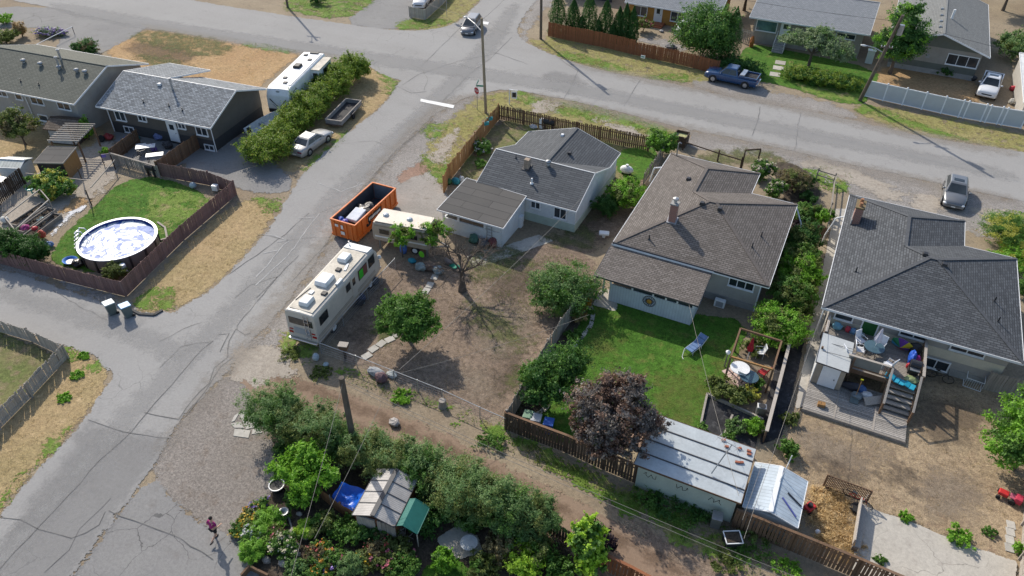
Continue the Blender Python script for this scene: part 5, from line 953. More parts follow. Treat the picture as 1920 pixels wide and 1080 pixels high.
MB().box((2.0,.3,2.97),(.36,.3,.08)).build('roof_vent', 'rv_white', mh, bevel=.03); MB().box((3.6,-.82,2.98),(.7,.22,.12)).build('roof_vent', 'rv_white', mh, bevel=.04); MB().box((5.2,-.45,2.97),(.75,.16,.05),.25).build('loose_board', 'rv_white', mh)
MB().bar((1.0,.85,2.95),(2.4,.6,2.95),.05,.04).build('awning_pole', 'black_plastic', mh); MB().tube((L-.9,.75,2.95),(L-.9,.75,3.2),.05).build('horn', 'chrome', mh)
yS = -hw-.004
def mwin(x, z, w_, h, mat='car_glass', nm='side_window'):
    f = MB().box((x, yS, z),(w_+.1,.03, h+.1)).build(nm, 'black_plastic', mh, bevel=.03); MB().box((x, yS-.016, z),(w_,.012, h)).build('pane', mat, f); return f
mwin(1.0,2.05,.9,.62); mwin(4.15,2.15,.45,.5); w_ = mwin(6.1,2.1,1.1,.75, 'curtain_brown'); MB().box((5.85, yS-.026,2.1),(.5,.012,.68)).build('green_curtain', 'curtain_green', w_); mwin(7.35,2.15,.75,.7)
d_ = MB().box((4.85, yS,1.75),(.62,.04,1.75)).build('entry_door', 'rv_cream', mh, bevel=.02); MB().box((4.85, yS-.024,2.15),(.36,.012,.55)).build('pane', 'car_glass', d_)
for z, h, m_ in ((1.12,.05, 'rv_stripe'),(.98,.09, 'rv_tan'),(.62,.28, 'rv_tan')): MB().box((L*.46, yS+.002, z),(L*.88,.012, h)).build('stripe', m_, mh)
MB().box((-.012,0,2.1),(.03, Wd*.8,.55)).build('rear_window', 'car_glass', mh, bevel=.02)
for s in (-1,1): MB().box((-.02, s*hw*.8,1.05),(.05,.3,.16)).build('taillight', 'lamp_red', mh, bevel=.02); MB().box((-.02, s*hw*.75,1.32),(.05,.26,.08)).build('marker_light', 'lamp_red', mh)
MB().box((-.012,0,1.3),(.02, Wd*.55,.5)).build('rear_panel', 'rv_grey', mh); MB().box((-.14,0,.55),(.2, Wd*.98,.2)).build('rear_bumper', 'chrome', mh, bevel=.04)
for y in (-.62,-.32): MB().tube((-.07, y,.8),(-.07, y,2.75),.022).build('ladder_rail', 'chrome', mh)
for i in range(6): MB().tube((-.07,-.62,.95+i*.32),(-.07,-.32,.95+i*.32),.018).build('ladder_rung', 'chrome', mh)
pane(mh, 'windshield', quad_in((L-.05,-hw*.96,1.5),(L-.05, hw*.96,1.5),(L-.35, hw*.95,2.45),(L-.35,-hw*.95,2.45),.05,.95,.05,.95))
MB().box((L+.02,0,.62),(.2, Wd*.95,.22)).build('front_bumper', 'chrome', mh, bevel=.04); MB().ell((L-.4,-hw-.2,2.0),(.1,.16,.18),8,6).build('mirror', 'rv_white', mh, smooth=True)
for x in (1.9,6.9):
    for s in (-1,1): wheel(mh, x, s*(hw-.14),.4,.28, 'rv_white', s)
MB().box((L*.45,0,.42),(L*.8, Wd*.8,.2)).build('underbody', 'black_plastic', mh)
MB().box((4.85,-hw-.3,.35),(.6,.5,.05)).build('entry_step', 'metal_dark', mh)

# ------------------------------------------------------------------ travel trailer by the hedge
ra, rb = (-51.44,51.69,3.05),(-53.87,60.75,3.05); rz = az(rb, ra); L = seg_len(ra, rb)+.2; Wd = 2.4; hw = Wd/2
# x axis runs from the rear (far end) to the front cap (near end)
tt = T('travel_trailer', 'white travel trailer with grey slide-out parked behind the hedge', 'trailer',(rb[0]-math.sin(rz)*Wd/2, rb[1]+math.cos(rz)*Wd/2,0), rz)
def tring(x, zt, zb, k=1): return [(x,-hw*k, zb),(x,-hw*k, zt-.16),(x,-hw*.93*k, zt-.03),(x,0, zt+.03),(x, hw*.93*k, zt-.03),(x, hw*k, zt-.16),(x, hw*k, zb)]
MB().loft([tring(0,3.03,.55), tring(.05,3.08,.5), tring(L-.9,3.08,.5), tring(L-.45,2.95,.5,.99), tring(L-.12,2.4,.55,.97), tring(L,1.6,.62,.95), tring(L-.05,.75,.7,.93)]).build('body', 'rv_white', tt)
MB().box((L*.42,0,.62),(L*.86, Wd+.012,.3)).build('skirt', 'rv_grey', tt); MB().box((L-.09,0,.82),(.2, Wd*.96,.42)).build('front_skirt', 'black_plastic', tt, bevel=.05)
MB().box((L*.45,0,3.105),(L*.84, Wd*.84,.02)).build('roof_membrane', 'rv_white', tt)
MB().box((L*.42,-.1,3.24),(.95,.75,.26), top=.85).build('air_conditioner', 'black_plastic', tt, bevel=.05)
for x, y in ((1.0,-.5),(2.1,.4),(L-1.6,.3),(L-2.7,-.2)): MB().box((x, y,3.16),(.4,.38,.1)).build('roof_vent', 'black_plastic', tt, bevel=.03)
MB().box((.35,.2,3.17),(.3,.9,.1)).build('roof_rack', 'black_plastic', tt)
ys = 1   # near side of the trailer faces the hedge (+y in local axes when the cap points to the viewer)
MB().box((2.2, ys*(hw+.42),1.95),(3.3,.86,1.75)).build('slide_out', 'rv_white', tt, bevel=.02); MB().box((2.2, ys*(hw+.44),2.86),(3.45,.98,.07)).build('slide_roof', 'rv_roof', tt)
for x in (1.25,2.35): f = MB().box((x, ys*(hw+.86),2.1),(.85,.03,.85)).build('slide_window', 'black_plastic', tt, bevel=.02); MB().box((x, ys*(hw+.88),2.1),(.75,.012,.75)).build('pane', 'car_glass', f)
f = MB().box((3.86, ys*(hw+.42),2.1),(.03,.5,.8)).build('slide_window', 'black_plastic', tt); MB().box((3.88, ys*(hw+.42),2.1),(.012,.42,.7)).build('pane', 'car_glass', f)
d_ = MB().box((L-1.6, ys*(hw+.012),1.6),(.75,.04,1.8)).build('entry_door', 'rv_white', tt, bevel=.02); MB().box((L-1.6, ys*(hw+.034),1.6),(.82,.008,1.88)).build('door_seal', 'black_plastic', d_); MB().box((L-1.6, ys*(hw+.04),1.6),(.7,.012,1.76)).build('door_skin', 'rv_white', d_)
for k in range(3): MB().bar((L-3.4+.25*k, ys*(hw+.006),.95+.2*k),(L-.75, ys*(hw+.006),2.0+.25*k),.012,.05).build('stripe', 'rv_grey', tt)
for s in (-1,1):
    MB().bar((L+.0, s*.85,2.05),(L-.02, s*.12,1.3),.05,.07).build('stripe', 'black_plastic', tt)
    MB().bar((L+.01, s*.6,1.5),(L-.01, s*.08,1.05),.05,.05).build('stripe', 'rv_grey', tt)
def text(name, s, size, loc, rot, mat, par, ext=.006):
    cu = bpy.data.curves.new(name, 'FONT'); cu.body = s; cu.size = size; cu.extrude = ext; cu.align_x = 'CENTER'; cu.align_y = 'CENTER'
    ob = bpy.data.objects.new(name, cu); C.objects.link(ob); bpy.context.view_layer.update(); me = bpy.data.meshes.new_from_object(ob); bpy.data.objects.remove(ob)
    me.materials.append(MATS[mat]); o = bpy.data.objects.new(name, me); C.objects.link(o); o.parent = par; o.location = loc; o.rotation_euler = rot; return o
text('lettering', 'OUTDOORS RV',.27,(L-.26,0,2.52),(R(62),0, R(90)), 'black_plastic', tt)
MB().ell((L-.3,0,2.75),(.06,.2,.14),10,6).build('emblem', 'rv_grey', tt)
for x in (L*.42, L*.56):
    for s in (-1,1): wheel(tt, x, s*(hw-.16),.35,.22, 'alloy', s)
MB().bar((L-.1,.5,.5),(L+1.1,0,.5),.1,.12).bar((L-.1,-.5,.5),(L+1.1,0,.5),.1,.12).build('hitch', 'black_plastic', tt); MB().tube((L+.4,0,.55),(L+.4,0,.95),.16,.16,12).build('propane_bottle', 'rv_white', tt, bevel=.05)
MB().box((-.012,0,1.9),(.03,1.2,.6)).build('rear_window', 'car_glass', tt); MB().path([(-.1,.6,.8),(-.1,.6,3.1),(.3,.6,3.2)],.02).build('ladder', 'black_plastic', tt)

# ------------------------------------------------------------------ old beige camper on stilts, behind the skip
ra, rb = (-29.77,37.92,2.35),(-26.11,38.49,2.35); rz = az(ra, rb); L = seg_len(ra, rb)+.9; Wd = 2.0; hw = Wd/2
cp_ = T('old_camper', 'old beige camper trailer with cream roof behind two leafy saplings', 'trailer',(ra[0]-math.sin(rz)*hw*.9, ra[1]+math.cos(rz)*hw*.9,0), rz)
def cring(x, zt, zb, k=1): return [(x,-hw*k, zb),(x,-hw*k, zt-.12),(x,-hw*.94*k, zt-.02),(x,0, zt+.03),(x, hw*.94*k, zt-.02),(x, hw*k, zt-.12),(x, hw*k, zb)]
MB().loft([cring(0,1.9,.95,.97), cring(.12,2.32,.75), cring(L*.5,2.36,.65), cring(L-.3,2.32,.65), cring(L,2.1,.7,.97)]).build('body', 'rv_tan', cp_)
MB().box((L*.5,0,2.385),(L*.92, Wd*.9,.03)).build('roof_panel', pm('roof_cream',(.68,.6,.5),.6,.12,1), cp_, bevel=.01)
for x in (.75,2.7): MB().lathe([(.24,0),(.24,.08),(.17,.16),(.02,.18)],(x,.05,2.4),8).build('roof_vent', pm('dome',(.5,.54,.57),.3,.05), cp_)
MB().box((L*.5,-hw-.004,2.08),(L*.92,.012,.12)).build('stripe', 'rv_stripe', cp_); MB().box((L*.5,-hw-.004,1.1),(L*.92,.012,.14)).build('stripe', 'rv_white', cp_)
for x, w_ in ((1.0,.9),(3.1,1.3)): f = MB().box((x,-hw-.004,1.6),(w_,.03,.5)).build('side_window', 'metal_grey', cp_); MB().box((x,-hw-.022,1.6),(w_-.1,.012,.4)).build('pane', 'car_glass', f)
for x in (.5,2.2,4.4): MB().box((x,-hw+.1,.36),(.14,.14,.72)).build('support_leg', 'metal_grey', cp_)
for s in (-1,1): wheel(cp_,3.4, s*(hw-.12),.33,.2, 'rv_white', s)
MB().bar((L-.1,-.5,.6),(L+1.2,0,.62),.08,.1).bar((L-.1,.5,.6),(L+1.2,0,.62),.08,.1).build('hitch', 'metal_grey', cp_)

# ------------------------------------------------------------------ orange roll-off skip
paint('skip_orange',(.66,.155,.02),.5,.1,0,.15); pm('skip_inside',(.06,.065,.075),.7,.3,2); pm('signboard',(.03,.03,.03),.5); pm('pale_letter',(.75,.75,.72),.6,.05)
a_, b_, c_ = (-33.31,37.37,1.75),(-31.16,37.56,1.75),(-31.3,43.56,1.75)
rz = az(b_, c_); L = seg_len(b_, c_); Wd = 2.25; hw = Wd/2; mid_ = ((a_[0]+b_[0])/2,(a_[1]+b_[1])/2)
sk = T('waste_skip', 'orange roll-off skip full of rubbish at the street edge', 'skip',(*mid_,0), rz)
def wallq(p0, p1, z0, z1, th=.07):
    return MB().bar((p0[0], p0[1],(z0+z1)/2),(p1[0], p1[1],(z0+z1)/2), th, z1-z0)
ZT = 1.75
for s in (-1,1): wallq((0, s*(hw-.04)),(L, s*(hw-.04)),.2, ZT-.06).build('side_wall', 'skip_orange', sk); MB().box((L/2, s*(hw-.02), ZT-.03),(L+.06,.13,.1)).build('top_rail', 'skip_orange', sk, bevel=.02)
for x in (.03, L-.03): MB().box((x,0,(.2+ZT)/2),(.07, Wd-.08, ZT-.3)).build('end_wall', 'skip_orange', sk); MB().box((x,0, ZT-.028),(.13, Wd-.1,.1)).build('top_rail', 'skip_orange', sk, bevel=.02)
MB().box((L/2,0,.22),(L-.1, Wd-.1,.1)).build('floor', 'skip_inside', sk)
MB().box((L/2, hw-.085,1.0),(L-.2,.01,1.4)).build('inner_lining', 'skip_inside', sk); MB().box((L/2,-hw+.085,1.0),(L-.2,.01,1.4)).build('inner_lining', 'skip_inside', sk); MB().box((L-.075,0,1.0),(.012, Wd-.2,1.4)).build('inner_lining', pm('skip_end',(.16,.18,.21),.6,.2), sk)
n = 9
for i in range(n):
    for s in (-1,1): MB().box((.25+i*(L-.5)/(n-1), s*(hw+.03),.92),(.12,.09,1.45), top=.9).build('side_rib', 'skip_orange', sk)
for s in (-1,1): MB().box((L/2, s*(hw+.03),.35),(L,.085,.2)).build('bottom_rail', 'skip_orange', sk)
for y in (-.8,-.3,.3,.8): MB().box((-.04, y,.95),(.08,.1,1.35)).build('end_rib', 'skip_orange', sk)
for y, z, w_, h_, m_ in ((.55,1.35,.3,.22, 'plate'),(.05,1.3,.2,.35, 'plate'),(.05,.75,.36,.3, 'plate')): MB().box((-.09, y, z),(.012, w_, h_)).build('sticker', m_, sk)
sg = MB().box((L*.43,-hw-.085,1.28),(1.9,.02,.42)).build('signboard', 'signboard', sk)
for i in range(9): MB().box((L*.43-.75+i*.185,-hw-.1,1.28),(.11,.012,.2 if i % 3 else .24)).build('letter_block', 'pale_letter', sg)
for s in (-1,1):
    for x in (.3, L-.3): MB().tube((x, s*.7-.08,.12),(x, s*.7+.08,.12),.12,.12,10).build('roller', 'metal_dark', sk)
def tyre(label, p, r, rot=(0,0,0)):
    t = T('scrap_rubber', label, 'tyre', p); MB().lathe([(r*.42,-.1),(r*.9,-.1),(r,0),(r*.9,.1),(r*.42,.1)], n=18).build('tread', 'rubber', t); t.rotation_euler = rot; return t
# rubbish inside
def sk_w(x, y): c, s = math.cos(rz), math.sin(rz); return (mid_[0]+c*x-s*y, mid_[1]+s*x+c*y)
pm('white_fabric',(.66,.68,.72),.8,.12,3); pm('purple_bag',(.16,.12,.42),.5,.3,5); pm('blue_bag',(.05,.12,.45),.5,.3,5); pm('black_bag',(.02,.02,.022),.35,.3,6); pm('card',(.42,.3,.18),.9,.15)
def crumple(name, mat, c, r, seed, n=12, k=8, amp=.35):
    mb = MB().ell((0,0,0),(1,1,1), n, k); vs = []
    for v in mb.v:
        f = 1+amp*mnoise.noise(Vector(v)*1.7+Vector((seed*3.1,0,0))); vs.append((v[0]*r[0]*f, v[1]*r[1]*f, max(-.9*r[2], v[2]*r[2]*f)))
    mb.v = vs; return mb.build(name, mat, None, loc=c, smooth=False)
p = sk_w(1.7,-.1); tag(MB().box((0,0,0),(1.5,1.0,.3), rz, ry=-.12).build('mattress', 'white_fabric', None,(p[0], p[1],1.4), bevel=.06), 'white mattress lying on the rubbish in the orange skip', 'mattress')
p = sk_w(.55,.35); tag(crumple('rubbish_bag', 'purple_bag',(p[0], p[1],1.1),(.42,.45,.4),1), 'purple rubbish bag in the near end of the skip', 'bag')
p = sk_w(.75,.75); tag(crumple('rubbish_bag', 'blue_bag',(p[0], p[1],1.2),(.34,.3,.35),2), 'blue rubbish bag beside the mattress in the skip', 'bag')
p = sk_w(.4,-.55); tag(MB().box((0,0,0),(.5,.7,.4), rz+.4).build('cardboard_box', 'card', None,(p[0], p[1],1.05)), 'tan cardboard box in the near corner of the skip', 'box')
p = sk_w(3.3,.1); tag(crumple('rubbish_heap', 'black_bag',(p[0], p[1],.75),(1.1,.85,.6),4,16,10), 'heap of black bags in the far half of the skip', 'rubbish')
p = sk_w(1.6,.2); tag(crumple('rubbish_heap', 'black_bag',(p[0], p[1],.72),(1.35,.9,.58),6,16,10), 'dark rubbish heap under the mattress in the skip', 'rubbish')
p = sk_w(2.55,-.5); tyre('old tyre on the rubbish beside the mattress',(p[0], p[1],1.42),.33)

# ------------------------------------------------------------------ utility trailer and boat
a_, b_ = (-45.17,52.4,0.75),(-46.06,56.89,0.75); rz = az(a_, b_); ut = T('utility_trailer', 'empty grey box utility trailer parked beside the hedge', 'trailer',(a_[0]+math.sin(rz)*1.7, a_[1]-math.cos(rz)*1.7,0), rz); L = seg_len(a_, b_)+.2; Wd = 1.7
pm('trailer_grey',(.24,.235,.23),.7,.25,2)
for y in (.04-0, Wd): MB().box((L/2, y-.02,.62),(L,.05,.42)).build('side_board', 'trailer_grey', ut)
for x in (0, L): MB().box((x, Wd/2,.62),(.05, Wd,.42)).build('end_board', 'trailer_grey', ut)
for y in (0.02, Wd-.02): MB().box((L/2, y,.85),(L+.1,.09,.05)).build('top_rail', 'wood_bleached', ut)
for x in (0, L): MB().box((x, Wd/2,.852),(.09, Wd,.05)).build('top_rail', 'wood_bleached', ut)
MB().box((L/2, Wd/2,.43),(L, Wd,.06)).build('bed', 'bed_liner', ut)
for y, s in ((-.14,-1),(Wd+.1,1)): wheel(ut, L*.5, y,.3,.18, 'metal_dark', s); MB().box((L*.5, y,.66),(.85,.24,.05)).build('mudguard', 'metal_dark', ut, bevel=.02)
MB().bar((L, Wd*.3,.4),(L+1.1, Wd/2,.4),.07,.08).bar((L, Wd*.7,.4),(L+1.1, Wd/2,.4),.07,.08).build('hitch', 'metal_dark', ut); MB().box((-.04, Wd/2,.36),(.08, Wd,.12)).build('rear_beam', 'wood_dark', ut)
a_, b_ = (-49.82,47.04,0.7),(-49.82,51.04,0.7); rz = az(a_, b_); bt = T('motor_boat', 'small white open boat beside the brown house driveway', 'boat',(a_[0], a_[1],0), rz); L = seg_len(a_, b_)+.5
def bring(x, w_, zb, zt): return [(x,-w_, zt),(x,-w_*.85,(zb+zt)/2),(x,0, zb),(x, w_*.85,(zb+zt)/2),(x, w_, zt),(x, w_-.12, zt),(x, w_*.6, zb+.25),(x,0, zb+.18),(x,-w_*.6, zb+.25),(x,-w_+.12, zt)]
MB().loft([bring(0,.85,.35,1.0), bring(L*.5,.9,.33,1.02), bring(L*.8,.62,.42,1.1), bring(L,.16,.85,1.2)]).build('hull', pm('boat_white',(.55,.58,.6),.35,.12), bt)
MB().box((L*.45,0,.72),(.4,1.3,.1)).build('bench_seat', 'rv_grey', bt); MB().box((-.12,0,1.05),(.3,.32,.55)).build('outboard_motor', 'black_plastic', bt, bevel=.05)
mb = MB()
for i in range(16): a0, a1 = i*math.pi/8,(i+1)*math.pi/8; mb.tube((L*.62+.16*math.cos(a0),.2+.05*math.cos(a0),1.15+.16*math.sin(a0)),(L*.62+.16*math.cos(a1),.2+.05*math.cos(a1),1.15+.16*math.sin(a1)),.02, n=5)
mb.build('steering_wheel', 'rv_white', bt)
for s in (-1,1): wheel(bt, L*.35, s*.85,.26,.15, 'alloy', s)
MB().bar((0,0,.28),(L+.6,0,.3),.1,.1).build('trailer_beam', 'metal_grey', bt)


# ------------------------------------------------------------------ poles, signs, lines
woodm('pole_wood',(.13,.108,.088), rand=.1, grain=8); woodm('pole_pale',(.33,.27,.19), rand=.1, grain=8); pm('insulator',(.5,.52,.53),.3,.1)
def upole(name, label, base, top, h, r0=.17, r1=.12, mat='pole_wood', arm=None, lamp=None, trafo=False):
    t = T(name, label, 'pole',(base[0], base[1],0)); dx, dy = top[0]-base[0], top[1]-base[1]
    MB().tube((0,0,0),(dx, dy, h), r0, r1,12).build('pole_shaft', mat, t, smooth=False); f = lambda z: (dx*z/h, dy*z/h)
    if arm:
        c = f(arm[1]); ux, uy = math.cos(arm[0]), math.sin(arm[0]); MB().bar((c[0]-ux*arm[2], c[1]-uy*arm[2], arm[1]),(c[0]+ux*arm[2], c[1]+uy*arm[2], arm[1]),.1,.12).build('cross_arm', mat, t)
        for k in (-.9,-.4,.4,.9): MB().lathe([(.03,0),(.06,.05),(.04,.1),(.055,.14),(.02,.18)],(c[0]+ux*arm[2]*k, c[1]+uy*arm[2]*k, arm[1]+.06),8).build('insulator', 'insulator', t)
    if lamp:
        z, an, ln = lamp; c = f(z); e = (c[0]+math.cos(an)*ln, c[1]+math.sin(an)*ln, z+.55); MB().path([(c[0], c[1], z),(c[0]+(e[0]-c[0])*.5, c[1]+(e[1]-c[1])*.5, z+.38), e],.045,8).build('lamp_arm', 'galv', t)
        MB().ell((e[0]+math.cos(an)*.25, e[1]+math.sin(an)*.25, e[2]-.02),(.32,.16,.09),12,6).build('lamp_head', 'insulator', t, smooth=True)
    if trafo: c = f(h-1.4); MB().tube((c[0]+.4, c[1], h-2.0),(c[0]+.4, c[1], h-1.0),.26,.26,14).build('transformer', 'metal_grey', t, bevel=.04)
    return t
upole('utility_pole', 'pale wooden utility pole with street lamp beside the stop sign',(-32.63,62.22),(-32.95,62.2),9.6,.15,.12, 'pole_pale', lamp=(8.3, R(150),2.6))
upole('utility_pole', 'dark wooden utility pole with cross arm beside the vinyl fence',(1.36,82.84),(2.6,79.7),10.2,.2,.14, arm=(R(10),6.6,.55), lamp=(6.0, R(190),1.8), trafo=True)
upole('utility_pole', 'tall wooden pole with transformer standing at the red fence corner',(-35.92,83.28),(-35.1,80.8),11.0,.17,.13, trafo=True)
upole('utility_pole', 'short dark wooden pole rising out of the sage hedge',(-19.43,20.6,6.2)[:2],(-19.43,20.6,6.2),6.2,.19,.15)
sp = (-59.74,70.13); tl = (sp[0]-10.75, sp[1]+7.8); upole('utility_pole', 'utility pole standing off the top left street', tl, tl,9.65,.16,.12, arm=(R(10),8.6,.9), lamp=(8, R(-60),1.6))
def line(label, a, b, sag=.5, r=.014, mat='line_black', n=14):
    mb = MB(); q = []
    for i in range(n+1): t = i/n; q.append((a[0]+(b[0]-a[0])*t, a[1]+(b[1]-a[1])*t, a[2]+(b[2]-a[2])*t-4*sag*t*(1-t)))
    mb.path(q, r,5); return tag(mb.build('power_line', mat), label, 'cable')
pm('line_black',(.05,.05,.05),.6); pm('line_pale',(.22,.205,.18),.8)
pt = (-19.43,20.6,6.2)
line('upper pale line running along the alley from the hedge pole',(pt[0], pt[1],6.1),(3.89,20.02,5.6),.3,.011, 'line_pale')
line('lower pale line running along the alley from the hedge pole',(pt[0], pt[1],5.8),(3.98,19.96,5.3),.3,.011, 'line_pale')
line('pale line dropping from the hedge pole over the flower garden',(pt[0]+.05, pt[1],5.9),(-15.13,10.66,5),.15,.011, 'line_pale')
line('dark line dropping from the hedge pole across the blue tarp',(-17.17,20.67,5.2),(-15.74,13.13,4.6),.1,.011, 'line_pale')
line('service line from the shed roof mast up to the alley lines',(1.14,21.76,5.6),(1.44,27.79,2.6),.1,.01, 'line_pale')
line('service line dropping to the porch of the brown-roofed bungalow',(0.69,22.31,6.4),(-5.48,38.99,2.4),.2,.01, 'line_pale')
line('thin pale line crossing above the bare yard to the white house',(-18.09,23.73,4.5),(-16.17,46.45,3.4),.25,.013, 'line_pale')
line('second thin line crossing above the bare yard to the twiggy bush',(-18.05,23.85,4.2),(-10.83,34.48,3),.25,.01, 'line_pale')
line('line running beside the concrete path to the charcoal-roofed bungalow',(1.41,21.01,5.4),(2.5,41.84,2.9),.2,.011, 'line_pale')
line('street line between the two top poles',(-35.1,80.8,10.6),(2.6,79.7,9.6),.8,.014); line('street line from the lamp pole to the red fence pole',(-32.95,62.2,9.4),(-35.1,80.8,10.4),.4,.012)
line('street line leaving the vinyl fence pole to the right',(2.6,79.7,9.6),(40,74,9.6),.8,.014); line('street line from the lamp pole to the top left pole',(-32.95,62.2,9.3),(tl[0], tl[1],9.2),.9,.012)
# stop sign with street names
ss = T('stop_sign', 'red octagonal stop sign with green street name blades above', 'sign',(-33.74,62.47)); pm('sign_red',(.42,.02,.03),.45,.08); pm('sign_green',(.02,.22,.16),.45,.08); pm('sign_white',(.78,.78,.77),.5,.04)
MB().tube((0,0,0),(0,0,2.75),.035,.035,8).build('sign_post', 'galv', ss)
an = R(-112); nx, ny = math.cos(an), math.sin(an)
def oct_(r, d, z=2.1):
    tx, ty = -ny, nx; f = [(tx*r*math.cos(R(22.5+45*i))+nx*d, ty*r*math.cos(R(22.5+45*i))+ny*d, z+r*math.sin(R(22.5+45*i))) for i in range(8)]; b = [(p[0]-nx*.012, p[1]-ny*.012, p[2]) for p in f]
    return MB().add(f+b,[tuple(range(8)), tuple(range(15,7,-1))]+[((i+1) % 8, i,8+i,8+(i+1) % 8) for i in range(8)])
oct_(.40,.055).build('sign_border', 'sign_white', ss); oct_(.365,.07).build('sign_face', 'sign_red', ss); text('lettering', 'STOP',.26,(nx*.072, ny*.072,2.1),(R(90),0, an+R(90)), 'sign_white', ss)
for z, a2 in ((2.62, R(20)),(2.84, R(105))): MB().box((.38*math.cos(a2),.38*math.sin(a2), z),(.95,.025,.17), a2).build('street_name_blade', 'sign_green', ss)
fs = T('for_sale_sign', 'white hanging realty sign on the grass verge', 'sign',(-31.36,65.08)); MB().box((0,0,.85),(.09,.09,1.7)).build('sign_post', 'sign_white', fs); MB().box((.4,.1,1.62),(.9,.08,.09), R(14)).build('sign_arm', 'sign_white', fs)
MB().box((.48,.12,1.1),(.6,.03,.8), R(14)).build('sign_panel', 'sign_white', fs); MB().box((.485,.1,1.12),(.4,.03,.5), R(14)).build('sign_picture', 'metal_dark', fs)
pn = T('parking_sign', 'small grey-backed sign on a thin post near the minivan', 'sign',(-49.94,84.61)); MB().tube((0,0,0),(0,0,2.5),.03).build('sign_post', 'galv', pn); MB().box((0,0,2.6),(.55,.03,.75),.4).build('sign_panel', 'metal_grey', pn)
nb = T('notice_sign', 'small white notice screwed to the lattice-topped red fence', 'sign',(-22.33,81.58,0.9)); MB().box((0,-.08,0),(.5,.02,.35)).build('notice_panel', 'sign_white', nb); MB().box((0,-.095,0),(.36,.012,.12)).build('notice_band', 'sign_green', nb)
for i, p in enumerate(((-30.46,58.84,1.45),(-30.32,57.78,1.45))):
    tb = T('hanging_planter', 'teal planter box hooked on the orange-brown fence top', 'planter',(p[0], p[1], p[2]-.25), R(55), 'teal fence planters'); MB().box((0,0,.15),(.55,.2,.3), top=1.1).build('planter_box', pm('teal',(.03,.28,.32),.5), tb); MB().box((0,0,.29),(.5,.16,.04)).build('soil', 'bark_soil', tb)

# ------------------------------------------------------------------ wheelie bins
pm('bin_grey',(.10,.13,.13),.5,.15); pm('bin_blue_lid',(.12,.3,.5),.45,.1); pm('bin_pale_lid',(.34,.42,.46),.45,.1)
for p, lid, lb in (((-41.43,23.16), 'bin_pale_lid', 'grey wheelie bin with pale grey lid on the lane'),((-40.23,23.45), 'bin_blue_lid', 'grey wheelie bin with blue lid on the lane')):
    t = T('wheelie_bin', lb, 'bin', p, R(-20)); MB().box((0,0,.5),(.46,.5,.9), top=1.25).build('bin_body', 'bin_grey', t, bevel=.02); MB().box((0,-.01,1.0),(.64,.7,.08), rx=-.06).build('lid', lid, t, bevel=.03)
    MB().tube((-.28,.34,.93),(.28,.34,.93),.025).build('handle', 'black_plastic', t)
    for s in (-1,1): MB().tube((s*.27-.03,.26,.11),(s*.27+.03,.26,.11),.11,.11,12).build('wheel', 'rubber', t)

# ------------------------------------------------------------------ above-ground pool
pl_c = (-46.62,28.69,1.2); PL = T('swimming_pool', 'round above-ground pool with crumpled white and blue solar cover', 'pool',(pl_c[0], pl_c[1],0)); pr_ = 2.75
# centre from rim extremes
pm('pool_wall',(.17,.15,.14),.5,.12,1.5); pm('pool_rim',(.70,.72,.8),.35,.06); pm('pool_liner',(.015,.03,.20),.3,.2)
n = 48; mb = MB(); mb.lathe([(pr_,0),(pr_,1.18)], n=n, cap=False).build('pool_wall', 'pool_wall', PL, smooth=True)
MB().lathe([(pr_-.1,1.17),(pr_-.1,1.23),(pr_+.1,1.23),(pr_+.1,1.17)], n=n, cap=False).build('rim', 'pool_rim', PL); MB().lathe([(pr_-.06,1.2),(pr_-.06,.85)], n=n, cap=False).build('liner', 'pool_liner', PL)
for i in range(14): a = 2*math.pi*i/14; MB().box((pr_*1.012*math.cos(a), pr_*1.012*math.sin(a),.6),(.07,.14,1.18), a).build('upright', 'metal_dark', PL)
def covm():
    mt, t, p, o = nodes('solar_cover'); v = objc(t); n1 = noi(t, v,.4,2,.5,.6); n2 = noi(t, v,.55,2,.5,1.6); n3 = noi(t, v,1.3,2,.5,1.5)
    rd = lambda q, w_: mr(t, mth(t, 'ABSOLUTE', mth(t, 'SUBTRACT', q,.5)), w_*.5, w_,1,0)
    f = mth(t, 'MAXIMUM', rd(n2,.04), mth(t, 'MAXIMUM', mth(t, 'MULTIPLY', rd(n3,.025),.7), mr(t, n1,.545,.56)), True); wr = n3
    cc = mixc(t, f,(.74,.76,.77),(.025,.11,.4)); t.links.new(cc, p.inputs['Base Color']); p.inputs['Roughness'].default_value = .55; bumpn(t, p, mth(t, 'ADD', n2, wr),.6,.12); MATS['solar_cover'] = mt
covm(); mb = MB(); rr = [0.01]+[.18*i for i in range(1,15)]+[pr_-.07]; vs = []; fs_ = []
for r in rr:
    for i in range(n): a = 2*math.pi*i/n; x, y = r*math.cos(a), r*math.sin(a); vs.append((x, y,1.0+.05*mnoise.noise(Vector((x*1.3, y*1.3,3)))+.05*abs(mnoise.noise(Vector((x*3, y*2.2,7))))))
for j in range(len(rr)-1):
    for i in range(n): fs_.append((j*n+i, j*n+(i+1) % n,(j+1)*n+(i+1) % n,(j+1)*n+i))
mb.add(vs, fs_).build('solar_cover', 'solar_cover', PL, smooth=True)
a = R(200); lx, ly = math.cos(a), math.sin(a); tx, ty = -ly, lx
for s in (-.25,.25): MB().path([((pr_+.9)*lx+tx*s,(pr_+.9)*ly+ty*s,0),((pr_+.25)*lx+tx*s,(pr_+.25)*ly+ty*s,1.75),((pr_-.2)*lx+tx*s,(pr_-.2)*ly+ty*s,1.75),((pr_-.5)*lx+tx*s,(pr_-.5)*ly+ty*s,1.0)],.03,6).build('ladder_rail', 'pool_rim', PL)
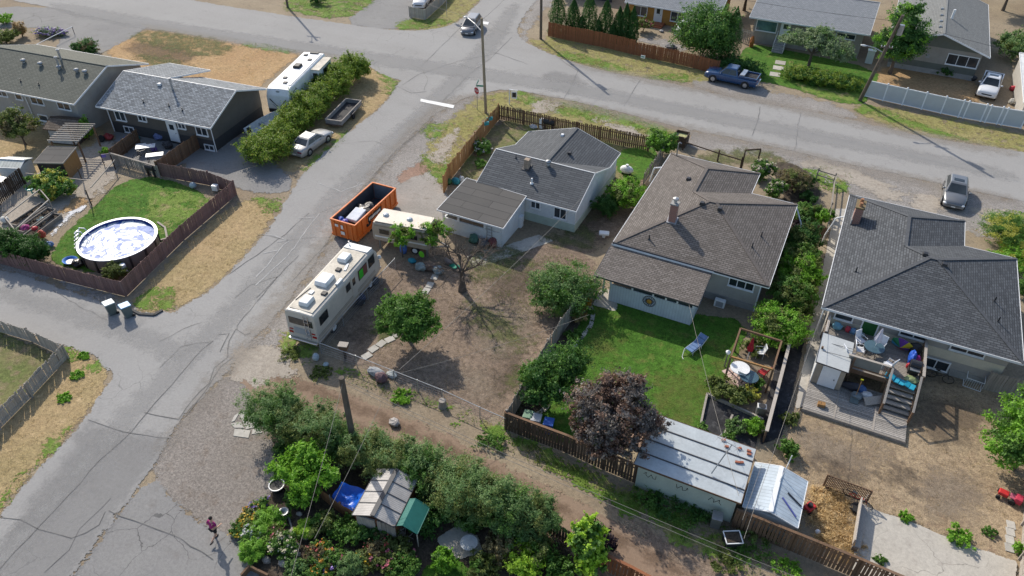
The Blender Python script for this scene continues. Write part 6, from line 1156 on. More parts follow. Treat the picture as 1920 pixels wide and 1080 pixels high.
for i in range(5): k = i/5; q_ = pr_+.9-.65*k; MB().bar((q_*lx+tx*-.25, q_*ly+ty*-.25,1.75*k+.15),(q_*lx+tx*.25, q_*ly+ty*.25,1.75*k+.15),.1,.04).build('ladder_tread', 'pool_rim', PL)
a = R(-38); q_ = ((pr_+.45)*math.cos(a),(pr_+.45)*math.sin(a)); MB().tube((q_[0], q_[1],.1),(q_[0], q_[1],.95),.22,.22,14).build('filter_tank', 'pool_rim', PL, bevel=.06); MB().box((q_[0]-.4, q_[1]-.2,.2),(.5,.3,.35)).build('pump', 'metal_dark', PL, bevel=.05)
MB().path([(q_[0]-.4, q_[1]-.1,.4),(q_[0]-.5, q_[1]+.2,.7),(q_[0]-.62, q_[1]+.45,.9)],.04).build('pool_hose', 'pool_rim', PL)
tag(rail('timber_edging', 'wood_bleached',[(-47.13,32.72),(-46.03,32.43),(-44.78,31.42),(-45.08,30.95)],.15,.12), 'timber edging around the pool base', 'edging')
p = (-48.92,25.95); t = T('baby_pool', 'blue and white oval paddling tub by the pool ladder', 'tub', p); MB().lathe([(.3,.02),(.45,.22),(.5,.24),(.42,.2),(.28,.08),(0.02,.07)], n=20, cap=False, sx=1.2).build('tub_shell', pm('tub_blue',(.05,.2,.6),.4), t); MB().lathe([(.01,.09),(.3,.09)], n=18, cap=False, sx=1.2).build('tub_floor', 'rv_white', t)
p = (-48.06,25.94); tag(crumple('inflatable_heap', 'black_bag',(p[0], p[1],.25),(.45,.4,.3),9), 'dark heap of pool toys beside the paddling tub', 'toys')
p = (-46.26,38.41); tag(MB().box((p[0], p[1],.45),(.5,.4,.5),.3).build('white_box', 'rv_white', None, bevel=.03), 'white storage box in the pool yard corner', 'box'); p = (-48.5,38.06); tag(crumple('toy_ball', 'bin_pale_lid',(p[0], p[1],.25),(.3,.3,.28),3, amp=.08), 'pale inflatable ball beside the purple-brown fence', 'ball')
p = (-53.08,37.93); t = T('barbecue', 'black barbecue grill by the patio screen', 'barbecue', p,.1); MB().tube((-.4,0,.9),(.4,0,.9),.25,.25,12).build('grill_hood', 'black_plastic', t); MB().box((0,0,.7),(1.2,.4,.06)).build('shelf', 'metal_dark', t)
for x in (-.35,.35): MB().box((x,0,.35),(.06,.4,.7)).build('leg', 'metal_dark', t)

# ------------------------------------------------------------------ pergola, sheds and garden clutter on the left
q_ = (-67.9,41.58)
PG = T('pergola', 'weathered timber pergola with slatted top joined to the wooden shed', 'pergola',(-61.92,37.72), TH+R(18)); 
for x, y in ((-1.2,-1.4),(1.2,-1.4),(-1.2,1.6),(1.2,1.6)): MB().box((x, y,1.05),(.12,.12,2.1)).build('post', 'wood_brown', PG)
for x in (-1.2,1.2): MB().box((x,.1,2.12),(.08,3.6,.14)).build('beam', 'wood_bleached', PG)
for i in range(9): MB().box((0,-1.5+i*.4,2.24),(2.8,.07,.1)).build('rafter', 'wood_bleached', PG)
SH = T('wooden_shed', 'honey plywood shed with grey roof below the pergola', 'shed',(-60.55,34.77), TH+R(18)); roof(SH,[[(-1.25,-1.3,1.75),(1.25,-1.3,1.75),(1.25,1.3,1.9),(-1.25,1.3,1.9)]], 'rolled_roofing', 'wood_bleached',.1); MB().box((0,0,.88),(2.3,2.3,1.75)).build('wall', 'metal_dark', SH); MB().box((1.17,0,.88),(.04,2.32,1.74)).build('plywood_side', 'wood_golden', SH)
MS = T('metal_shed', 'small pale metal garden shed with ribbed gable roof', 'shed',(-63.39,32.71), TH+R(14)); mr_ = ribbed('shed_sheet',(.5,.52,.47),.28,0,.5,.2); roof(MS,[[(-1.1,-.9,1.35),(1.1,-.9,1.35),(1.1,0,1.7),(-1.1,0,1.7)],[(-1.1,0,1.7),(1.1,0,1.7),(1.1,.9,1.35),(-1.1,.9,1.35)]], mr_, 'white_trim',.06); MB().box((0,0,.67),(2.0,1.65,1.34)).build('wall', pm('shed_wall',(.5,.55,.56),.5,.1), MS)
LH = T('lattice_hut', 'old hut with mossy shake roof and white lattice front', 'hut',(-64.97,39.38), TH+R(10)); sh_ = shingle('shake',(.12,.095,.075),(.18,.145,.115),(.1,.08,.065),.5,.3); roof(LH,[[(-1.5,-1.2,1.6),(1.5,-1.2,1.6),(1.5,.2,2.15),(-1.5,.2,2.15)],[(-1.5,.2,2.15),(1.5,.2,2.15),(1.5,1.2,1.75),(-1.5,1.2,1.75)]], sh_, 'wood_dark',.1); MB().box((0,0,.78),(2.6,2.0,1.55)).build('wall', 'wood_dark', LH); MB().box((0,-1.03,.8),(2.4,.04,1.3)).build('lattice_front', ribbed('lattice_white',(.55,.57,.58),.14,0,.7,0,.4,.2), LH)
WB = T('white_chest', 'small white storage chest on the far left grass', 'chest',(-62.87,30.79), TH); MB().box((0,0,.4),(1.1,.7,.8)).build('chest_body', 'rv_white', WB, bevel=.04); MB().box((0,0,.84),(1.2,.8,.08)).build('lid', 'metal_grey', WB, bevel=.02)
GF = T('greenhouse_frame', 'bare timber frame standing over the raised garden beds', 'frame',(-55.58,28.3)); o = (-55.58,28.3)
fr = [(-56.8,26.85),(-57.87,30.86),(-55.83,30.08),(-54.45,26)]
for p in fr: MB().box((p[0]-o[0], p[1]-o[1],.6),(.08,.08,1.2)).build('post', 'wood_grey', GF)
for i in range(4): a, b = fr[i], fr[(i+1) % 4]; MB().bar((a[0]-o[0], a[1]-o[1],1.2),(b[0]-o[0], b[1]-o[1],1.2),.08,.08).build('beam', 'wood_bleached', GF)
for i,(a, b) in enumerate((((-56.63,27.1),(-57.05,30.36)),((-55.4,26.73),(-55.9,30.04)),((-54.2,26.37),(-54.85,29.7)))):
    t = T('raised_bed', 'grey timber raised bed with soil in the vegetable garden', 'planter', a, az(a, b), 'raised garden beds'); L = seg_len(a, b)
    for y in (-.4,.4): MB().box((L/2, y,.2),(L,.06,.4)).build('bed_side', 'wood_grey', t)
    for x in (0, L): MB().box((x,0,.2),(.06,.8,.4)).build('bed_end', 'wood_grey', t)
    MB().box((L/2,0,.16),(L-.06,.74,.3)).build('soil', 'bark_soil', t)
YB = T('yellow_barrel', 'yellow barrel behind the grape vine', 'barrel',(-57.69,31.22)); MB().lathe([(.3,0),(.34,.3),(.34,.6),(.3,.9)], n=16).build('barrel_shell', pm('barrel_yellow',(.5,.38,.05),.5,.2), YB)
for p in ((-59.72,31.13),(-59.11,31.73)): tag(MB().lathe([(.02,.5),(.3,.5),(.36,.62),(.32,.64),(.28,.54),(.02,.52)],(p[0], p[1],0),18).lathe([(.05,0),(.05,.5)],(p[0], p[1],0),8).build('bird_bath', pm('teal_shell',(.02,.33,.3),.4), None), 'teal garden bowl on a stand beside the yellow barrel', 'bowl', 'teal garden bowls')
JK = [((-55.35,27.16), 'magenta_bin',(.3,.03,.16),(.35,.35,.32), 'magenta plastic tub among garden clutter', 'tub'),((-54.68,27.5), 'red_ball',(.5,.03,.04),(.26,.26,.26), 'red play ball among garden clutter', 'ball'),((-53.41,27.17), 'red_toy',(.45,.08,.05),(.3,.25,.4), 'red ride-on toy beside the cedar hedge', 'toy'),((-52.02,26.68), 'blue_crate',(.12,.2,.4),(.34,.26,.22), 'faded blue crate beside the cedar hedge', 'crate'),((-57.91,27.3), 'white_tank',(.55,.55,.52),(.4,.3,.3), 'white round tank beside the timber frame', 'tank'),((-55.61,28.71), 'cyan_sheet',(.2,.42,.5),(.6,.3,.15), 'pale cyan plastic sheet over the raised beds', 'sheet')]
for i,(p, nm, c_, r_, lb, ct) in enumerate(JK): tag(crumple(nm, pm('junk_%d' % i, c_,.5,.2),(p[0], p[1], r_[2]), r_, i+20, amp=.12 if 'ball' in nm or 'tank' in nm else .35), lb, ct)
tag(sheet('white_ground_sheet',[[(-52.74,27.26),(-53.43,28.54),(-54.09,30.34),(-53.98,31.55),(-54.39,32.43),(-54.45,31.94),(-54.95,30.79),(-54.01,29.52),(-53.49,28.1)]],.016, gm('plastic_sheet',(.6,.6,.6),(.66,.66,.67),(.45,.4,.36),.6,2,.15,.5, cut=.25, fine=8) and 'plastic_sheet',.2,1), 'torn white plastic ground sheet edging the pool lawn', 'sheet'); bpy.data.objects['white_ground_sheet'].pop('kind', None)
sheet('straw_mulch',[[(-55.72,30.4),(-55.91,32.12),(-55.27,32.91),(-54.39,32.43),(-54.76,31.15),(-54.94,30.17)]],.017, 'dry_grass',.25,1)
TV = T('flag_banner', 'striped flag draped on the trellis by the patio', 'flag',(-58.05,37.72), TH+R(40)); MB().box((0,0,.75),(.9,.03,.65)).build('flag_cloth', ribbed('flag_stripes',(.42,.36,.38),.12,2,.8,0,.5,.25), TV); MB().box((-.28,-.02,.92),(.36,.02,.3)).build('flag_canton', 'purple_bag', TV)
for x in (-.5,.5): MB().box((x,0,.7),(.06,.06,1.4)).build('post', 'wood_dark', TV)
GA = T('garden_arch', 'leaning dark timber rails framing the gravel patio', 'frame',(-57.04,34.43)); o = (-57.04,34.43)
for a, b in (((-55.82,33.68,1.1),(-61.35,32.17,1.1)),((-56.63,37.32,1),(-54.69,33.1,1)),((-53.7,31.88,0.1),(-55.79,33.32,1.2))): MB().bar((a[0]-o[0], a[1]-o[1], a[2]),(b[0]-o[0], b[1]-o[1], b[2]),.07,.07).build('rail', 'wood_grey', GA)
for p in ((-53.98,32.18),(-57.36,34.26),(-59.71,34.07),(-56.87,37.25)): MB().box((p[0]-o[0], p[1]-o[1],.75),(.07,.07,1.5)).build('post', 'wood_dark', GA)
# patio table and clutter between the screens
def table(name, label, p, rz, L, Wd, h, top, leg='metal_dark', group=None):
    t = T(name, label, 'table', p, rz, group); MB().box((0,0, h),(L, Wd,.05)).build('table_top', top, t, bevel=.02)
    for x in (-1,1):
        for y in (-1,1): MB().tube((x*(L/2-.12), y*(Wd/2-.1),0),(x*(L/2-.12), y*(Wd/2-.1), h),.025).build('leg', leg, t)
    return t
table('folding_table', 'white folding table in the brown house patio',(-56.58,40.65), TH+R(35),1.7,.75,.75, 'rv_white'); table('folding_table', 'white folding table beside the red-brown driveway screen',(-54.72,39.94), TH+R(35),1.5,.7,.72, 'rv_white'); table('low_bench', 'narrow pale bench beside the patio bicycles',(-57.64,41.02), TH+R(35),.9,.35,.5, 'rv_white')
PJ = [((-57.61,43.13),(.12,.15,.3),(.6,.4,.35), 'blue and white patio bags below the white door', 'bags'),((-55.68,43.76),(.35,.1,.3),(.3,.28,.45), 'pink toy beside the white patio door', 'toy'),((-59.8,41.31),(.05,.12,.3),(.35,.3,.35), 'blue tub against the brown house wall', 'tub'),((-55.65,42.26),(.04,.04,.045),(.55,.4,.35), 'black covered crate on the patio', 'crate'),((-61.85,40.97),(.25,.03,.03),(.5,.35,.3), 'red lawn toy in the shade by the brown house', 'toy'),((-59.44,42.2),(.03,.2,.18),(.25,.25,.2), 'teal watering can by the lower window', 'watering can'),((-56.25,41.16),(.15,.1,.3),(.35,.25,.4), 'purple camp chair folded beside the white table', 'chair')]
for i,(p, c_, r_, lb, ct) in enumerate(PJ): tag(crumple(ct.replace(' ', '_'), pm('patio_%d' % i, c_,.6,.25),(p[0], p[1], r_[2]), r_, i+40, amp=.45), lb, ct)
def bicycle(label, p, rz, c_=(.03,.03,.035), lean=.12):
    t = T('bicycle', label, 'bicycle', p, rz); m_ = pm('bike_%d' % int(c_[0]*1000), c_,.4)
    for x in (0,1.02):
        mb = MB()
        for i in range(18): a0, a1 = i*math.pi/9,(i+1)*math.pi/9; mb.tube((x+.33*math.cos(a0),0,.35+.33*math.sin(a0)),(x+.33*math.cos(a1),0,.35+.33*math.sin(a1)),.02, n=5)
        w_ = mb.build('wheel', 'rubber', t); mb = MB()
        for i in range(6): a0 = i*math.pi/3; mb.tube((x,0,.35),(x+.32*math.cos(a0),0,.35+.32*math.sin(a0)),.004, n=3)
        mb.build('spokes', 'metal_grey', w_)['kind'] = 'stuff'
    mb = MB(); bb = (.42,0,.33); st = (.3,0,.78); hd = (.86,0,.8)
    for a, b in ((bb, st),(st, hd),(bb, hd),(st,(0,0,.35)),(bb,(0,0,.35)),((.84,0,.92),(1.02,0,.35))): mb.tube(a, b,.02, n=6)
    mb.build('frame', m_, t); MB().box((.27,0,.9),(.26,.13,.06)).tube((.29,0,.78),(.28,0,.9),.015).build('saddle', 'black_plastic', t); MB().tube((.84,-.28,.98),(.84,.28,.98),.016).tube((.84,0,.9),(.84,0,.98),.016).build('handlebar', 'metal_dark', t)
    t.rotation_euler = (lean,0, rz); return t
bicycle('black bicycle leaning inside the brown house patio',(-56.49,39.37), TH+R(60)); bicycle('dark bicycle leaning on the wall under the charcoal-roofed bungalow',(9.8,41.89), R(-8)); bicycle('red-framed bicycle lying against the yard lattice',(6.21,30.07), R(-20),(.3,.03,.03),.3)
tyre('whitewalled old tyre by the brown house patio',(*(-62.09,40.38),.34),.34,(R(70),0,.4))

# ------------------------------------------------------------------ garage, metal shed and bits behind the lawn
GR = T('garage', 'mint block garage with flat pale blue-grey sheet roof', 'garage',(-1.8,27.1,0)); pm('garage_sheet',(.43,.47,.49),.6,.14,.8); pm('mint_wall',(.42,.48,.41),.9,.1,1, bump=.2)
roof(GR,[[(-2.85,-1.8,2.1),(2.8,-1.75,2.1),(2.77,1.8,2.4),(-2.85,1.8,2.4)]], 'garage_sheet', 'wood_brown',.1)
MB().prism([(-2.65,-1.55),(2.6,-1.55),(2.6,1.65),(-2.65,1.65)],0,2.05).build('wall', 'mint_wall', GR)
for k in (.24,.5,.76): y = -1.8+3.6*k; MB().bar((-2.84, y,2.115+.3*k),(2.77, y,2.12+.3*k),.06,.05).build('roof_seam', 'dark_trim', GR)
MB().path([(1.0,-.75,2.3),(1.55,.2,3.9)],.035).build('antenna_mast', 'metal_grey', GR); MB().path([(.75,.45,3.8),(2.2,-.05,3.95)],.02).build('antenna_boom', 'metal_grey', GR)
for k in range(6): c_ = (.8+.26*k,.43-.09*k,3.82+.02*k); MB().tube((c_[0]-.1, c_[1]-.32+.03*k, c_[2]),(c_[0]+.1, c_[1]+.32-.03*k, c_[2]),.01, n=5).build('antenna_element', 'metal_grey', GR)
for i, p in enumerate(((1.05,1.62,.3),(1.3,1.28,.1),(1.95,1.45,.6),(2.45,1.5,0),(2.5,1.3,.1),(2.05,.55,.2),(2.25,.62,.5))): tag(MB().box((0,0,0),(.22,.11,.09), p[2]).build('loose_brick', pm('loose_brick',(.36,.13,.08),.9,.2,5), None,(p[0]-1.8, p[1]+27.1,2.33+.083*p[1]-.03)), 'loose red brick lying on the flat garage roof', 'brick', 'bricks on the garage roof')
for i in range(3):   # scrawls on the block wall
    mb = MB(); x0 = -2.3+i*1.75; pts = [(x0+.09*k+.05*math.sin(k*2.1+i),-1.556,1.3+.18*math.sin(k*1.7+i*2)) for k in range(9)]; mb.path(pts,.015,4); mb.build('graffiti', 'signboard', GR)
MT = T('metal_roofed_shed', 'low shed with shiny ribbed metal gable roof beside the garage', 'shed',(2.5,27.2,0)); rm = ribbed('roof_metal',(.42,.49,.55),.22,1,.6,.0,.1,.4)
roof(MT,[[(-1.35,-1.55,1.55),(-1.35,1.55,1.55),(-.05,1.55,1.95),(-.05,-1.55,1.95)],[(1.4,-1.55,1.5),(1.4,1.55,1.5),(-.05,1.55,1.95),(-.05,-1.55,1.95)]], rm, 'white_trim',.07, capmat='white_trim')
MB().box((0,0,.75),(2.55,2.9,1.5)).build('wall', pm('shed_pale',(.5,.52,.52),.6,.1), MT)
MB().path([(.1,.9,1.9),(.2,1.3,3.3)],.025).path([(0.02,.5,1.95),(.15,.9,3.1)],.02).build('service_mast', 'white_trim', MT); MB().bar((.35,-.35,1.86),(1.2,-1.05,1.62),.08,.05).build('loose_plank', 'blue_trim', MT); MB().bar((.55,.1,1.82),(1.35,-.25,1.58),.06,.05).build('loose_pipe', 'metal_dark', MT)
GBX = T('utility_bin', 'grey upright bin against the mint garage wall', 'bin',(0.12,25.04)); MB().box((0,0,.45),(.5,.5,.9),.15, rx=.1).build('bin_body', 'metal_grey', GBX, bevel=.03); MB().box((0,-.05,.93),(.54,.56,.07),.15, rx=.1).build('lid', 'metal_grey', GBX, bevel=.02)
PB = T('compost_crate', 'white-rimmed black crate of soil beside the alley', 'crate',(1.13,24.32)); MB().box((0,0,.3),(.75,.65,.6),.5, top=1.08).build('crate_body', 'black_plastic', PB); MB().box((0,0,.61),(.66,.56,.03),.5).build('soil', 'bark_soil', PB)
for a, b in (((-.42,-.36),(.42,-.36)),((.42,-.36),(.42,.36)),((.42,.36),(-.42,.36)),((-.42,.36),(-.42,-.36))): p0, p1 = rot2(*a,.5), rot2(*b,.5); MB().bar((*p0,.62),(*p1,.62),.05,.04).build('rim', 'rv_white', PB)
RM = T('red_mower', 'red push mower beside the straw heap and metal shed', 'mower',(4.41,28.24), R(60)); MB().box((0,0,.22),(.6,.45,.2)).build('mower_deck', pm('mower_red',(.5,.03,.03),.4,.1), RM, bevel=.05); MB().tube((0,0,.3),(0,0,.48),.15,.13,12).build('mower_engine', 'black_plastic', RM)
for s in (-1,1): MB().tube((-.3, s*.2,.3),(-.95, s*.2,.95),.016).build('handle', 'black_plastic', RM)
for x in (-.24,.24):
    for s in (-1,1): MB().tube((x, s*.24-.03,.1),(x, s*.24+.03,.1),.1,.1,10).build('wheel', 'rubber', RM)
LM = T('riding_mower', 'red riding mower parked by the far right tree', 'mower',(13.99,33.71), R(-12)); LM.scale = (.65,.65,.65); MB().box((-.35,0,.5),(.75,.6,.35)).build('bonnet', 'mower_red', LM, bevel=.08); MB().box((.35,0,.6),(.5,.65,.12)).build('mower_seat', pm('seat_pink',(.42,.1,.15),.5), LM, bevel=.05); MB().box((.75,0,.55),(.55,.75,.55)).build('grass_bag', pm('bag_red',(.48,.04,.08),.5,.15), LM, bevel=.06)
for x, r_ in ((-.6,.18),(.4,.26)):
    for s in (-1,1): MB().tube((x, s*.4-.09, r_),(x, s*.4+.09, r_), r_, r_,14).build('wheel', 'rubber', LM)
tag(crumple('soccer_ball', 'rv_white',(*(5.04,26.93),.14),(.14,.14,.14),3, amp=.02), 'scuffed pale ball on the dirt beside the straw', 'ball')
tyre('black tyre lying at the concrete slab corner',(*(6.73,29.35),.12),.38)
BEN = T('slab_bench', 'long grey timber bench along the concrete slab edge', 'bench',(7.06,28.28)); o = (7.06,28.28); a, b = (6.98,29.51),(6.94,26.67); MB().bar((a[0]-o[0], a[1]-o[1],.42),(b[0]-o[0], b[1]-o[1],.42),.28,.06).build('bench_seat', 'wood_bleached', BEN); MB().bar((a[0]-o[0]-.25, a[1]-o[1],.7),(b[0]-o[0]-.25, b[1]-o[1],.7),.06,.5).build('bench_back', 'wood_bleached', BEN)
for p in (a, b): MB().box((p[0]-o[0]-.1, p[1]-o[1],.2),(.3,.08,.4)).build('leg', 'wood_grey', BEN)
# vegetable bed
VB = T('vegetable_bed', 'timber-edged bed covered in black cloth on the lawn edge', 'planter',(-0.76,32.51)); o = (-0.76,32.51)
for a, b in (((-2.58,33.91),(-2.25,30.77)),((-2.25,30.77),(-0.44,30.44)),((-0.44,30.44),(1.01,30.39)),((-2.58,33.91),(0.96,33.36)),((-0.89,30.65),(-0.78,32.87))): MB().bar((a[0]-o[0], a[1]-o[1],.12),(b[0]-o[0], b[1]-o[1],.12),.12,.26).build('timber_edge', 'wood_bleached', VB)
sheet('garden_cloth',[[(-2.51,33.79),(0.96,33.36),(0.95,30.36),(-2.22,30.88)]],.019, 'black_cloth',.25,0)
HV = T('air_conditioner', 'grey box air conditioner on the vegetable garden edge', 'air conditioner',(0.69,33.79)); MB().box((0,0,.4),(.55,.45,.8),.2).build('case', 'metal_grey', HV, bevel=.03); MB().lathe([(.2,0),(.2,.03),(.02,.03)],(0,0,.8),16).build('fan_grille', 'black_plastic', HV)
# swing arbour with table
AR = T('timber_arbour', 'open brown timber arbour frame over the patio table', 'pergola',(-0.71,37.52)); o = (-0.71,37.52)
cn = [(-1.75,36.05),(-1.78,38.92),(1.08,38.84),(0.89,35.88)]; cn = [(-2.18,35.99,0),(-1.68,39.26,0),(1.11,39.63,0),(0.74,36.15,0)]
c4 = [(-2.05,36.32),(-1.72,39.12),(0.89,39.3),(0.55,36.47)]
tp = [(-1.9,35.75,2),(-1.94,38.61,2),(0.66,38.57,2),(0.65,35.78,2)]
for p in tp: MB().box((p[0]-o[0], p[1]-o[1],1.0),(.12,.12,2.0)).build('post', 'wood_brown', AR)
for i in range(4): a, b = tp[i], tp[(i+1) % 4]; MB().bar((a[0]-o[0], a[1]-o[1],2.05),(b[0]-o[0], b[1]-o[1],2.05),.1,.12).build('beam', 'wood_golden' if i == 3 else 'wood_brown', AR)
def roundtable(name, label, p, r, h, top, cat='table'):
    t = T(name, label, cat, p); MB().lathe([(r-.03, h-.02),(r, h),(r-.02, h+.03),(.02, h+.03)], n=24).build('table_top', top, t)
    for i in range(4): a = i*math.pi/2+.5; MB().tube((r*.7*math.cos(a), r*.7*math.sin(a),0),(r*.4*math.cos(a), r*.4*math.sin(a), h),.022).build('leg', 'metal_dark', t)
    return t
roundtable('patio_table', 'white round patio table under the timber arbour',(-1.21,36.45,0.74)[:2],.62,.74, 'rv_white')
roundtable('patio_table', 'round glass table with blue rim under the timber arbour',(-0.55,36.05,0.7)[:2],.6,.66, pm('glass_top',(.06,.11,.14),.1,.1))
def umbrella(label, p, col, h=2.0, cl='umbrella_red', r=.22):
    t = T('closed_umbrella', label, 'umbrella', p); MB().tube((0,0,0),(0,0, h),.022).build('umbrella_pole', 'rv_white', t); m_ = pm(cl, col,.8,.12)
    mb = MB(); n_ = 14; pr = [(.03, h+.06),(.08, h-.12),(r*.62, h-.5),(r, h-.85),(r*.8, h-1.05)]; vs = []; fs2 = []
    for rr_, z in pr:
        for i in range(n_): a = 2*math.pi*i/n_; k = rr_*(1 if i % 2 else .62); vs.append((k*math.cos(a), k*math.sin(a), z))
    for j in range(len(pr)-1):
        for i in range(n_): fs2.append((j*n_+i, j*n_+(i+1) % n_,(j+1)*n_+(i+1) % n_,(j+1)*n_+i))
    mb.add(vs, fs2).build('umbrella_cloth', m_, t); return t
umbrella('folded red umbrella standing by the white arbour table',(-1,38.08),(.35,.015,.03))
def chair(name, label, p, rz, mat='rv_white', frame='rv_white', group=None, back=.55, tilt=.25):
    t = T(name, label, 'chair', p, rz, group); MB().box((0,0,.42),(.5,.5,.05)).build('seat', mat, t, bevel=.02); MB().box((-.3,0,.42+back/2),(.05,.5, back), ry=-tilt).build('backrest', mat, t, bevel=.02)
    for x in (-.22,.22):
        for y in (-.24,.24): MB().tube((x, y,0),(x, y,.42),.02).build('leg', frame, t)
    for y in (-.28,.28): MB().path([(.22, y,.42),(.22, y,.64),(-.25, y,.64)],.018).build('armrest', frame, t)
    return t
chair('patio_chair', 'white cushioned chair behind the red folded umbrella',(-0.41,38.87), R(200)); chair('patio_chair', 'white chair on the pink pavers under the arbour',(-0.95,36.24), R(80)); chair('patio_chair', 'red garden chair in the arbour corner',(0.16,37.1), R(160), pm('chair_red',(.42,.03,.03),.5), 'chair_red')
PP = T('pink_pavers', 'pink concrete pavers under the timber arbour', 'paving',(-0.95,36.24)); o = (-0.95,36.24); pm('paver_pink',(.55,.41,.36),.9,.12, rand=.1)
for i in range(5):
    for j in range(3): p = rot2((i-2)*.46,(j-1)*.46, R(-38)); MB().box((p[0], p[1],.045),(.42,.42,.05), R(-38)).build('paver', 'paver_pink', PP)
LC = T('sun_lounger', 'blue padded sun lounger with white frame on the lawn', 'lounger',(-4.36,37.64), az((-4.81,36.68),(-3.89,39.03))); pm('lounger_blue',(.12,.2,.36),.75,.15)
for y in (-.3,.3): MB().path([(-.75, y,.32),(.35, y,.34),(.95, y,.75)],.022).build('frame_rail', 'rv_white', LC)
for x in (-.6,.3): MB().path([(x,-.3,.33),(x,-.3,0),(x,.3,0),(x,.3,.33)],.02).build('leg', 'rv_white', LC)
for i in range(4): MB().box((-.6+.3*i,0,.38),(.29,.56,.07)).build('cushion', 'lounger_blue', LC, bevel=.03)
for i in range(2): MB().box((.5+.27*i,0,.5+.19*i),(.31,.56,.07), ry=-.6).build('cushion', 'lounger_blue', LC, bevel=.03)
MB().path([(-.75,.3,.32),(-1.2,.1,.05),(-1.35,-.1,.05)],.02).build('pull_handle', 'rv_white', LC)
HP = T('bird_feeder', 'small bird feeder post with pale top by the arbour', 'feeder',(-2.19,36.89)); MB().box((0,0,.6),(.08,.08,1.2)).build('post', 'wood_grey', HP); MB().lathe([(.02,.3),(.16,.16),(.12,.0),(.02,0)],(0,0,1.2),10).build('feeder_top', 'rv_white', HP)
FP = [(-11.55,26.17),(-11.03,26.16),(-10.25,26.19)]; 
for p, c_, lb in ((FP[0],(.18,.3,.2), 'green-lidded recycling bin behind the dark slatted fence'),(FP[1],(.42,.45,.48), 'grey-lidded bin behind the dark slatted fence'),(FP[2],(.02,.1,.42), 'bright blue bin behind the dark slatted fence')):
    t = T('recycling_bin', lb, 'bin',(p[0], p[1]+.75),.2); m_ = pm('bin_%d' % int(c_[2]*1000), c_,.5,.1); MB().box((0,0,.42),(.45,.5,.8), top=1.2).build('bin_body', m_, t, bevel=.02); MB().box((0,0,.88),(.6,.64,.08)).build('lid', m_, t, bevel=.03)

# ------------------------------------------------------------------ raised deck behind the charcoal-roofed bungalow
DK = T('raised_deck', 'weathered two-level timber deck with railing and stairs', 'deck',(2.95,35.25,0)); pm('deck_frame',(.2,.17,.14),.9,.2)
def D(x, y, z=0): return (x-2.95, y-35.25, z)
n = 24
for i in range(n): y = 35.33+i*.145; MB().box(D(5.82, y,.22),(5.8,.115,.035)).build('lower_plank', 'wood_deck', DK)
for x in (4.75,6.95): MB().box(D(x,37.0,.245),(.1,3.4,.02)).build('seam_board', 'wood_bleached', DK)
MB().box(D(5.82,37.0,.1),(5.7,3.3,.18)).build('lower_joists', 'deck_frame', DK); MB().box(D(5.82,35.24,.12),(5.85,.05,.24)).build('fascia_board', 'wood_grey', DK)
for i in range(27): y = 38.85+i*.14; MB().box(D(5.95, y,1.38),(5.95,.112,.035)).build('upper_plank', 'wood_grey', DK)
MB().box(D(5.95,40.7,1.28),(5.9,3.7,.14)).build('upper_joists', 'deck_frame', DK); MB().box(D(5.3,38.78,1.25),(4.6,.05,.3)).build('fascia_board', 'wood_brown', DK)
for x, y in ((3.05,38.85),(5.0,38.85),(7.05,38.85),(8.85,38.85),(8.85,42.4)): MB().box(D(x, y,1.18),(.12,.12,2.36)).build('post', 'wood_brown', DK)
for x, y in ((3.05,40.6),(3.05,42.5),(8.85,40.6)): MB().box(D(x, y,1.18),(.12,.12,2.3)).build('post', 'wood_brown', DK)
for a, b in (((4.6,38.85),(7.05,38.85)),((8.85,38.85),(8.85,42.4)),((3.05,40.4),(3.05,42.5))): MB().bar(D(*a,2.37), D(*b,2.37),.16,.05).build('hand_rail', 'wood_bleached', DK); MB().bar(D(*a,1.55), D(*b,1.55),.06,.09).build('lower_rail', 'wood_brown', DK)
MB().box(D(5.6,38.86,1.95),(1.9,.012,.7)).build('glass_panel', pm('clear_panel',(.22,.22,.2),.15,.1), DK)
for i in range(12): MB().box(D(8.86,39.1+i*.28,1.95),(.03,.03,.75)).build('baluster', 'wood_brown', DK)
for i in range(5): MB().box(D(6.75+i*.07,38.86,1.95),(.03,.03,.75)).build('baluster', 'wood_brown', DK)
# stairs
for i in range(6): MB().box(D(7.95,38.6-.3*i,1.2-.19*i),(1.55,.3,.05)).build('stair_tread', 'wood_grey', DK)
for x in (7.14,8.76): MB().bar(D(x,38.8,1.2), D(x,36.85,.12),.06,.24).build('stringer', 'wood_brown', DK); MB().bar(D(x,38.8,2.35), D(x,36.85,1.15),.12,.07).build('stair_rail', 'wood_bleached', DK); MB().box(D(x,36.9,.6),(.11,.11,1.15)).build('newel_post', 'wood_brown', DK)
SD = T('deck_shed', 'narrow deck shed with white door and pale panel roof', 'shed',(3.85,38.6,0)); roof(SD,[[(-.95,-1.05,2.15),(.95,-1.05,2.05),(.95,1.7,2.2),(-.95,1.7,2.3)]], pm('grey_panel',(.44,.46,.46),.7,.1,1), 'dark_trim',.07)
MB().box((0,.35,1.15),(1.75,2.45,1.75)).build('wall', pm('shed_tan',(.33,.28,.22),.8,.15), SD); door(SD,(.05,-.88,.3), R(-90),.85,1.55, lite=False); MB().box((-.88,.35,1.1),(.03,2.46,1.7)).build('white_side', 'rv_white', SD)
for z in (-.3,.6): MB().box((0, z+.35,2.235),(1.85,.03,.015), ry=-.05).build('roof_joint', 'dark_trim', SD)
roundtable('deck_table', 'round glass deck table below the folded striped umbrella',(6.0,40.6,1.4),.62,.7, 'glass_top'); umbrella('folded pale striped umbrella standing in the deck table',(6.05,40.75,1.4),(.6,.58,.65),2.1, 'umbrella_pale',.26)
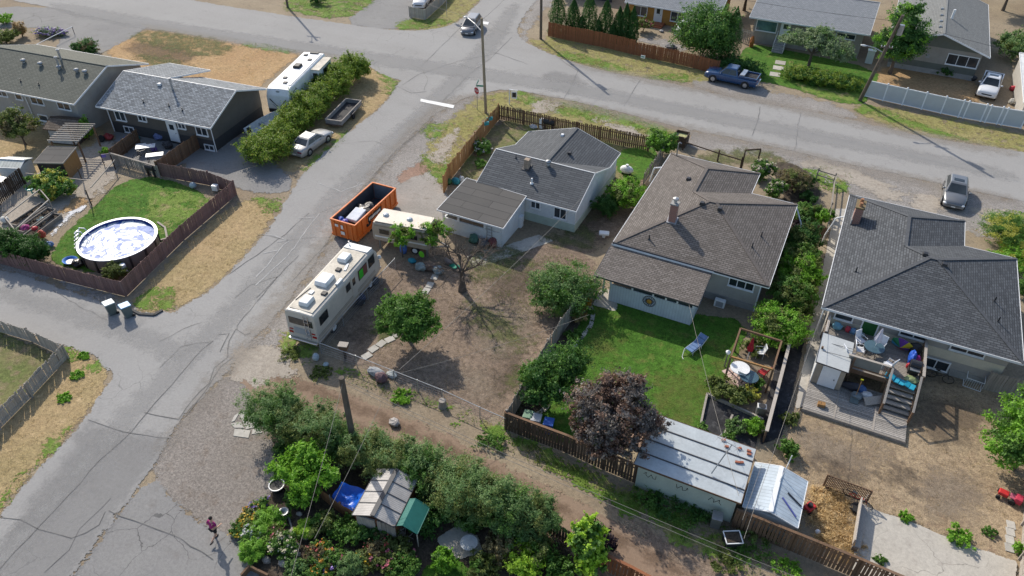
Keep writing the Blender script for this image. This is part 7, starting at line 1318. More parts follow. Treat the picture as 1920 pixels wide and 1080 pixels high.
for x, y, a, lb in ((5.2,41.2,-40, 'white mesh deck chair with high back beside the deck shed'),(5.25,40.3,10, 'white deck chair turned toward the glass deck table'),(6.35,41.25,-110, 'white deck chair behind the folded striped umbrella'),(7.0,39.7,150, 'white reclined deck chair near the deck stairs'),(4.65,39.65,30, 'white curved chair tucked beside the deck shed roof')): chair('deck_chair', lb,(x, y,1.4), R(a), 'white_fabric', 'rv_white', back=.62)
HM = T('beach_lounger', 'turquoise lounger cushion lying at the top of the deck stairs', 'lounger',(7.9,38.75,1.45)); mb = MB()
for i in range(6): x0 = -.85+i*.29; mb.box((x0,-.08*i+.25,.08+.05*math.sin(i*1.9)),(.3,.5,.07),-.25, ry=.25*math.sin(i*1.9))
mb.build('cushion', pm('turquoise',(.01,.28,.42),.6,.12), HM, bevel=.02)
BQ = T('deck_grill', 'black kettle-lid gas grill at the deck rail', 'barbecue',(8.4,39.9,1.4)); MB().tube((-.3,0,.85),(.3,0,.85),.27,.27,14).build('grill_hood', 'metal_dark', BQ); MB().box((0,0,.45),(.6,.45,.6)).build('cabinet', 'black_plastic', BQ); MB().box((0,-.4,.75),(.55,.3,.04)).build('side_shelf', 'metal_grey', BQ)
BU = T('beach_umbrella', 'open multicoloured beach umbrella lying on the deck', 'umbrella',(7.55,41.75,1.75))
cols = [(.5,.4,.02),(.12,.04,.25),(.02,.18,.08),(.05,.25,.42),(.45,.03,.05),(.14,.06,.3)]
for i, c_ in enumerate(cols):
    a0, a1 = i*math.pi/3,(i+1)*math.pi/3; vs = [(0,-.05,.0),(.65*math.cos(a0),.25,.65*math.sin(a0)),(.7*math.cos((a0+a1)/2),.22,.7*math.sin((a0+a1)/2)),(.65*math.cos(a1),.25,.65*math.sin(a1))]
    MB().add(vs+[(x, y+.015, z) for x, y, z in vs],[(0,1,2,3),(7,6,5,4),(0,4,5,1),(1,5,6,2),(2,6,7,3),(3,7,4,0)]).build('canopy_panel', pm('brolly_%d' % i, c_,.7,.08), BU)
BU.rotation_euler = (R(25),0, R(-15))
for p, c_, r_, lb, ct in (((8.4,41.9,1.4),(.02,.02,.022),(.4,.32,.5), 'black covered heap in the deck corner', 'heap'),((8.25,41.0,1.4),(.02,.1,.5),(.22,.4,.5), 'bright blue folded camp chairs on the deck', 'camp chair'),((8.55,41.1,1.4),(.28,.02,.2),(.25,.35,.3), 'magenta bag on the deck rail side', 'bag'),((8.15,40.4,1.4),(.45,.03,.04),(.14,.14,.2), 'small red pot beside the deck grill', 'pot'),((8.4,39.2,1.4),(.2,.25,.12),(.45,.3,.18), 'tangle of potted plants at the stair head', 'plants'),((3.7,42.15,1.4),(.15,.35,.45),(.32,.22,.3), 'teal storage tub against the deck house wall', 'tub'),((4.35,42.2,1.4),(.45,.05,.08),(.18,.18,.26), 'red bucket against the deck house wall', 'bucket'),((4.7,42.15,1.4),(.12,.25,.42),(.22,.2,.26), 'blue bucket against the deck house wall', 'bucket'),((5.15,42.1,1.4),(.3,.35,.36),(.3,.2,.2), 'grey tub beside the green door', 'tub'),((6.3,37.9,.24),(.6,.6,.6),(.38,.3,.22), 'white pet bed under the deck edge', 'pet bed'),((5.75,37.55,.24),(.15,.18,.2),(.35,.28,.25), 'grey toolbox on the lower deck', 'toolbox'),((5.4,38.2,.24),(.03,.03,.04),(.8,.25,.3), 'dark spotted bundle stored beneath the deck', 'bundle'),((5.95,38.2,.24),(.06,.12,.28),(.3,.25,.3), 'navy tub stored beneath the deck', 'tub')):
    tag(crumple(ct.replace(' ', '_'), pm('dk_'+lb[:9].replace(' ', ''), c_,.55,.2),(p[0], p[1], p[2]+r_[2]*.9), r_, len(lb), amp=.3), lb, ct)
tag(MB().box((0,0,0),(1.3,.5,.04),.6, rx=.5).build('leaning_board', 'wood_bleached', None,(6.75,37.6,.5)), 'pale board leaning beneath the deck edge', 'board')
PL2 = T('planter_box', 'small timber planter box on the lower deck corner', 'planter',(3.9,35.95,.24)); MB().box((0,0,.12),(.42,.3,.24),.1).build('box_body', 'wood_golden', PL2); MB().box((0,0,.245),(.34,.22,.02),.1).build('soil', 'bark_soil', PL2)
SV = T('shovel', 'yellow-handled snow shovel leaning on the lower deck', 'shovel',(5.65,37.3,.26)); MB().tube((0,0,.2),(.05,.5,1.3),.018).build('shaft', 'wood_golden', SV); MB().box((0,-.12,.1),(.5,.4,.05), rx=.4).build('blade', 'bin_grey', SV, bevel=.01); MB().box((.05,.52,1.33),(.16,.04,.1)).build('grip', pm('grip_yellow',(.55,.55,.02),.5), SV)
WP_ = T('wire_pen', 'white wire pet pen against the bungalow wall', 'pen',(12.28,42.28), R(-5))
for z in (.05,.75):
    for a, b in (((-.5,-.4),(.5,-.4)),((.5,-.4),(.5,.4)),((.5,.4),(-.5,.4)),((-.5,.4),(-.5,-.4))): MB().tube((*a, z),(*b, z),.02, n=5).build('pen_rail', 'rv_white', WP_)
for i in range(9):
    for y in (-.4,.4): MB().tube((-.5+i*.125, y,.05),(-.5+i*.125, y,.75),.008, n=4).build('pen_bar', 'rv_white', WP_)

# ------------------------------------------------------------------ clutter round the white house and bare yard
CL = [((-27.25,38.1),(.08,.16,.45),(.28,.28,.5), 'blue barrel below the camper corner', 'barrel'),((-26.06,37.41),(.02,.22,.3),(.35,.25,.2), 'teal tub in the camper shadow', 'tub'),((-25,36.98),(.25,.3,.3),(.5,.35,.3), 'pile of pale scrap beside the camper', 'scrap'),((-24.43,37.26),(.15,.1,.08),(.6,.4,.35), 'brown scrap pile under the dead tree', 'scrap'),((-23.64,37.16),(.2,.24,.25),(.45,.4,.3), 'grey basket of scrap beside the dead tree', 'basket'),((-23.51,38.54),(.25,.2,.18),(.4,.3,.3), 'rusty tub beside the dead trunk', 'tub'),((-22.95,38.37),(.02,.25,.15),(.4,.3,.08), 'green tarp patch behind the dead trunk', 'tarp'),((-22.25,41.62),(.1,.1,.11),(.4,.35,.4), 'dark pots by the porch wall', 'pots'),((-21.51,41.99),(.18,.06,.06),(.35,.3,.45), 'red and black cooler by the porch corner', 'cooler'),((-23.12,41.74),(.06,.14,.1),(.4,.35,.4), 'potted greenery below the porch window', 'pots'),((-27.24,33.94),(.05,.05,.06),(.5,.35,.35), 'black bags beside the motorhome wheel', 'bags'),((-26.99,31.97),(.04,.05,.1),(.45,.3,.35), 'dark bags under the motorhome side', 'bags'),((-26.76,31.76),(.3,.33,.36),(.3,.2,.12), 'pale crumpled plastic beside the motorhome', 'plastic'),((-26.1,25.72),(.42,.48,.52),(.22,.22,.3), 'pale bucket at the yard corner post', 'bucket'),((-25.25,25.6),(.35,.42,.45),(.2,.2,.1), 'grey dish on the verge below the motorhome', 'dish'),((-21.92,26.35),(.3,.32,.34),(.6,.3,.25), 'grey scrap metal along the wire fence', 'scrap'),((-21.28,26.05),(.14,.08,.09),(.45,.35,.35), 'dark red bundle along the wire fence', 'bundle'),((-20.93,26.68),(.3,.33,.33),(.4,.3,.15), 'pale crushed cans inside the wire fence', 'scrap'),((-28.63,48.79),(.02,.2,.25),(.4,.3,.35), 'teal tub inside the orange-brown fence', 'tub'),((-28.3,49.26),(.5,.52,.55),(.25,.25,.35), 'white sack inside the orange-brown fence', 'sack'),((-26.96,61.44),(.5,.5,.52),(.4,.25,.2), 'pale trough behind the brown street fence', 'trough'),((-29.17,48.52),(.04,.12,.05),(.3,.3,.3), 'green pot inside the orange-brown fence', 'pot'),((-12.18,92.68),(.35,.12,.03),(.3,.3,.7), 'orange wishing-well ornament on the round lawn', 'ornament'),((-11.48,99.67),(.05,.07,.12),(.4,.3,.3), 'dark tub behind the picket panel', 'tub'),((12.09,94.32),(.05,.05,.055),(.5,.4,.3), 'black bin beside the sage house corner', 'bin'),((16.11,93.24),(.5,.04,.06),(.4,.3,.3), 'red crate stack near the white pickup', 'crate'),((15.84,89.39),(.5,.48,.42),(.3,.3,.35), 'white pots near the white outbuilding', 'pots'),((-23.36,92.44),(.3,.3,.3),(.3,.25,.15), 'grey stone ornament in the gravel front yard', 'stone'),((-20.67,87.53),(.12,.12,.13),(.8,.4,.3), 'dark scrap pile beside the white car', 'scrap'),((-18.64,23.43),(.35,.32,.3),(.35,.3,.2), 'pale rock at the alley edge', 'rock'),((-21.99,19.57),(.3,.28,.26),(.25,.25,.2), 'stone beside the sumac', 'rock')]
for i,(p, c_, r_, lb, ct) in enumerate(CL): tag(crumple(ct.replace(' ', '_'), pm('clutter_%d' % i, c_,.6,.25),(p[0], p[1], r_[2]*.85), r_, i+70, amp=.12 if ct in ('barrel', 'bucket', 'tub', 'dish', 'pot', 'crate', 'bin') else .4), lb, ct)
PT = T('propane_tank', 'white propane tank on the grass beside the white house', 'tank',(-15.86,57.19)); MB().ell((0,0,.45),(.62,.38,.38),16,10).build('tank_shell', 'rv_white', PT, smooth=True); MB().tube((0,0,.8),(0,0,.95),.13,.13,10).build('tank_dome', 'rv_white', PT)
for x in (-.35,.35): MB().box((x,0,.06),(.08,.5,.12)).build('foot', 'metal_dark', PT)
MBX = T('mailbox', 'brown box on a timber post at the wire fence corner', 'mailbox',(-24.49,26.68)); MB().box((0,0,.5),(.12,.12,1.0)).build('post', 'wood_dark', MBX); MB().box((0,0,1.05),(.55,.4,.35),.3).build('box_body', 'wood_brown', MBX, bevel=.03); MB().box((0,0,1.24),(.62,.46,.05),.3).build('box_lid', 'wood_bleached', MBX)
SM = T('smoker', 'black barrel smoker and white bin behind the street fence', 'smoker',(-25.42,61.85)); MB().tube((-.55,0,.85),(.55,0,.85),.33,.33,14).build('barrel', 'black_plastic', SM)
for x in (-.4,.4): MB().box((x,0,.3),(.05,.45,.6)).build('leg', 'metal_dark', SM)
MB().box((-.85,0,.5),(.35,.4,1.0)).build('white_bin', 'rv_white', SM, bevel=.03)
CB = T('timber_compost_bin', 'dark open timber bin full of pale cuttings by the street', 'bin',(-13.08,64.83)); 
for x in (-.6,.6): MB().box((x,0,.55),(.08,1.3,1.1)).build('side_board', 'wood_dark', CB)
for y in (-.62,.62): MB().box((0, y,.55),(1.15,.08,1.1)).build('end_board', 'wood_dark', CB)
MB().box((0,0,.45),(1.1,1.15,.8)).build('cuttings', pm('cuttings',(.42,.42,.2),.9,.4,8, bump=.8), CB)
for p in ((-16.78,25.75),(-6.27,31.19)): pass
ST = T('tree_stump', 'cut grey stump at the alley side wire fence', 'stump',(-16.79,25.89)); MB().lathe([(.3,0),(.24,.2),(.22,.55)], n=12).build('stump_wood', 'wood_grey', ST)
WS = T('wall_sink', 'white garden basin leaning near the bungalow fence', 'basin',(-14.23,47.02)); MB().box((0,0,.4),(.8,.5,.18),.3).build('basin_bowl', 'rv_white', WS, bevel=.05); MB().box((0,0,.15),(.2,.2,.3)).build('pedestal', 'rv_white', WS)
HB = T('heat_pump', 'small white heat pump against the tan bungalow wall', 'air conditioner',(-3.95,42.7)); MB().box((0,0,.35),(.75,.35,.6)).build('case', 'white_trim', HB, bevel=.03); MB().box((0,-.18,.35),(.5,.012,.45)).build('fan_grille', 'grey_trim', HB)
EB = T('electric_cabinet', 'pale green electric cabinet between the two top bungalows', 'cabinet',(1.15,94.08)); MB().box((0,0,.75),(.8,.6,1.5)).build('cabinet_body', pm('pale_green',(.5,.56,.54),.5,.06), EB, bevel=.03); MB().box((0,0,1.53),(.9,.7,.06)).build('cabinet_lid', 'rv_white', EB)
SF = T('sunflower_pinwheel', 'bright green leaf-shaped pinwheel beside the camper', 'ornament',(-25.28,37.35)); MB().tube((0,0,0),(.15,0,1.0),.015).build('stake', 'metal_dark', SF); MB().ell((.15,0,1.1),(.24,.05,.28),10,6).build('pinwheel_head', pm('lime',(.12,.5,.02),.5), SF)
RKR = T('ornamental_edging', 'pale pipe rail beside the far left driveway', 'rail',(-87.98,55.86)); o = (-87.98,55.86); a, b = (-85.99,51.47,0.9),(-87.38,58.39,0.9); MB().tube((a[0]-o[0], a[1]-o[1],.9),(b[0]-o[0], b[1]-o[1],.9),.04).build('rail_pipe', 'rv_white', RKR)
for p in (a, b): MB().tube((p[0]-o[0], p[1]-o[1],0),(p[0]-o[0], p[1]-o[1],.9),.035).build('post', 'metal_dark', RKR)
# stones along the alley edge and the flower beds
ri = 0
for p in [(-20.64,13.11),(-19.54,13.09),(-18.71,13.31),(-18.33,14.08),(-18.61,14.95),(-19.03,15.61),(-19.76,15.97),(-19.4,14.91),(-18.77,14.46),(-20.41,15.83),(-20.71,16.42)]:
    s_ = rnd.uniform(.1,.2); tag(crumple('rock', 'boulder',(p[0], p[1], s_*.6),(s_*1.3, s_, s_*.8), ri,8,6,.4), 'rounded grey stone edging the flower bed', 'rock', 'flower bed stones'); ri += 1

# ------------------------------------------------------------------ garden shed, awning, tarp at the bottom
gs = (-15.55,18.02,1.9); a_, b_ = (-16.42,16.69,1.7),(-16.83,19.42,1.7); rz = az(a_, b_)
GS = T('garden_shed', 'garden shed with grey ribbed gable roof among the hedge', 'shed',(gs[0], gs[1],0), rz-R(90)); rs = ribbed('grey_ribs',(.42,.40,.38),.1,1,.6,.1,.35,.62)
L2_ = seg_len(a_, b_)/2+.1; roof(GS,[[(-1.15,-L2_,1.6),(-1.15, L2_,1.6),(0, L2_,2.05),(0,-L2_,2.05)],[(1.15,-L2_,1.6),(1.15, L2_,1.6),(0, L2_,2.05),(0,-L2_,2.05)]], rs, 'dark_trim',.06, capmat='dark_trim')
for k in (-.5,0,.5):
    for s in (-1,1): MB().bar((s*1.15, k*2*L2_*.48,1.615),(0, k*2*L2_*.48,2.065),.05,.025).build('roof_batten', 'dark_trim', GS)
MB().box((0,0,.8),(2.1,2*L2_-.2,1.58)).build('wall', 'wood_red', GS); MB().box((-.45,-L2_+.05,.8),(1.0,.08,1.6)).build('shed_door', 'wood_grey', GS)
for i in range(4): MB().box((.3+.25*i,-L2_+.03,.85),(.22,.05,1.6), rz=.1*i).build('loose_board', 'wood_grey', GS)
AW = T('green_canopy', 'small green fabric gable canopy beside the garden shed', 'canopy',(-13.93,17.72,1.5)[:2], rz-R(90)); cm_ = pm('canopy_green',(.018,.14,.115),.6,.12,2)
roof(AW,[[(-.75,-.8,1.35),(-.75,.8,1.35),(0,.8,1.75),(0,-.8,1.75)],[(.75,-.8,1.35),(.75,.8,1.35),(0,.8,1.75),(0,-.8,1.75)]], cm_, cm_,.04, cap=False)
for x in (-.68,.68):
    for y in (-.72,.72): MB().tube((x, y,0),(x, y,1.36),.03).build('post', 'wood_bleached', AW)
BTp = T('tarp_shelter', 'crumpled blue tarp stretched behind a timber screen', 'tarp',(-18.04,17.66)); o = (-18.04,17.66); mb = MB(); c4 = [(-18.49,17.1,1),(-16.92,16.97,1),(-16.82,18.24,1.3),(-18.38,18.04,1.3)]; nn = 14; vs = []
for i in range(nn+1):
    for j in range(nn+1):
        s_, t_ = i/nn, j/nn; x = (c4[0][0]*(1-s_)+c4[1][0]*s_)*(1-t_)+(c4[3][0]*(1-s_)+c4[2][0]*s_)*t_; y = (c4[0][1]*(1-s_)+c4[1][1]*s_)*(1-t_)+(c4[3][1]*(1-s_)+c4[2][1]*s_)*t_
        vs.append((x-o[0], y-o[1],.8+.3*t_+.16*mnoise.noise(Vector((x*2.2, y*2.2,0)))-.3*math.sin(math.pi*s_)*math.sin(math.pi*t_)))
mb.add(vs,[(i*(nn+1)+j,(i+1)*(nn+1)+j,(i+1)*(nn+1)+j+1, i*(nn+1)+j+1) for i in range(nn) for j in range(nn)]).build('tarp_sheet', pm('tarp_blue',(.01,.10,.5),.3,.15,3), BTp)
for p in c4: MB().tube((p[0]-o[0], p[1]-o[1],0),(p[0]-o[0], p[1]-o[1],1.1),.03).build('post', 'wood_grey', BTp)
fence('timber_screen', 'low brown timber screen in front of the blue tarp',[(-19.28,17.31),(-17.85,17.02),(-16.41,16.9)],.85, 'wood_cedar', side=1, post=1.3)
PO = T('flower_pot', 'white-rimmed dark plant pot at the gravel edge', 'pot',(-21.81,16.71)); MB().lathe([(.28,0),(.38,.4),(.42,.42),(.36,.4),(.02,.34)], n=18, cap=False).build('pot_shell', 'black_plastic', PO); MB().lathe([(.37,.4),(.43,.41),(.43,.46),(.37,.45)], n=18, cap=False).build('pot_rim', 'rv_white', PO)
PO2 = T('garden_urn', 'grey cylindrical urn between the flower beds', 'urn',(-20.33,15.51)); MB().lathe([(.2,0),(.22,.5),(.26,.55),(.2,.55),(.02,.45)], n=14, cap=False).build('urn_shell', 'metal_grey', PO2); tag(MB().bar((0,0,.08),(1.0,-.8,.08),.09,.06).build('garden_plank', 'wood_bleached', None,(*(-20.31,15.7),0)), 'pale plank lying beside the garden urn', 'plank')
FCH = T('wicker_chair', 'round white wire table with small tile on the garden patio', 'table',(-10.77,18.13)); MB().lathe([(.42,.6),(.45,.63),(.02,.63)], n=18).build('table_top', pm('wire_white',(.4,.42,.42),.5), FCH); MB().tube((0,0,0),(0,0,.6),.05).build('leg', 'metal_dark', FCH)
sheet('garden_patio',[[(-12.53,17.94),(-11.92,19.11),(-10.76,18.99),(-10.02,18.17),(-10.96,17.38),(-11.83,17.28)]],.021, 'concrete',.25,0)
sheet('lawn',[[(-12.14,15.22),(-12.25,16.42),(-11.91,17.41),(-10.72,17.49),(-9.21,16.35)]],.021, 'lawn',.3,1)
PLT = T('planter_edge', 'dark timber planter edge at the driveway bottom', 'planter',(-19.81,12.23)); o = (-19.81,12.23); a, b, c_ = (-19.97,11.83),(-19.94,12.38),(-18.8,12.41); MB().bar((a[0]-o[0], a[1]-o[1],.2),(b[0]-o[0], b[1]-o[1],.2),.1,.4).bar((b[0]-o[0], b[1]-o[1],.19),(c_[0]-o[0], c_[1]-o[1],.19),.1,.38).build('timber_edge', 'wood_brown', PLT)


# ------------------------------------------------------------------ foliage
def F(name, a, b, c, k=1.95, **kw):
    if 'plum' in name or 'dusk' in name or 'bloom' in name: k = 1.0
    foliage(name, *[tuple(min(.8, x*k) for x in q) for q in (a, b, c)], **kw)
F('leaf_mid',(.03,.075,.012),(.06,.125,.022),(.11,.19,.04)); F('leaf_dark',(.018,.055,.012),(.036,.09,.02),(.068,.135,.032)); F('leaf_bright',(.06,.14,.012),(.105,.22,.02),(.18,.30,.045)); F('leaf_sage',(.045,.092,.025),(.082,.14,.044),(.145,.21,.085)); F('leaf_silver',(.08,.115,.055),(.125,.165,.085),(.19,.23,.135))
F('leaf_olive',(.045,.065,.018),(.085,.11,.028),(.15,.175,.05)); F('leaf_hedge',(.05,.1,.012),(.1,.155,.02),(.175,.205,.035), tip=(.24,.19,.05)); F('leaf_plum',(.12,.1,.09),(.21,.185,.168),(.34,.31,.285), tip=(.16,.25,.05)); F('leaf_plum_russet',(.14,.085,.065),(.24,.155,.115),(.36,.25,.2), tip=(.16,.25,.05)); F('leaf_cedar',(.012,.042,.008),(.024,.068,.012),(.045,.1,.02))
F('leaf_lime',(.13,.22,.015),(.2,.31,.03),(.3,.4,.06)); F('leaf_yellow',(.18,.2,.03),(.27,.27,.05),(.36,.34,.09)); F('leaf_dry',(.16,.11,.05),(.25,.18,.08),(.34,.26,.13)); F('leaf_brown',(.07,.06,.03),(.12,.10,.05),(.16,.15,.07)); F('leaf_dusk',(.025,.018,.03),(.05,.035,.05),(.08,.06,.075))
F('bloom_cream',(0.35,0.33,0.2),(0.45,0.42,0.3),(0.53,0.49,0.39), trans=.1); F('bloom_yellow',(0.39,0.25,0.016),(0.48,0.33,0.023),(0.53,0.41,0.047), trans=.1); F('bloom_orange',(0.39,0.16,0.0078),(0.47,0.22,0.016),(0.51,0.28,0.031), trans=.1); F('bloom_pink',(0.35,0.062,0.1),(0.43,0.12,0.16),(0.48,0.22,0.26), trans=.1); F('bloom_violet',(.14,.08,.3),(.22,.14,.42),(.34,.25,.55), trans=.1); F('bloom_red',(0.2,0.023,0.023),(0.3,0.047,0.039),(0.35,0.094,0.078), trans=.1); F('bloom_white',(0.47,0.47,0.45),(0.53,0.53,0.51),(0.58,0.58,0.56), trans=.1)
F('straw',(.26,.185,.085),(.33,.245,.125),(.4,.31,.18)); F('grass_blade',(.06,.095,.014),(.085,.12,.024),(.13,.15,.045)); F('lawn_blade',(.036,.08,.01),(.05,.1,.013),(.07,.115,.02)); F('grass_dry',(.16,.125,.06),(.22,.17,.085),(.28,.23,.125))
pm('bark',(.12,.095,.075),.95,.25,6, bump=.6); pm('bark_grey',(.22,.195,.17),.95,.2,5, bump=.5)
def leaf_mesh(name, P, Nn, size, asp=.55, up=0.0):
    """one rhombic leaf face per point"""
    n = len(P); s = size*.78*nrg.uniform(.6,1.35, n)[:, None]
    d = Nn + nrg.normal(0,.55,(n,3)); d[:,2] += up; d /= np.linalg.norm(d, axis=1)[:, None]
    a = np.cross(d, nrg.normal(0,1,(n,3))); a /= np.linalg.norm(a, axis=1)[:, None]; b = np.cross(d, a)
    V = np.stack([P-a*s*.5, P+b*s*asp*.5+d*s*.08, P+a*s*.5, P-b*s*asp*.5+d*s*.08],1).reshape(-1,3)
    me = bpy.data.meshes.new(name); me.vertices.add(4*n); me.vertices.foreach_set('co', V.astype(np.float32).ravel()); me.loops.add(4*n); me.loops.foreach_set('vertex_index', np.arange(4*n, dtype=np.int32))
    me.polygons.add(n); me.polygons.foreach_set('loop_start', np.arange(0,4*n,4, dtype=np.int32)); me.polygons.foreach_set('loop_total', np.full(n,4, np.int32)); me.update(calc_edges=True); return me
GROW = np.array([1.2,1.2,1.14])
def crown_pts(blobs, n, clump=.32, ragged=.38, bias=.5):
    P = []; Nn = []; vol = np.array([b[3]*b[4]*b[5] for b in blobs])**.67; vol /= vol.sum()
    for b, f in zip(blobs, vol):
        k = max(8, int(n*f*4.2)); c = np.array(b[:3])*np.array([1.3,1.3,1.08]); r = np.array(b[3:6])*nrg.uniform(.9,1.1,3); nc = max(8, int(k/46))
        u = nrg.normal(0,1,(nc,3)); u /= np.linalg.norm(u, axis=1)[:, None]; u[:,2] = np.abs(u[:,2])*bias+u[:,2]*(1-bias)
        rad = np.clip(1.0-np.abs(nrg.normal(0,.34, nc)),.15,1.1)[:, None]+nrg.normal(0, ragged*.45,(nc,1)); cc = c+u*rad*r*GROW
        sh_dir = nrg.normal(0,.4,(nc,3)); sh_len = nrg.uniform(.1,.7, nc)
        wgt = nrg.uniform(.2,1.8, nc); idx = nrg.choice(nc, k, p=wgt/wgt.sum()); off = nrg.normal(0,1,(k,3))*clump*r*.42*nrg.uniform(.6,1.5, nc)[idx][:, None]; off[:,2] *= .8; p = cc[idx]+off
        ks = k//7; si = nrg.integers(0, nc, ks); di = u[si]+np.array([0,0,.35])+sh_dir[si]; di /= np.linalg.norm(di, axis=1)[:, None]
        p[:ks] = cc[si]+di*(nrg.uniform(0,1,(ks,1))*sh_len[si][:, None]*r.mean())+nrg.normal(0,.045,(ks,3))
        p[:,2] = np.maximum(p[:,2],.04); P.append(p); m = (p-c)/r; m /= np.linalg.norm(m, axis=1)[:, None]+1e-6; Nn.append(m*.8)
    return np.concatenate(P), np.concatenate(Nn)
def conifer(name, label, p, r, h, n, mat, cat='tree', group=None):
    t = T(name, label, cat,(p[0], p[1],0), rnd.uniform(0,3), group); z = h*nrg.uniform(0,1, n)**1.25; a = nrg.uniform(0,2*np.pi, n)
    pr = r*np.clip(1.15*(1-(z/h)**2.4),.04,1)*(1+.13*np.sin(a*5+z*2.1)+.1*np.sin(a*3-z*3.3))*np.clip(1.03-np.abs(nrg.normal(0,.13, n)),.4,1.1)
    P = np.stack([pr*np.cos(a), pr*np.sin(a), z+.05],1); Nn = np.stack([np.cos(a), np.sin(a), np.full(n,.35)],1); mesh_obj('crown', leaf_mesh('crown', P, Nn*1.6,.19,.45,.2), mat, t); MB().tube((0,0,0),(0,0, h*.9),.09,.02,7).build('trunk', 'bark', t); return t
def mesh_obj(name, me, mat, par=None, loc=None):
    me.materials.append(MATS[mat]); o = bpy.data.objects.new(name, me); C.objects.link(o); o.parent = par
    if loc: o.location = loc
    return o
def bush(name, label, p, blobs, n, size, mat, cat='shrub', group=None, stems=3, asp=.55, mat2=None, f2=.25, clump=.32, bloom=None, fb=.06, up=.2, core=True, barkm='bark'):
    """p = ground point; blobs relative to it; stems and leafy crown"""
    t = T(name, label, cat,(p[0], p[1],0), rnd.uniform(0,.4), group); Pn, Nn = crown_pts(blobs, n, clump, bias=.1)
    if mat2:
        sel = np.array([mnoise.noise(Vector(x)*1.3) for x in Pn]) > (.5-f2)*.8
        if sel.any(): mesh_obj('crown', leaf_mesh('crown', Pn[sel], Nn[sel], size, asp, up), mat2, t)
        Pn, Nn = Pn[~sel], Nn[~sel]
    mesh_obj('crown', leaf_mesh('crown', Pn, Nn, size, asp, up), mat, t)
    if bloom:
        B, Bn = crown_pts(blobs, int(n*fb), clump*.5,.1); B = B[B[:,2] > np.median(B[:,2])*.7]; mesh_obj('blossom', leaf_mesh('blossom', B, B*0+np.array([0,0,1.]), size*.9,.9,.5), bloom, t)
    mb = MB()
    for i in range(stems):
        b = blobs[i % len(blobs)]; e = (b[0]+rnd.uniform(-.3,.3)*b[3], b[1]+rnd.uniform(-.3,.3)*b[4], b[2]+.2*b[5]); m_ = (e[0]*.35+rnd.uniform(-.1,.1), e[1]*.35, e[2]*.5); mb.path([(rnd.uniform(-.08,.08), rnd.uniform(-.08,.08),0), m_, e],.05,5,.015)
    mb.build('stem', barkm, t); return t
def tree(name, label, p, th, blobs, n, size, mat, r=.14, cat='tree', group=None, limbs=7, lean=(0,0), asp=.55, mat2=None, f2=.25, clump=.3, barkm='bark', up=.1):
    t = T(name, label, cat,(p[0], p[1],0),0, group); top = (lean[0], lean[1], th); mb = MB().tube((0,0,0),(top[0]*.5, top[1]*.5, th*.5), r*1.25, r,10).tube((top[0]*.5, top[1]*.5, th*.5), top, r, r*.75,10)
    for i in range(limbs):
        b = blobs[i % len(blobs)]; u = [rnd.gauss(0,.4) for _ in range(3)]; e = (b[0]+u[0]*b[3], b[1]+u[1]*b[4], b[2]+u[2]*b[5]*.7); m_ = ((top[0]+e[0])/2+rnd.uniform(-.15,.15),(top[1]+e[1])/2+rnd.uniform(-.15,.15),(top[2]+e[2])/2+.1); mb.path([top, m_, e], r*.55,6, r*.12)
    mb.build('trunk', barkm, t); Pn, Nn = crown_pts(blobs, n, clump)
    if mat2:
        sel = np.array([mnoise.noise(Vector(x)*1.1) for x in Pn]) > (.5-f2)*.8
        if sel.any(): mesh_obj('crown', leaf_mesh('crown', Pn[sel], Nn[sel], size, asp, up), mat2, t)
        Pn, Nn = Pn[~sel], Nn[~sel]
    mesh_obj('crown', leaf_mesh('crown', Pn, Nn, size, asp, up), mat, t); return t
def B(*b): return [tuple(x) for x in b]
def lobes(r, h, k=5, sq=.8, seed=0, z0=None):
    """k overlapping lobes that make an uneven crown of radius r, height h"""
    q = random.Random(seed); o = [(0,0, z0 or h*.55, r*.72, r*.72, h*.42)]
    for i in range(k): a = 2*math.pi*i/k+q.uniform(-.4,.4); d = r*q.uniform(.35,.55); o.append((d*math.cos(a), d*math.sin(a),(z0 or h*.5)+q.uniform(-.12,.2)*h, r*q.uniform(.4,.58), r*q.uniform(.4,.58), h*q.uniform(.25,.36)*sq))
    return o
# centre trees
p = (-21.63,29.9); tree('fruit_tree', 'leafy green fruit tree in the middle of the bare yard', p,1.1, B((0,0,2.0,1.2,1.2,.9),(-.95,.2,2.1,.85,.85,.7),(.95,-.1,2.0,.85,.85,.75),(.2,.7,2.3,.8,.8,.7),(.55,-.6,1.5,.8,.7,.75),(-.5,-.6,1.7,.7,.7,.6)),7000,.2, 'leaf_mid',.11)
p = (-14.03,37.66); bush('shrub', 'large twiggy grey-green shrub leaning over the lawn fence', p, B((0,0,1.4,1.6,1.5,1.2),(-1.0,.3,1.5,1.0,1.0,.9),(1.1,.4,1.6,1.0,1.0,1.0),(.2,1.0,1.9,1.2,.9,.8),(.5,-.7,1.1,1.2,.8,.9),(-.6,-.6,1.1,.9,.8,.8)),6000,.17, 'leaf_sage', mat2='leaf_mid', f2=.35, stems=30, barkm='bark_grey')
p = (-11.3,28.7); tree('apple_tree', 'dark green multi-lobed tree along the lawn border', p,1.3, B((.5,1.5,2.1,1.0,1.0,.8),(0,.7,2.0,1.0,.9,.8),(-.6,.2,1.8,.8,.8,.7),(.5,0,1.7,.9,.8,.7),(.9,.9,1.9,.7,.7,.6),(-.1,-.5,1.3,.8,.6,.6)),7200,.18, 'leaf_dark',.1, mat2='leaf_mid', f2=.35)
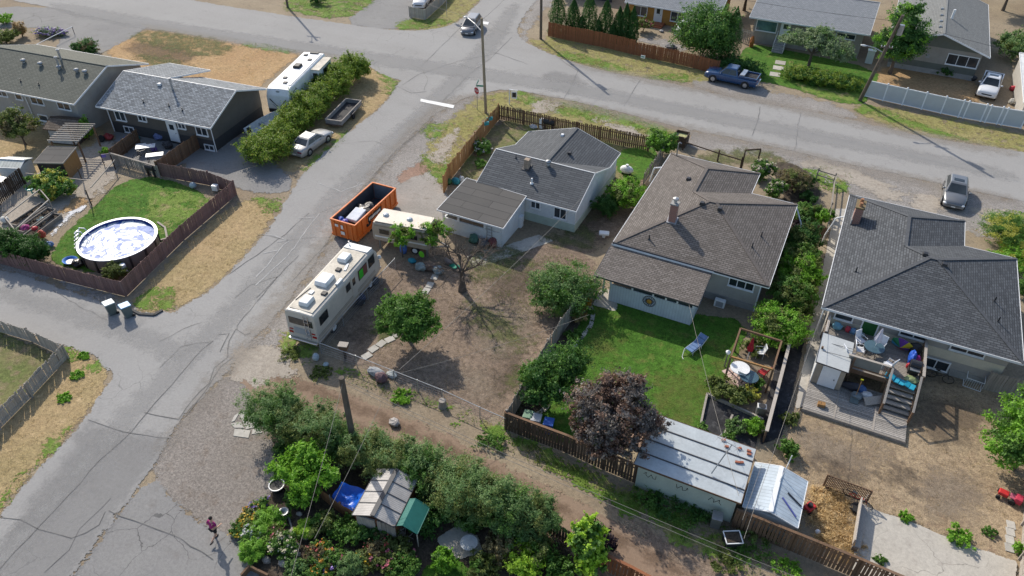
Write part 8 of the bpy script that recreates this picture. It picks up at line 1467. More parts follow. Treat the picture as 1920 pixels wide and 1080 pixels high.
p = (-6.56,26.9); tree('plum_tree', 'big purple-leaved plum tree behind the garage', p,1.5, B((0,0,3.2,1.63,1.5,1.4),(-1.2,0.17,3,0.989,0.968,1.0),(1.1,0.085,3.2,1.03,0.968,1.0),(0.082,0.94,3.8,1.03,0.968,.9),(-0.66,-0.85,2.5,0.946,0.792,.9),(0.74,-0.85,2.5,1.03,0.792,.9),(0.66,0.77,4.5,0.516,0.528,.8),(-0.57,0.68,4,0.602,0.616,.8),(1.6,0.51,2.8,0.602,0.616,.7),(0,-1.2,2,0.86,0.616,.7)),11000,.2, 'leaf_plum',.18, limbs=12, clump=.22, mat2='leaf_plum_russet', f2=.5)
for p, s_, lb in (((-27.07,37.65),1.0, 'thin leafy sapling in front of the camper'),((-25.14,38.93),1.25, 'fuller leafy sapling beside the camper tail')): tree('sapling', lb, p,1.3, B((-.2*s_,0,1.9,.6*s_,.5,.55*s_),(.35*s_,.2,2.1,.6*s_,.5,.55*s_),(0,-.2,1.5,.6*s_,.5,.5)), int(1100*s_),.18, 'leaf_bright',.05, mat2='leaf_olive', f2=.3)
p = (-21.05,36.14); DT = T('dead_tree', 'bare grey dead tree with forked crown in the bare yard', 'tree', p); mb = MB().tube((0,0,0),(-.02,.05,.6),.34,.22,12).tube((-.02,.05,.6),(-.05,.1,1.7),.22,.16,10); q = random.Random(11)
def limb(a, d, L, r, dep):
    b = [a[i]+d[i]*L for i in range(3)]; m_ = [(a[i]+b[i])/2+q.uniform(-.1,.1)*L for i in range(3)]; mb.path([a, m_, b], r,5, r*.65)
    if dep:
        for _ in range(3 if dep > 1 else 4):
            n_ = Vector(d)+Vector((q.gauss(0,.6), q.gauss(0,.6), q.gauss(.05,.4))); n_.normalize(); limb(b if q.random() < .6 else m_, n_, L*q.uniform(.6,.85), r*.6, dep-1)
for d in ((-.7,.1,.6),(.75,.2,.5),(-.3,.5,.8),(.3,-.5,.75),(.1,.7,.6),(-.6,-.5,.5)): limb((-.05,.1,1.6), Vector(d).normalized(),1.15,.085,4)
mb.build('trunk', 'bark', DT)
# island hedge: nine bushes
HG = [((-45.87,44.76),1.55,1.9),((-46.7,47.5),1.35,1.7),((-47.28,50.21),1.3,1.8),((-47.81,53.13),1.35,1.9),((-48.26,55.45),1.25,1.8),((-48.78,58.16),1.3,1.9),((-49.21,60.92),1.35,2.0),((-48.99,62.9),1.25,2.1)]
for i,(p, r, h) in enumerate(HG): bush('hedge_bush',['rounded end bush of the island hedge beside the driveway', 'bushy green hedge shrub with yellowing tips beside the trailers', 'bushy green hedge shrub with yellowing tips beside the trailers', 'bushy green hedge shrub with yellowing tips beside the trailers', 'bushy green hedge shrub with yellowing tips beside the trailers', 'bushy green hedge shrub with yellowing tips beside the trailers', 'bushy green hedge shrub with yellowing tips beside the trailers', 'tall end bush of the island hedge near the crossing'][i], p, lobes(r*1.28, h*1.3,6,1.0, i),5200,.19, 'leaf_hedge', group='island hedge', stems=2)
# left block plants
p = (-67.92,36.71); tree('small_tree', 'dark olive garden tree with bronze tips on the left lawn', p,.7, lobes(1.5,2.6,6,1,3,1.7),4800,.2, 'leaf_olive',.09, mat2='leaf_brown', f2=.2)
for i,(p, r) in enumerate((((-54.04,24.43),1.25),((-52.44,24.7),1.2),((-50.96,24.78),1.05))): bush('cedar_hedge', 'clipped dense cedar bush behind the pool yard fence', p, lobes(r,2.0,5,1, i+5),3600,.15, 'leaf_cedar', group='clipped cedars by the pool', stems=1)
bush('shrub', 'round feathery green shrub in front of the pool wall',(-44.36,26.07), lobes(.75,1.1,5,1,2),1700,.17, 'leaf_olive', asp=.3); bush('grape_vine', 'sprawling pale grape vine beside the wooden shed',(-58.01,32), B((0,0,.9,1.0,.9,.6),(-.9,.3,.9,.8,.7,.5),(.9,-.1,.8,.7,.7,.5),(-.3,.7,1.2,.8,.6,.4),(.3,-.6,.6,.7,.6,.4)),2600,.22, 'leaf_mid', mat2='leaf_yellow', f2=.3, asp=.8); bush('shrub', 'bright green climber on the pergola post',(-63.5,40.13), lobes(.7,1.9,3,1,4),900,.22, 'leaf_bright')
bush('shrub', 'low weeds beside the patio entry',(-59.92,38.96), lobes(.4,.5,3,1,4),300,.18, 'leaf_bright'); bush('shrub', 'dark rounded shrub beside the dry field',(-80.94,54.85), lobes(1.25,1.5,5,1,8),2600,.2, 'leaf_dark', mat2='leaf_brown'); bush('ornamental_grass', 'tall orange ornamental grass clump',(-92.24,55.02), lobes(.75,1.7,3,1,9),1100,.4, 'leaf_dry', asp=.12, up=1.2); bush('lavender', 'spreading violet lavender clump by the far driveway',(-89.99,56.58), B((0,0,.4,1.2,.9,.4),(1.2,.1,.35,.9,.8,.35)),1500,.2, 'leaf_sage', asp=.2, up=1, bloom='bloom_violet', fb=.7)
bush('shrub', 'green garden shrub beside the orange grass',(-91.85,52.52), lobes(1.5,1.5,5,1,12),1700,.22, 'leaf_olive'); bush('shrub', 'small bright shrub at the top left corner',(-97.7,56.87), lobes(1.0,1.0,4,1,13),800,.22, 'leaf_bright'); bush('shrub', 'dark shrub beside the top left verge',(-68.11,81.16), lobes(1.3,1.2,4,1,14),900,.25, 'leaf_dark')
# white house and bungalow gardens
bush('shrub', 'yellow-green leafy shrub between white house and bungalow',(-14.11,51.83), lobes(1.5,2.3,6,1,15),4200,.19, 'leaf_bright', mat2='leaf_olive'); bush('shrub', 'dark shrub against the white house gable wall',(-15.31,50.32), lobes(1.0,1.6,4,1,16),1600,.2, 'leaf_dark'); bush('climbing_vine', 'bright climbing vine over the brown street fence end',(-14.1,61.77), lobes(1.25,2.1,5,1,17),2700,.2, 'leaf_mid', mat2='leaf_bright'); bush('rose_bush', 'white-flowering bush inside the orange-brown fence',(-29.18,54.91), lobes(.85,1.0,4,1,18),1300,.2, 'leaf_mid', bloom='bloom_white', fb=.14)
bush('shrub', 'low weeds at the white house garden bed',(-28.26,52.61), lobes(.6,.4,4,1,19),400,.2, 'leaf_mid')
for p, r, lb in (((-4.9,61.81),1.0, 'cream hydrangea in full bloom beside the timber gateway'),((-3.21,59.01),.8, 'smaller cream hydrangea at the roof corner')): bush('hydrangea', lb, p, lobes(r,1.5,5,1,20),1600,.2, 'leaf_mid', bloom='bloom_cream', fb=.5)
bush('shrub', 'rounded brownish smoke bush beside the hydrangeas',(-2.02,61.25), lobes(1.3,1.7,6,1,21),3200,.16, 'leaf_brown', mat2='leaf_olive'); bush('shrub', 'dark dwarf evergreen below the smoke bush',(-0.45,59.83), lobes(.65,.8,4,1,22),900,.15, 'leaf_dark'); bush('shrub', 'dark evergreen mound beside the smoke bush',(-1.01,62.06), lobes(.8,1.1,4,1,23),1000,.16, 'leaf_cedar'); bush('shrub', 'plum coloured barberry near the gutter pipe',(-0.45,55.19), lobes(.6,.7,3,1,24),600,.16, 'leaf_dusk')
for i,(p, r, h, m_, lb) in enumerate((((0.11,52.21),1.1,1.9, 'leaf_dark', 'dark upright shrub heading the row beside the bungalow'),((0.16,49.95),1.2,1.7, 'leaf_mid', 'mid green shrub second in the row beside the bungalow'),((0.47,47.59),1.3,1.8, 'leaf_bright', 'pale green lilac third in the row beside the bungalow'),((0.53,44.61),1.35,1.9, 'leaf_mid', 'spreading lilac fourth in the row beside the bungalow'),((0.22,41.07),1.5,1.9, 'leaf_bright', 'big rounded pale lilac behind the timber arbour'),((-0.37,56.52),.8,1.2, 'leaf_mid', 'small shrub under the white gutter pipe'))): bush('lilac_shrub', lb, p, lobes(r*1.15, h*1.1,7,1,30+i),4300,.19, m_, mat2='leaf_olive', f2=.25)
bush('climbing_vine', 'vine climbing the garden gate by the side path',(1.05,56.37), lobes(.6,1.5,3,1,37),800,.18, 'leaf_bright'); bush('climbing_vine', 'vine on the rail fence beside the side path',(1.46,57.7), lobes(.5,.8,3,1,38),500,.18, 'leaf_mid')
for i,(p, r, h, n_, m_, m2, lb) in enumerate((((14.74,60.76),2.3,1.8,6000, 'leaf_mid', 'leaf_yellow', 'large spreading juniper beside the gravel shoulder'),((14.73,57.25),1.5,1.2,2600, 'leaf_bright', 'leaf_yellow', 'lower yellow-green juniper beside the charcoal roof'),((15.61,54.13),1.0,1.1,1200, 'leaf_mid', None, 'juniper at the right edge below the spreading one'))): bush('juniper', lb, p, lobes(r, h,7,1,40+i), n_,.17, m_, mat2=m2, asp=.35)
tree('maple_tree', 'leafy green tree at the right edge of the dry yard',(14.43,36.1),1.2, B((0,0,1.8,1.2,1.2,1.0),(-.2,1.4,2.3,1.1,1.1,.9),(.3,2.4,2.8,1.0,1.0,.9),(-.7,-.3,1.3,.9,.9,.8),(.6,.5,2.2,1.0,1.0,.9),(-.8,.8,1.6,.8,.8,.6)),7000,.19, 'leaf_bright',.1, mat2='leaf_mid', f2=.4)
for p, r, h, n_, m_, lb in (((-2.06,34.51),.8,.9,1000, 'leaf_olive', 'tomato plants along the vegetable bed top'),((-0.86,34.36),.9,.9,1200, 'leaf_olive', 'second tomato clump along the vegetable bed top'),((-0.17,34.95),.6,.7,500, 'leaf_yellow', 'yellowing squash plant beside the arbour'),((-0.45,31.84),.6,.7,700, 'leaf_sage', 'grey-green cabbage clump in the vegetable bed'),((0.54,32.33),.6,.8,800, 'leaf_bright', 'bright green pepper plant in the vegetable bed'),((-0.53,30.82),.4,.6,400, 'leaf_mid', 'small plant at the garage roof edge'),((-2.08,30.72),.5,.6,500, 'leaf_mid', 'plant clump outside the bed corner'),((-0.8,39.12),.7,.8,700, 'leaf_olive', 'mixed flowers at the back of the arbour'),((0.03,36.06),.45,.6,400, 'leaf_mid', 'potted plant by the red garden chair'),((2.68,31.55),.6,.9,700, 'leaf_mid', 'weed clump on the black cloth end'),((2.4,34.07),.5,.6,400, 'leaf_olive', 'weeds beside the side path end'),((-12.32,36.93),.6,.8,500, 'leaf_dry', 'dry ornamental tuft in the lawn border'),((-12.35,38.5),.4,.6,300, 'bloom_orange', 'orange flowers at the porch corner'),((-11.94,35.02),.5,.6,500, 'leaf_mid', 'dark perennials in the lawn border'),((9.63,44.6),.1,.2,40, 'leaf_mid', 'pot of herbs by the deck wall'),((9.15,29.84),.35,.35,260, 'leaf_bright', 'green weed at the slab upper edge'),((11.64,29.77),.6,.6,500, 'leaf_bright', 'tall green weed growing at the slab edge'),((13.15,30.92),.3,.25,160, 'leaf_mid', 'small green weed in the dry yard'),((8.14,26.6),.25,.3,120, 'leaf_mid', 'weed sprouting on the concrete slab'),((14.44,30.36),.3,.5,160, 'leaf_bright', 'weed at the boundary fence foot')): bush('garden_plant', lb, p, lobes(r, h,4,1, int(p[0]*7) % 99), n_,.17, m_, 'plant')
# top of the picture
for i,(p, r, h) in enumerate((((-34.94,86),1.1,4.0),((-33.22,86.9),.95,3.2),((-31.73,86.05),.7,2.0),((-31.1,86.78),1.1,4.1),((-29.59,85.98),.7,2.0),((-29.02,87.06),1.0,3.6),((-27.72,86.17),.65,1.8),((-27.25,86.8),.8,3.2),((-26.44,86.83),.8,3.6),((-25.57,86.89),.8,3.4))): conifer('cedar_tree', 'tall dense conical cedar in the row behind the red fence' if h > 3 else 'short cedar between the tall ones behind the red fence', p, r*.92, h*1.32,8000 if h > 3 else 3000, 'leaf_cedar', group='cedar row')
bush('maple_tree', 'round dense maple above the red lattice fence',(-16.8,86.95), lobes(3.2,5.4,9,1.15,50,2.5),7500,.3, 'leaf_dark', 'tree', mat2='leaf_mid', f2=.45); conifer('cedar_tree', 'tall narrow cedar beside the blue pickup',(-13.83,87.76),1.1,6.0,8000, 'leaf_cedar'); bush('shrub', 'dark clipped mound behind the blue pickup',(-11.84,84.47), B((0,0,.7,1.5,1.0,.7),(1.3,-.1,.6,1.2,.9,.6),(-1.2,.1,.6,1.0,.9,.6)),2000,.2, 'leaf_dark')
tree('apple_tree', 'small spreading silver-green tree in front of the taupe bungalow',(-4.98,89.87),1.5, B((0,0,2.6,1.6,1.5,.9),(-1.9,.2,2.4,1.4,1.2,.8),(1.7,-.3,2.2,1.5,1.3,.9),(2.6,-.5,1.8,1.1,1.0,.8),(.4,.8,3.1,1.4,1.2,.8)),6500,.25, 'leaf_silver',.16, mat2='leaf_sage', f2=.3)
for i,(p, lb) in enumerate((((-5.11,85.47), 'left section of the clipped hedge before the taupe bungalow'),((-3.2,85.34), 'middle section of the clipped hedge before the taupe bungalow'),((-1.11,85.32), 'right section of the clipped hedge before the taupe bungalow'))): bush('hedge_bush', lb, p, B((0,0,.65,1.4,1.1,.65),(-1.0,.1,.6,1.1,1.0,.6),(1.0,-.1,.65,1.1,1.0,.6)),2200,.18, 'leaf_hedge', mat2='leaf_dark', f2=.3, stems=1)
tree('street_tree', 'tall dark leafy tree beside the leaning utility pole',(3.64,91.94),1.5, B((0,0,2.4,1.7,1.6,1.6),(.4,.3,4.2,1.7,1.6,1.5),(-.4,.6,5.4,1.3,1.3,1.2),(.9,-.3,3.2,1.3,1.2,1.2),(-.9,-.2,3.4,1.2,1.2,1.2),(.2,.6,6.4,1.0,1.0,1.0)),7000,.26, 'leaf_dark',.2, mat2='leaf_bright', f2=.22)
bush('shrub', 'silver-green rounded shrub beyond the sage house',(16.41,103.03), lobes(2.4,3.0,6,1,53),3000,.26, 'leaf_sage', mat2='leaf_olive'); bush('shrub', 'low dark shrub under the sage house window',(9.25,94.17), lobes(1.0,1.0,4,1,54),700,.22, 'leaf_dark'); bush('shrub', 'arching fern-like plant by the sage house corner',(10.61,95.2), lobes(.9,1.5,4,1,55),700,.24, 'leaf_dark'); bush('rose_bush', 'pink-tinged bush beside the ochre house step',(-25.46,91.35), lobes(1.1,1.6,4,1,56),900,.22, 'leaf_olive', bloom='bloom_pink', fb=.1)
for i,(p, r, h, m_, lb) in enumerate((((-15.75,105.24),3.0,5.5, 'leaf_dark', 'dark tree behind the round maple'),((-40.22,102.43),3.2,5.0, 'leaf_dark', 'dark tree behind the cedar row'),((3.37,115.24),2.2,5.0, 'leaf_mid', 'leafy tree between the two top bungalows'),((15.81,121.76),3.6,6.0, 'leaf_dark', 'dark tree behind the sage house'),((19.67,128.71),3.5,6.5, 'leaf_cedar', 'bright dense tree in the far top right'))): tree('backyard_tree', lb, p,1.5, lobes(r, h*.8,6,1,60+i, h*.55),3600,.34, m_,.2)
# sage hedge along the alley, sumac, garden plants
SG = ['tall sage-green shrub beside the pale flagstones', 'sage-green shrub behind the bright sumac', 'sage-green shrub just left of the hedge pole', 'small sage shrub at the foot of the hedge pole', 'sage-green shrub behind the blue tarp', 'sage-green shrub touching the garden shed roof end', 'sage-green shrub right behind the garden shed roof', 'tallest silvery shrub right of the green canopy', 'silvery shrub in the hedge above the garden patio', 'silvery shrub between garden patio and alley', 'last sage shrub beside the dark weathered alley fence']
for i,(p, r, h) in enumerate((((-24.53,20.06),1.2,2.5),((-23.04,20.04),1.1,2.2),((-21.41,20.15),1.2,2.3),((-20.18,20.25),.9,1.9),((-18.09,20.37),1.1,2.1),((-16.49,20.35),1.0,2.0),((-14.8,20.67),1.1,2.2),((-12.56,20.25),1.3,2.6),((-11.02,20.09),1.2,2.5),((-9.48,20.14),1.2,2.3),((-8.23,20.41),1.0,2.0))): bush('sage_shrub', SG[i], p, lobes(r*1.18, h*1.12,6,1.1,70+i),4600,.17, 'leaf_sage', group='sage hedge along the alley', mat2='leaf_olive' if i % 3 else 'leaf_mid', f2=.35, asp=.32, up=.7, stems=3)
tree('sumac', 'bright green sumac with drooping fronds beside the gravel',(-20.13,17.27),.9, B((0,0,1.6,.9,.8,.5),(-.8,-.1,1.4,.8,.7,.5),(.7,.3,1.6,.8,.7,.5),(-.3,.7,1.8,.8,.7,.5),(.4,-.6,1.2,.7,.6,.5),(-.9,.6,1.4,.6,.6,.4)),3600,.24, 'leaf_bright',.07, asp=.4)
tree('young_maple', 'lime green young maple beside the alley fence',(-5.06,19.89),.8, B((0,0,1.5,.8,.8,.7),(-.3,.4,1.9,.6,.6,.5),(.2,-.4,1.1,.6,.6,.6)),1800,.24, 'leaf_lime',.06, asp=.85, mat2='leaf_mid', f2=.35); bush('shrub', 'dusky purple shrub behind the lime maple',(-4.72,21.1), lobes(.7,1.5,4,1,88),900,.17, 'leaf_dusk')
GD = [((-7.78,18.46),1.0,1.2, 'leaf_lime', 'lime shrub at the garden bottom'),((-7.42,19.28),.8,1.3, 'leaf_olive', 'feathery olive shrub near the alley fence'),((-9.17,18.58),.8,1.2, 'leaf_brown', 'dusky pink-brown shrub by the garden patio'),((-9.55,17.27),.8,.9, 'leaf_olive', 'low olive plant by the garden table'),((-6.06,18.82),.8,1.0, 'leaf_mid', 'green shrub below the lime maple'),((-12.44,19.75),.9,1.2, 'leaf_dark', 'dark shrub in the sage hedge shade'),((-13.42,18.37),.9,1.3, 'leaf_dark', 'dark shrub right of the green canopy'),((-11.54,16.77),.6,.8, 'leaf_bright', 'bright plant beside the small lawn'),((-13.88,16.27),.8,.9, 'leaf_olive', 'leafy garden plant below the canopy'),((-15.48,16.49),.9,1.0, 'leaf_dark', 'dark perennials in front of the shed door'),((-16.88,16.14),.9,.9, 'leaf_mid', 'leafy perennials in front of the timber screen'),((-18.06,15.91),.7,1.0, 'leaf_olive', 'grey-green perennials left of the timber screen'),((-20.22,16.47),.6,.9, 'leaf_mid', 'leafy plant beside the pot'),((-22.78,18.76),.7,1.0, 'leaf_dark', 'dark shrub at the hedge foot'),((-17.69,13.27),.6,.8, 'leaf_sage', 'silvery plant near the driveway bottom'),((-12.98,15.58),.8,.9, 'leaf_mid', 'leafy mound at the bottom edge'),((-11.42,19.36),.7,1.0, 'leaf_mid', 'green shrub behind the garden patio')]
for i,(p, r, h, m_, lb) in enumerate(GD): bush('garden_shrub', lb, p, lobes(r, h,5,1,90+i),1300,.17, m_, mat2='leaf_mid' if i % 2 else None, stems=2)
FL = [((-21.63,14.33),.6,.6, 'leaf_olive', 'bloom_yellow', 'yellow-flowered clump at the gravel corner'),((-21.69,13.78),.5,.5, 'leaf_mid', 'bloom_yellow', 'low yellow flowers edging the gravel'),((-21.87,14.93),.5,.5, 'leaf_olive', 'bloom_orange', 'orange and yellow flowers at the bed top'),((-21.78,15.33),.5,.5, 'leaf_mid', 'bloom_violet', 'violet asters at the bed top'),((-20.89,14.7),.9,.8, 'leaf_bright', None, 'arching bright green daylily clump'),((-20.91,13.82),.6,.7, 'leaf_mid', 'bloom_white', 'white-flowered plant in the corner bed'),((-20.26,13.14),.7,.8, 'leaf_bright', None, 'lower green daylily clump by the driveway'),((-19.13,14.02),.7,.7, 'leaf_mid', 'bloom_cream', 'cream hydrangea in the corner bed'),((-20.01,14.26),.6,.6, 'leaf_olive', 'bloom_pink', 'pale pink flowers in the corner bed'),((-17.16,14.49),.6,.8, 'leaf_mid', 'bloom_orange', 'golden black-eyed daisies in the lower bed'),((-17.43,14.2),.5,.8, 'leaf_brown', 'bloom_red', 'dark red foliage plant in the lower bed'),((-16.57,14.14),.6,.7, 'leaf_olive', 'bloom_violet', 'violet flowers below the golden daisies'),((-16.39,14.55),.5,.7, 'leaf_mid', 'bloom_pink', 'bright pink phlox in the lower bed'),((-16.58,13.5),.6,.8, 'leaf_mid', 'bloom_orange', 'second clump of golden daisies at the bottom'),((-15.5,14.66),.7,.8, 'leaf_sage', None, 'silver mound in the lower bed'),((-14.87,15.13),.6,.7, 'leaf_olive', 'bloom_yellow', 'yellow flowers by the path'),((-14.04,15.54),.7,.9, 'leaf_olive', 'bloom_pink', 'pink-topped sedum in the lower bed'),((-14.73,15.85),.6,.9, 'leaf_brown', 'bloom_red', 'rusty red plume flowers below the shed'),((-13.09,16.01),.5,.7, 'leaf_mid', 'bloom_pink', 'pink dahlias beside the small lawn'),((-18.73,15.24),.5,.7, 'leaf_lime', None, 'lime grasses by the stone edging')]
for i,(p, r, h, m_, bl, lb) in enumerate(FL): bush('flower_clump', lb, p, lobes(r, h,5,1,120+i),1100,.15 if bl else .3, m_, 'flowers', stems=1, bloom=bl, fb=.16, asp=.5 if bl else .14, up=.3 if bl else 1.0)
DB = T('driftwood', 'tangle of bleached bare branches under the green canopy', 'branches',(-14.37,17.38)); q = random.Random(5)
for i in range(14): mb = MB(); a = q.uniform(0,6.3); limb((q.gauss(0,.25), q.gauss(0,.25),.3), Vector((math.cos(a), math.sin(a), q.uniform(.1,.7))).normalized(),.5,.025,1); mb.build('branch', 'wood_bleached', DB)
# straw heap
SHP = T('straw_heap', 'heap of golden dry straw beside the metal shed', 'straw',(5.67,27.77)); Pn, Nn = crown_pts(B((0,0,.06,1.1,1.2,.16),(-.3,.9,.06,.8,.9,.18),(.4,-.9,.06,.9,.7,.16)),2600,.4); mesh_obj('straw_stalks', leaf_mesh('straw_stalks', Pn, Nn,.3,.12,.6), 'straw', SHP)
# weeds and grass tufts: uncountable cover
def tufts(name, polys, n, size, mat, asp=.2, h=.1):
    P = []; poly_a = []
    for pl in polys:
        pl = chaikin(pl,1); xs = [a[0] for a in pl]; ys = [a[1] for a in pl]; ar = abs(sum(pl[i][0]*pl[(i+1) % len(pl)][1]-pl[(i+1) % len(pl)][0]*pl[i][1] for i in range(len(pl))))/2; k = int(n*ar)
        X = nrg.uniform(min(xs), max(xs), k*3); Y = nrg.uniform(min(ys), max(ys), k*3); ok = sdist(X, Y, pl) > -.15; X, Y = X[ok][:k], Y[ok][:k]
        v = np.array([mnoise.noise(Vector((a*.5, b*.5,1))) for a, b in zip(X, Y)]); m_ = v > nrg.uniform(-.5,.35, len(v)); X, Y = X[m_], Y[m_]
        for _ in range(5): P.append(np.stack([X+nrg.normal(0,.07, len(X)), Y+nrg.normal(0,.07, len(X)), np.abs(nrg.normal(h*.6, h*.3, len(X)))+.03],1))
    P = np.concatenate(P); d = nrg.normal(0,1, P.shape)*np.array([1,1,.25]); o = mesh_obj(name, leaf_mesh(name, P, d, size, asp,0), mat); o['kind'] = 'stuff'; return o
tufts('verge_grass', GP,22,.1, 'grass_blade',.35,.06)
tufts('dry_verge_grass',[[(-45.87,44.76),(-42.36,47.65),(-42.89,58.62),(-44.13,63.07),(-49.98,67.68),(-51.29,63.32),(-47.61,44.99)],[(-44.21,38.68),(-40.28,39.09),(-37.9,31.77),(-38.06,25.35),(-41.61,24.87)],[(-33.98,9.15),(-35.01,13.86),(-36.62,18.38),(-40.81,19.51),(-39.23,13.01)],[(-33.51,51.03),(-35.03,65.5),(-32.47,68),(-13.28,67.41),(-31.85,63.57),(-29.47,48.87)],[(-37.46,82.09),(-23.83,85.33),(-14.1,84.99),(-19.05,78.31),(-32.34,79.27)],[(-53.87,77.6),(-52.69,88.27),(-50.15,95.1),(-48.06,82.96)],[(1.06,79.71),(16.82,82.5),(16.65,78.31),(6.34,77.16)]],14,.1, 'grass_dry',.3,.05)
tufts('field_grass',[[(-80.23,56.13),(-80.69,64.26),(-59.25,66.44),(-57.32,56.3),(-73.3,54.45)]],9,.1, 'straw',.3,.04)
tufts('lawn_grass',[[(-51.18,25.86),(-53.66,32.34),(-54.94,35.98),(-46.22,37.67),(-44.12,30.02),(-44.04,26.37)],[(-11.78,27.05),(-12.22,39.22),(-5.68,40.87),(-1.54,42.31),(-2.34,29.93),(-8.88,26.27)]],22,.08, 'lawn_blade',.4,.02)
tufts('alley_weeds',[[(-23.94,25.45),(-19.33,25.7),(-12.67,25.62),(-8.47,25.29),(-4.18,24.75),(-0.01,24.45),(0.25,23.39),(-4.19,23.89),(-7.42,24.31),(-12.27,24.81),(-17.52,25.24),(-23.23,25.03)]],34,.13, 'grass_blade',.5,.12)
tufts('yard_weeds',[[(-24.83,25.54),(-16.72,25.78),(-7.49,24.48),(0.29,23.24),(2.78,22.85),(1.3,24.75),(-4.24,24.92),(-12.79,25.87),(-19.45,25.89)],[(-22.95,39.87),(-19.96,42.14),(-13.8,44.46),(-13.01,39.15),(-17.27,33.25)],[(-4.35,25.24),(0.66,25.13),(4.05,24.43),(1.77,22.67),(-3.66,24.08)]],16,.09, 'grass_blade',.5,.06)
tufts('yard_litter',[[(-25.69,27.88),(-26.96,36.36),(-14.9,43.91),(-12.68,27.07),(-18.15,26.28)],[(2.87,35.01),(3.48,39.6),(15.27,43.87),(14.23,29.76),(6.81,29.61),(2.35,29.33)]],14,.08, 'grass_dry',.35,.02)
for i,(p, r, h, m_) in enumerate((((-3.53,25.07),.7,.8, 'leaf_mid'),((-2.48,25.03),.8,.9, 'leaf_dark'),((-1.23,24.73),.8,.8, 'leaf_mid'),((-0.59,25.59),.6,.9, 'leaf_dark'),((1.93,24.38),.8,.7, 'leaf_mid'),((2.36,25.61),.7,.7, 'leaf_olive'),((1.16,23.01),.6,.6, 'leaf_olive'),((3.98,24.07),.6,.7, 'leaf_bright'),((-12.91,24.71),.6,.7, 'leaf_mid'),((-19.36,25.44),.5,.5, 'leaf_bright'),((-38.64,17.89),.3,.3, 'leaf_bright'),((-37.72,16.24),.3,.3, 'leaf_bright'),((-39.65,19.36),.25,.25, 'leaf_bright'),((-25.15,24.85),.5,.3, 'leaf_olive'),((-27.89,25.37),.5,.3, 'leaf_olive'))): bush('weed_clump', 'small bright weed tuft on the dry corner verge' if p[0] < -30 else ('low weed clump below the motorhome verge' if p[0] < -22 else 'low green weed clump along the alley edge'), p, lobes(r*1.35, h*.55,6,.8,150+i),330,.15, m_, 'weeds', 'corner verge weeds' if p[0] < -30 else ('motorhome verge weeds' if p[0] < -22 else 'alley edge weeds'),1)

# ------------------------------------------------------------------ the walker
pm('skin',(.5,.3,.21),.6,.08); pm('shirt',(.3,.02,.14),.8,.12,6); pm('shorts',(.012,.012,.015),.8,.1); pm('hair',(.015,.012,.01),.6,.2,9); pm('shoe',(.03,.03,.035),.7,.1)
def skin(name, pts, edges, mat, par, root=0, sub=2):
    me = bpy.data.meshes.new(name); me.from_pydata([p[:3] for p in pts], edges,[]); o = bpy.data.objects.new(name, me); C.objects.link(o); o.parent = par; me.materials.append(MATS[mat])
    o.modifiers.new('skin', 'SKIN'); lay = me.skin_vertices[0] if me.skin_vertices else None
    if lay is None:
        bpy.context.view_layer.objects.active = o; bpy.ops.mesh.customdata_skin_add(); lay = me.skin_vertices[0]
    for i, p in enumerate(pts): lay.data[i].radius = (p[3], p[4] if len(p) > 4 else p[3]); lay.data[i].use_root = (i == root)
    sb = o.modifiers.new('sub', 'SUBSURF'); sb.levels = sub; sb.render_levels = sub; return o
fp = (-22.65,12.97); PE = T('person', 'person in magenta shirt and black shorts walking across the gravel', 'person', fp, az((-22.65,12.97),(-22.63,13.84)))
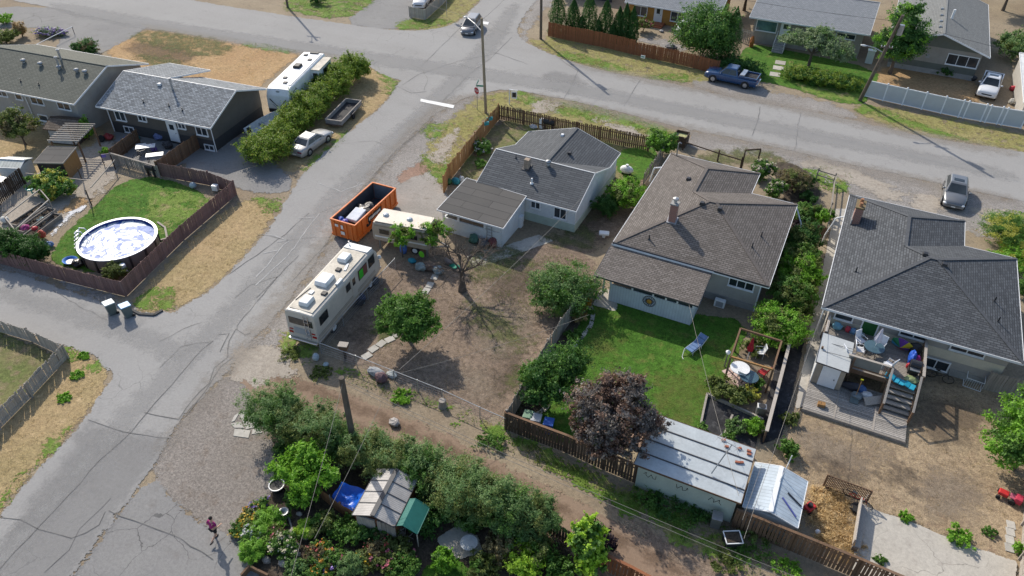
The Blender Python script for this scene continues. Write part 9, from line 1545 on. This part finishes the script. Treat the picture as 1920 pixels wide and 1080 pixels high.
# x forward; left leg planted, right leg swinging back, arms bent
J = [(0,0,.93,.13,.10),(0,0,1.12,.12,.09),(.04,0,1.32,.15,.10),(.06,0,1.44,.07,.06),(.08,0,1.52,.05,.05),(.10,0,1.62,.085,.075),(.11,0,1.71,.07,.065),
     (0,.09,.88,.09),(.10,.10,.50,.062),(.02,.10,.09,.04),(.16,.10,.035,.04),(0,-.09,.88,.09),(-.02,-.10,.50,.062),(-.36,-.10,.32,.04),(-.42,-.10,.2,.035),
     (.05,.19,1.40,.06),(-.08,.25,1.16,.045),(.10,.27,1.02,.034),(.17,.27,1.0,.03),(.05,-.19,1.40,.06),(.03,-.30,1.15,.045),(.22,-.30,1.10,.034),(.29,-.29,1.1,.03)]
E_ = [(0,1),(1,2),(2,3),(3,4),(4,5),(5,6),(0,7),(7,8),(8,9),(9,10),(0,11),(11,12),(12,13),(13,14),(2,15),(15,16),(16,17),(17,18),(2,19),(19,20),(20,21),(21,22)]
for h, s in ((18,1),(22,-1)):
    b = J[h]
    for k in range(5): f = (b[0]+(.085 if k else .04), b[1]+s*(-.03+.016*k) if k else b[1]-s*.05, b[2]-(.02 if k else 0),.009); J.append((b[0]+.03, b[1]+s*(-.028+.015*k), b[2],.011)); J.append(f); E_ += [(h, len(J)-2),(len(J)-2, len(J)-1)]
bd = skin('body', J, E_, 'skin', PE)
skin('shirt',[(0,0,.95,.15,.12),(0,0,1.12,.145,.115),(.04,0,1.32,.175,.125),(.055,0,1.43,.10,.08),(.05,.19,1.40,.078),(-.04,.235,1.24,.068),(.05,-.19,1.40,.078),(.035,-.27,1.24,.068)],[(0,1),(1,2),(2,3),(2,4),(4,5),(2,6),(6,7)], 'shirt', PE)
skin('shorts',[(0,0,.95,.155,.125),(0,.09,.86,.108),(.07,.10,.6,.092),(0,-.09,.86,.108),(-.01,-.10,.6,.092)],[(0,1),(1,2),(0,3),(3,4)], 'shorts', PE)
MB().ell((.085,0,1.70),(.10,.09,.105),14,8).build('hair', 'hair', PE, smooth=True)
for x, y, z, ry in ((.08,.10,.045,0),(-.40,-.10,.22,1.1)): MB().ell((x, y, z),(.14,.05,.05),10,6).build('shoe', 'shoe', PE, smooth=True)
MB().box((.185,0,1.63),(.03,.022,.04)).build('nose', 'skin', PE, bevel=.008)
for s in (-1,1): MB().ell((.175, s*.032,1.66),(.012,.014,.009),8,6).build('eye', 'hair', PE); MB().ell((.1, s*.085,1.64),(.022,.012,.032),8,6).build('ear', 'skin', PE)
MB().box((.178,0,1.585),(.02,.05,.01)).build('mouth', 'bloom_red', PE)
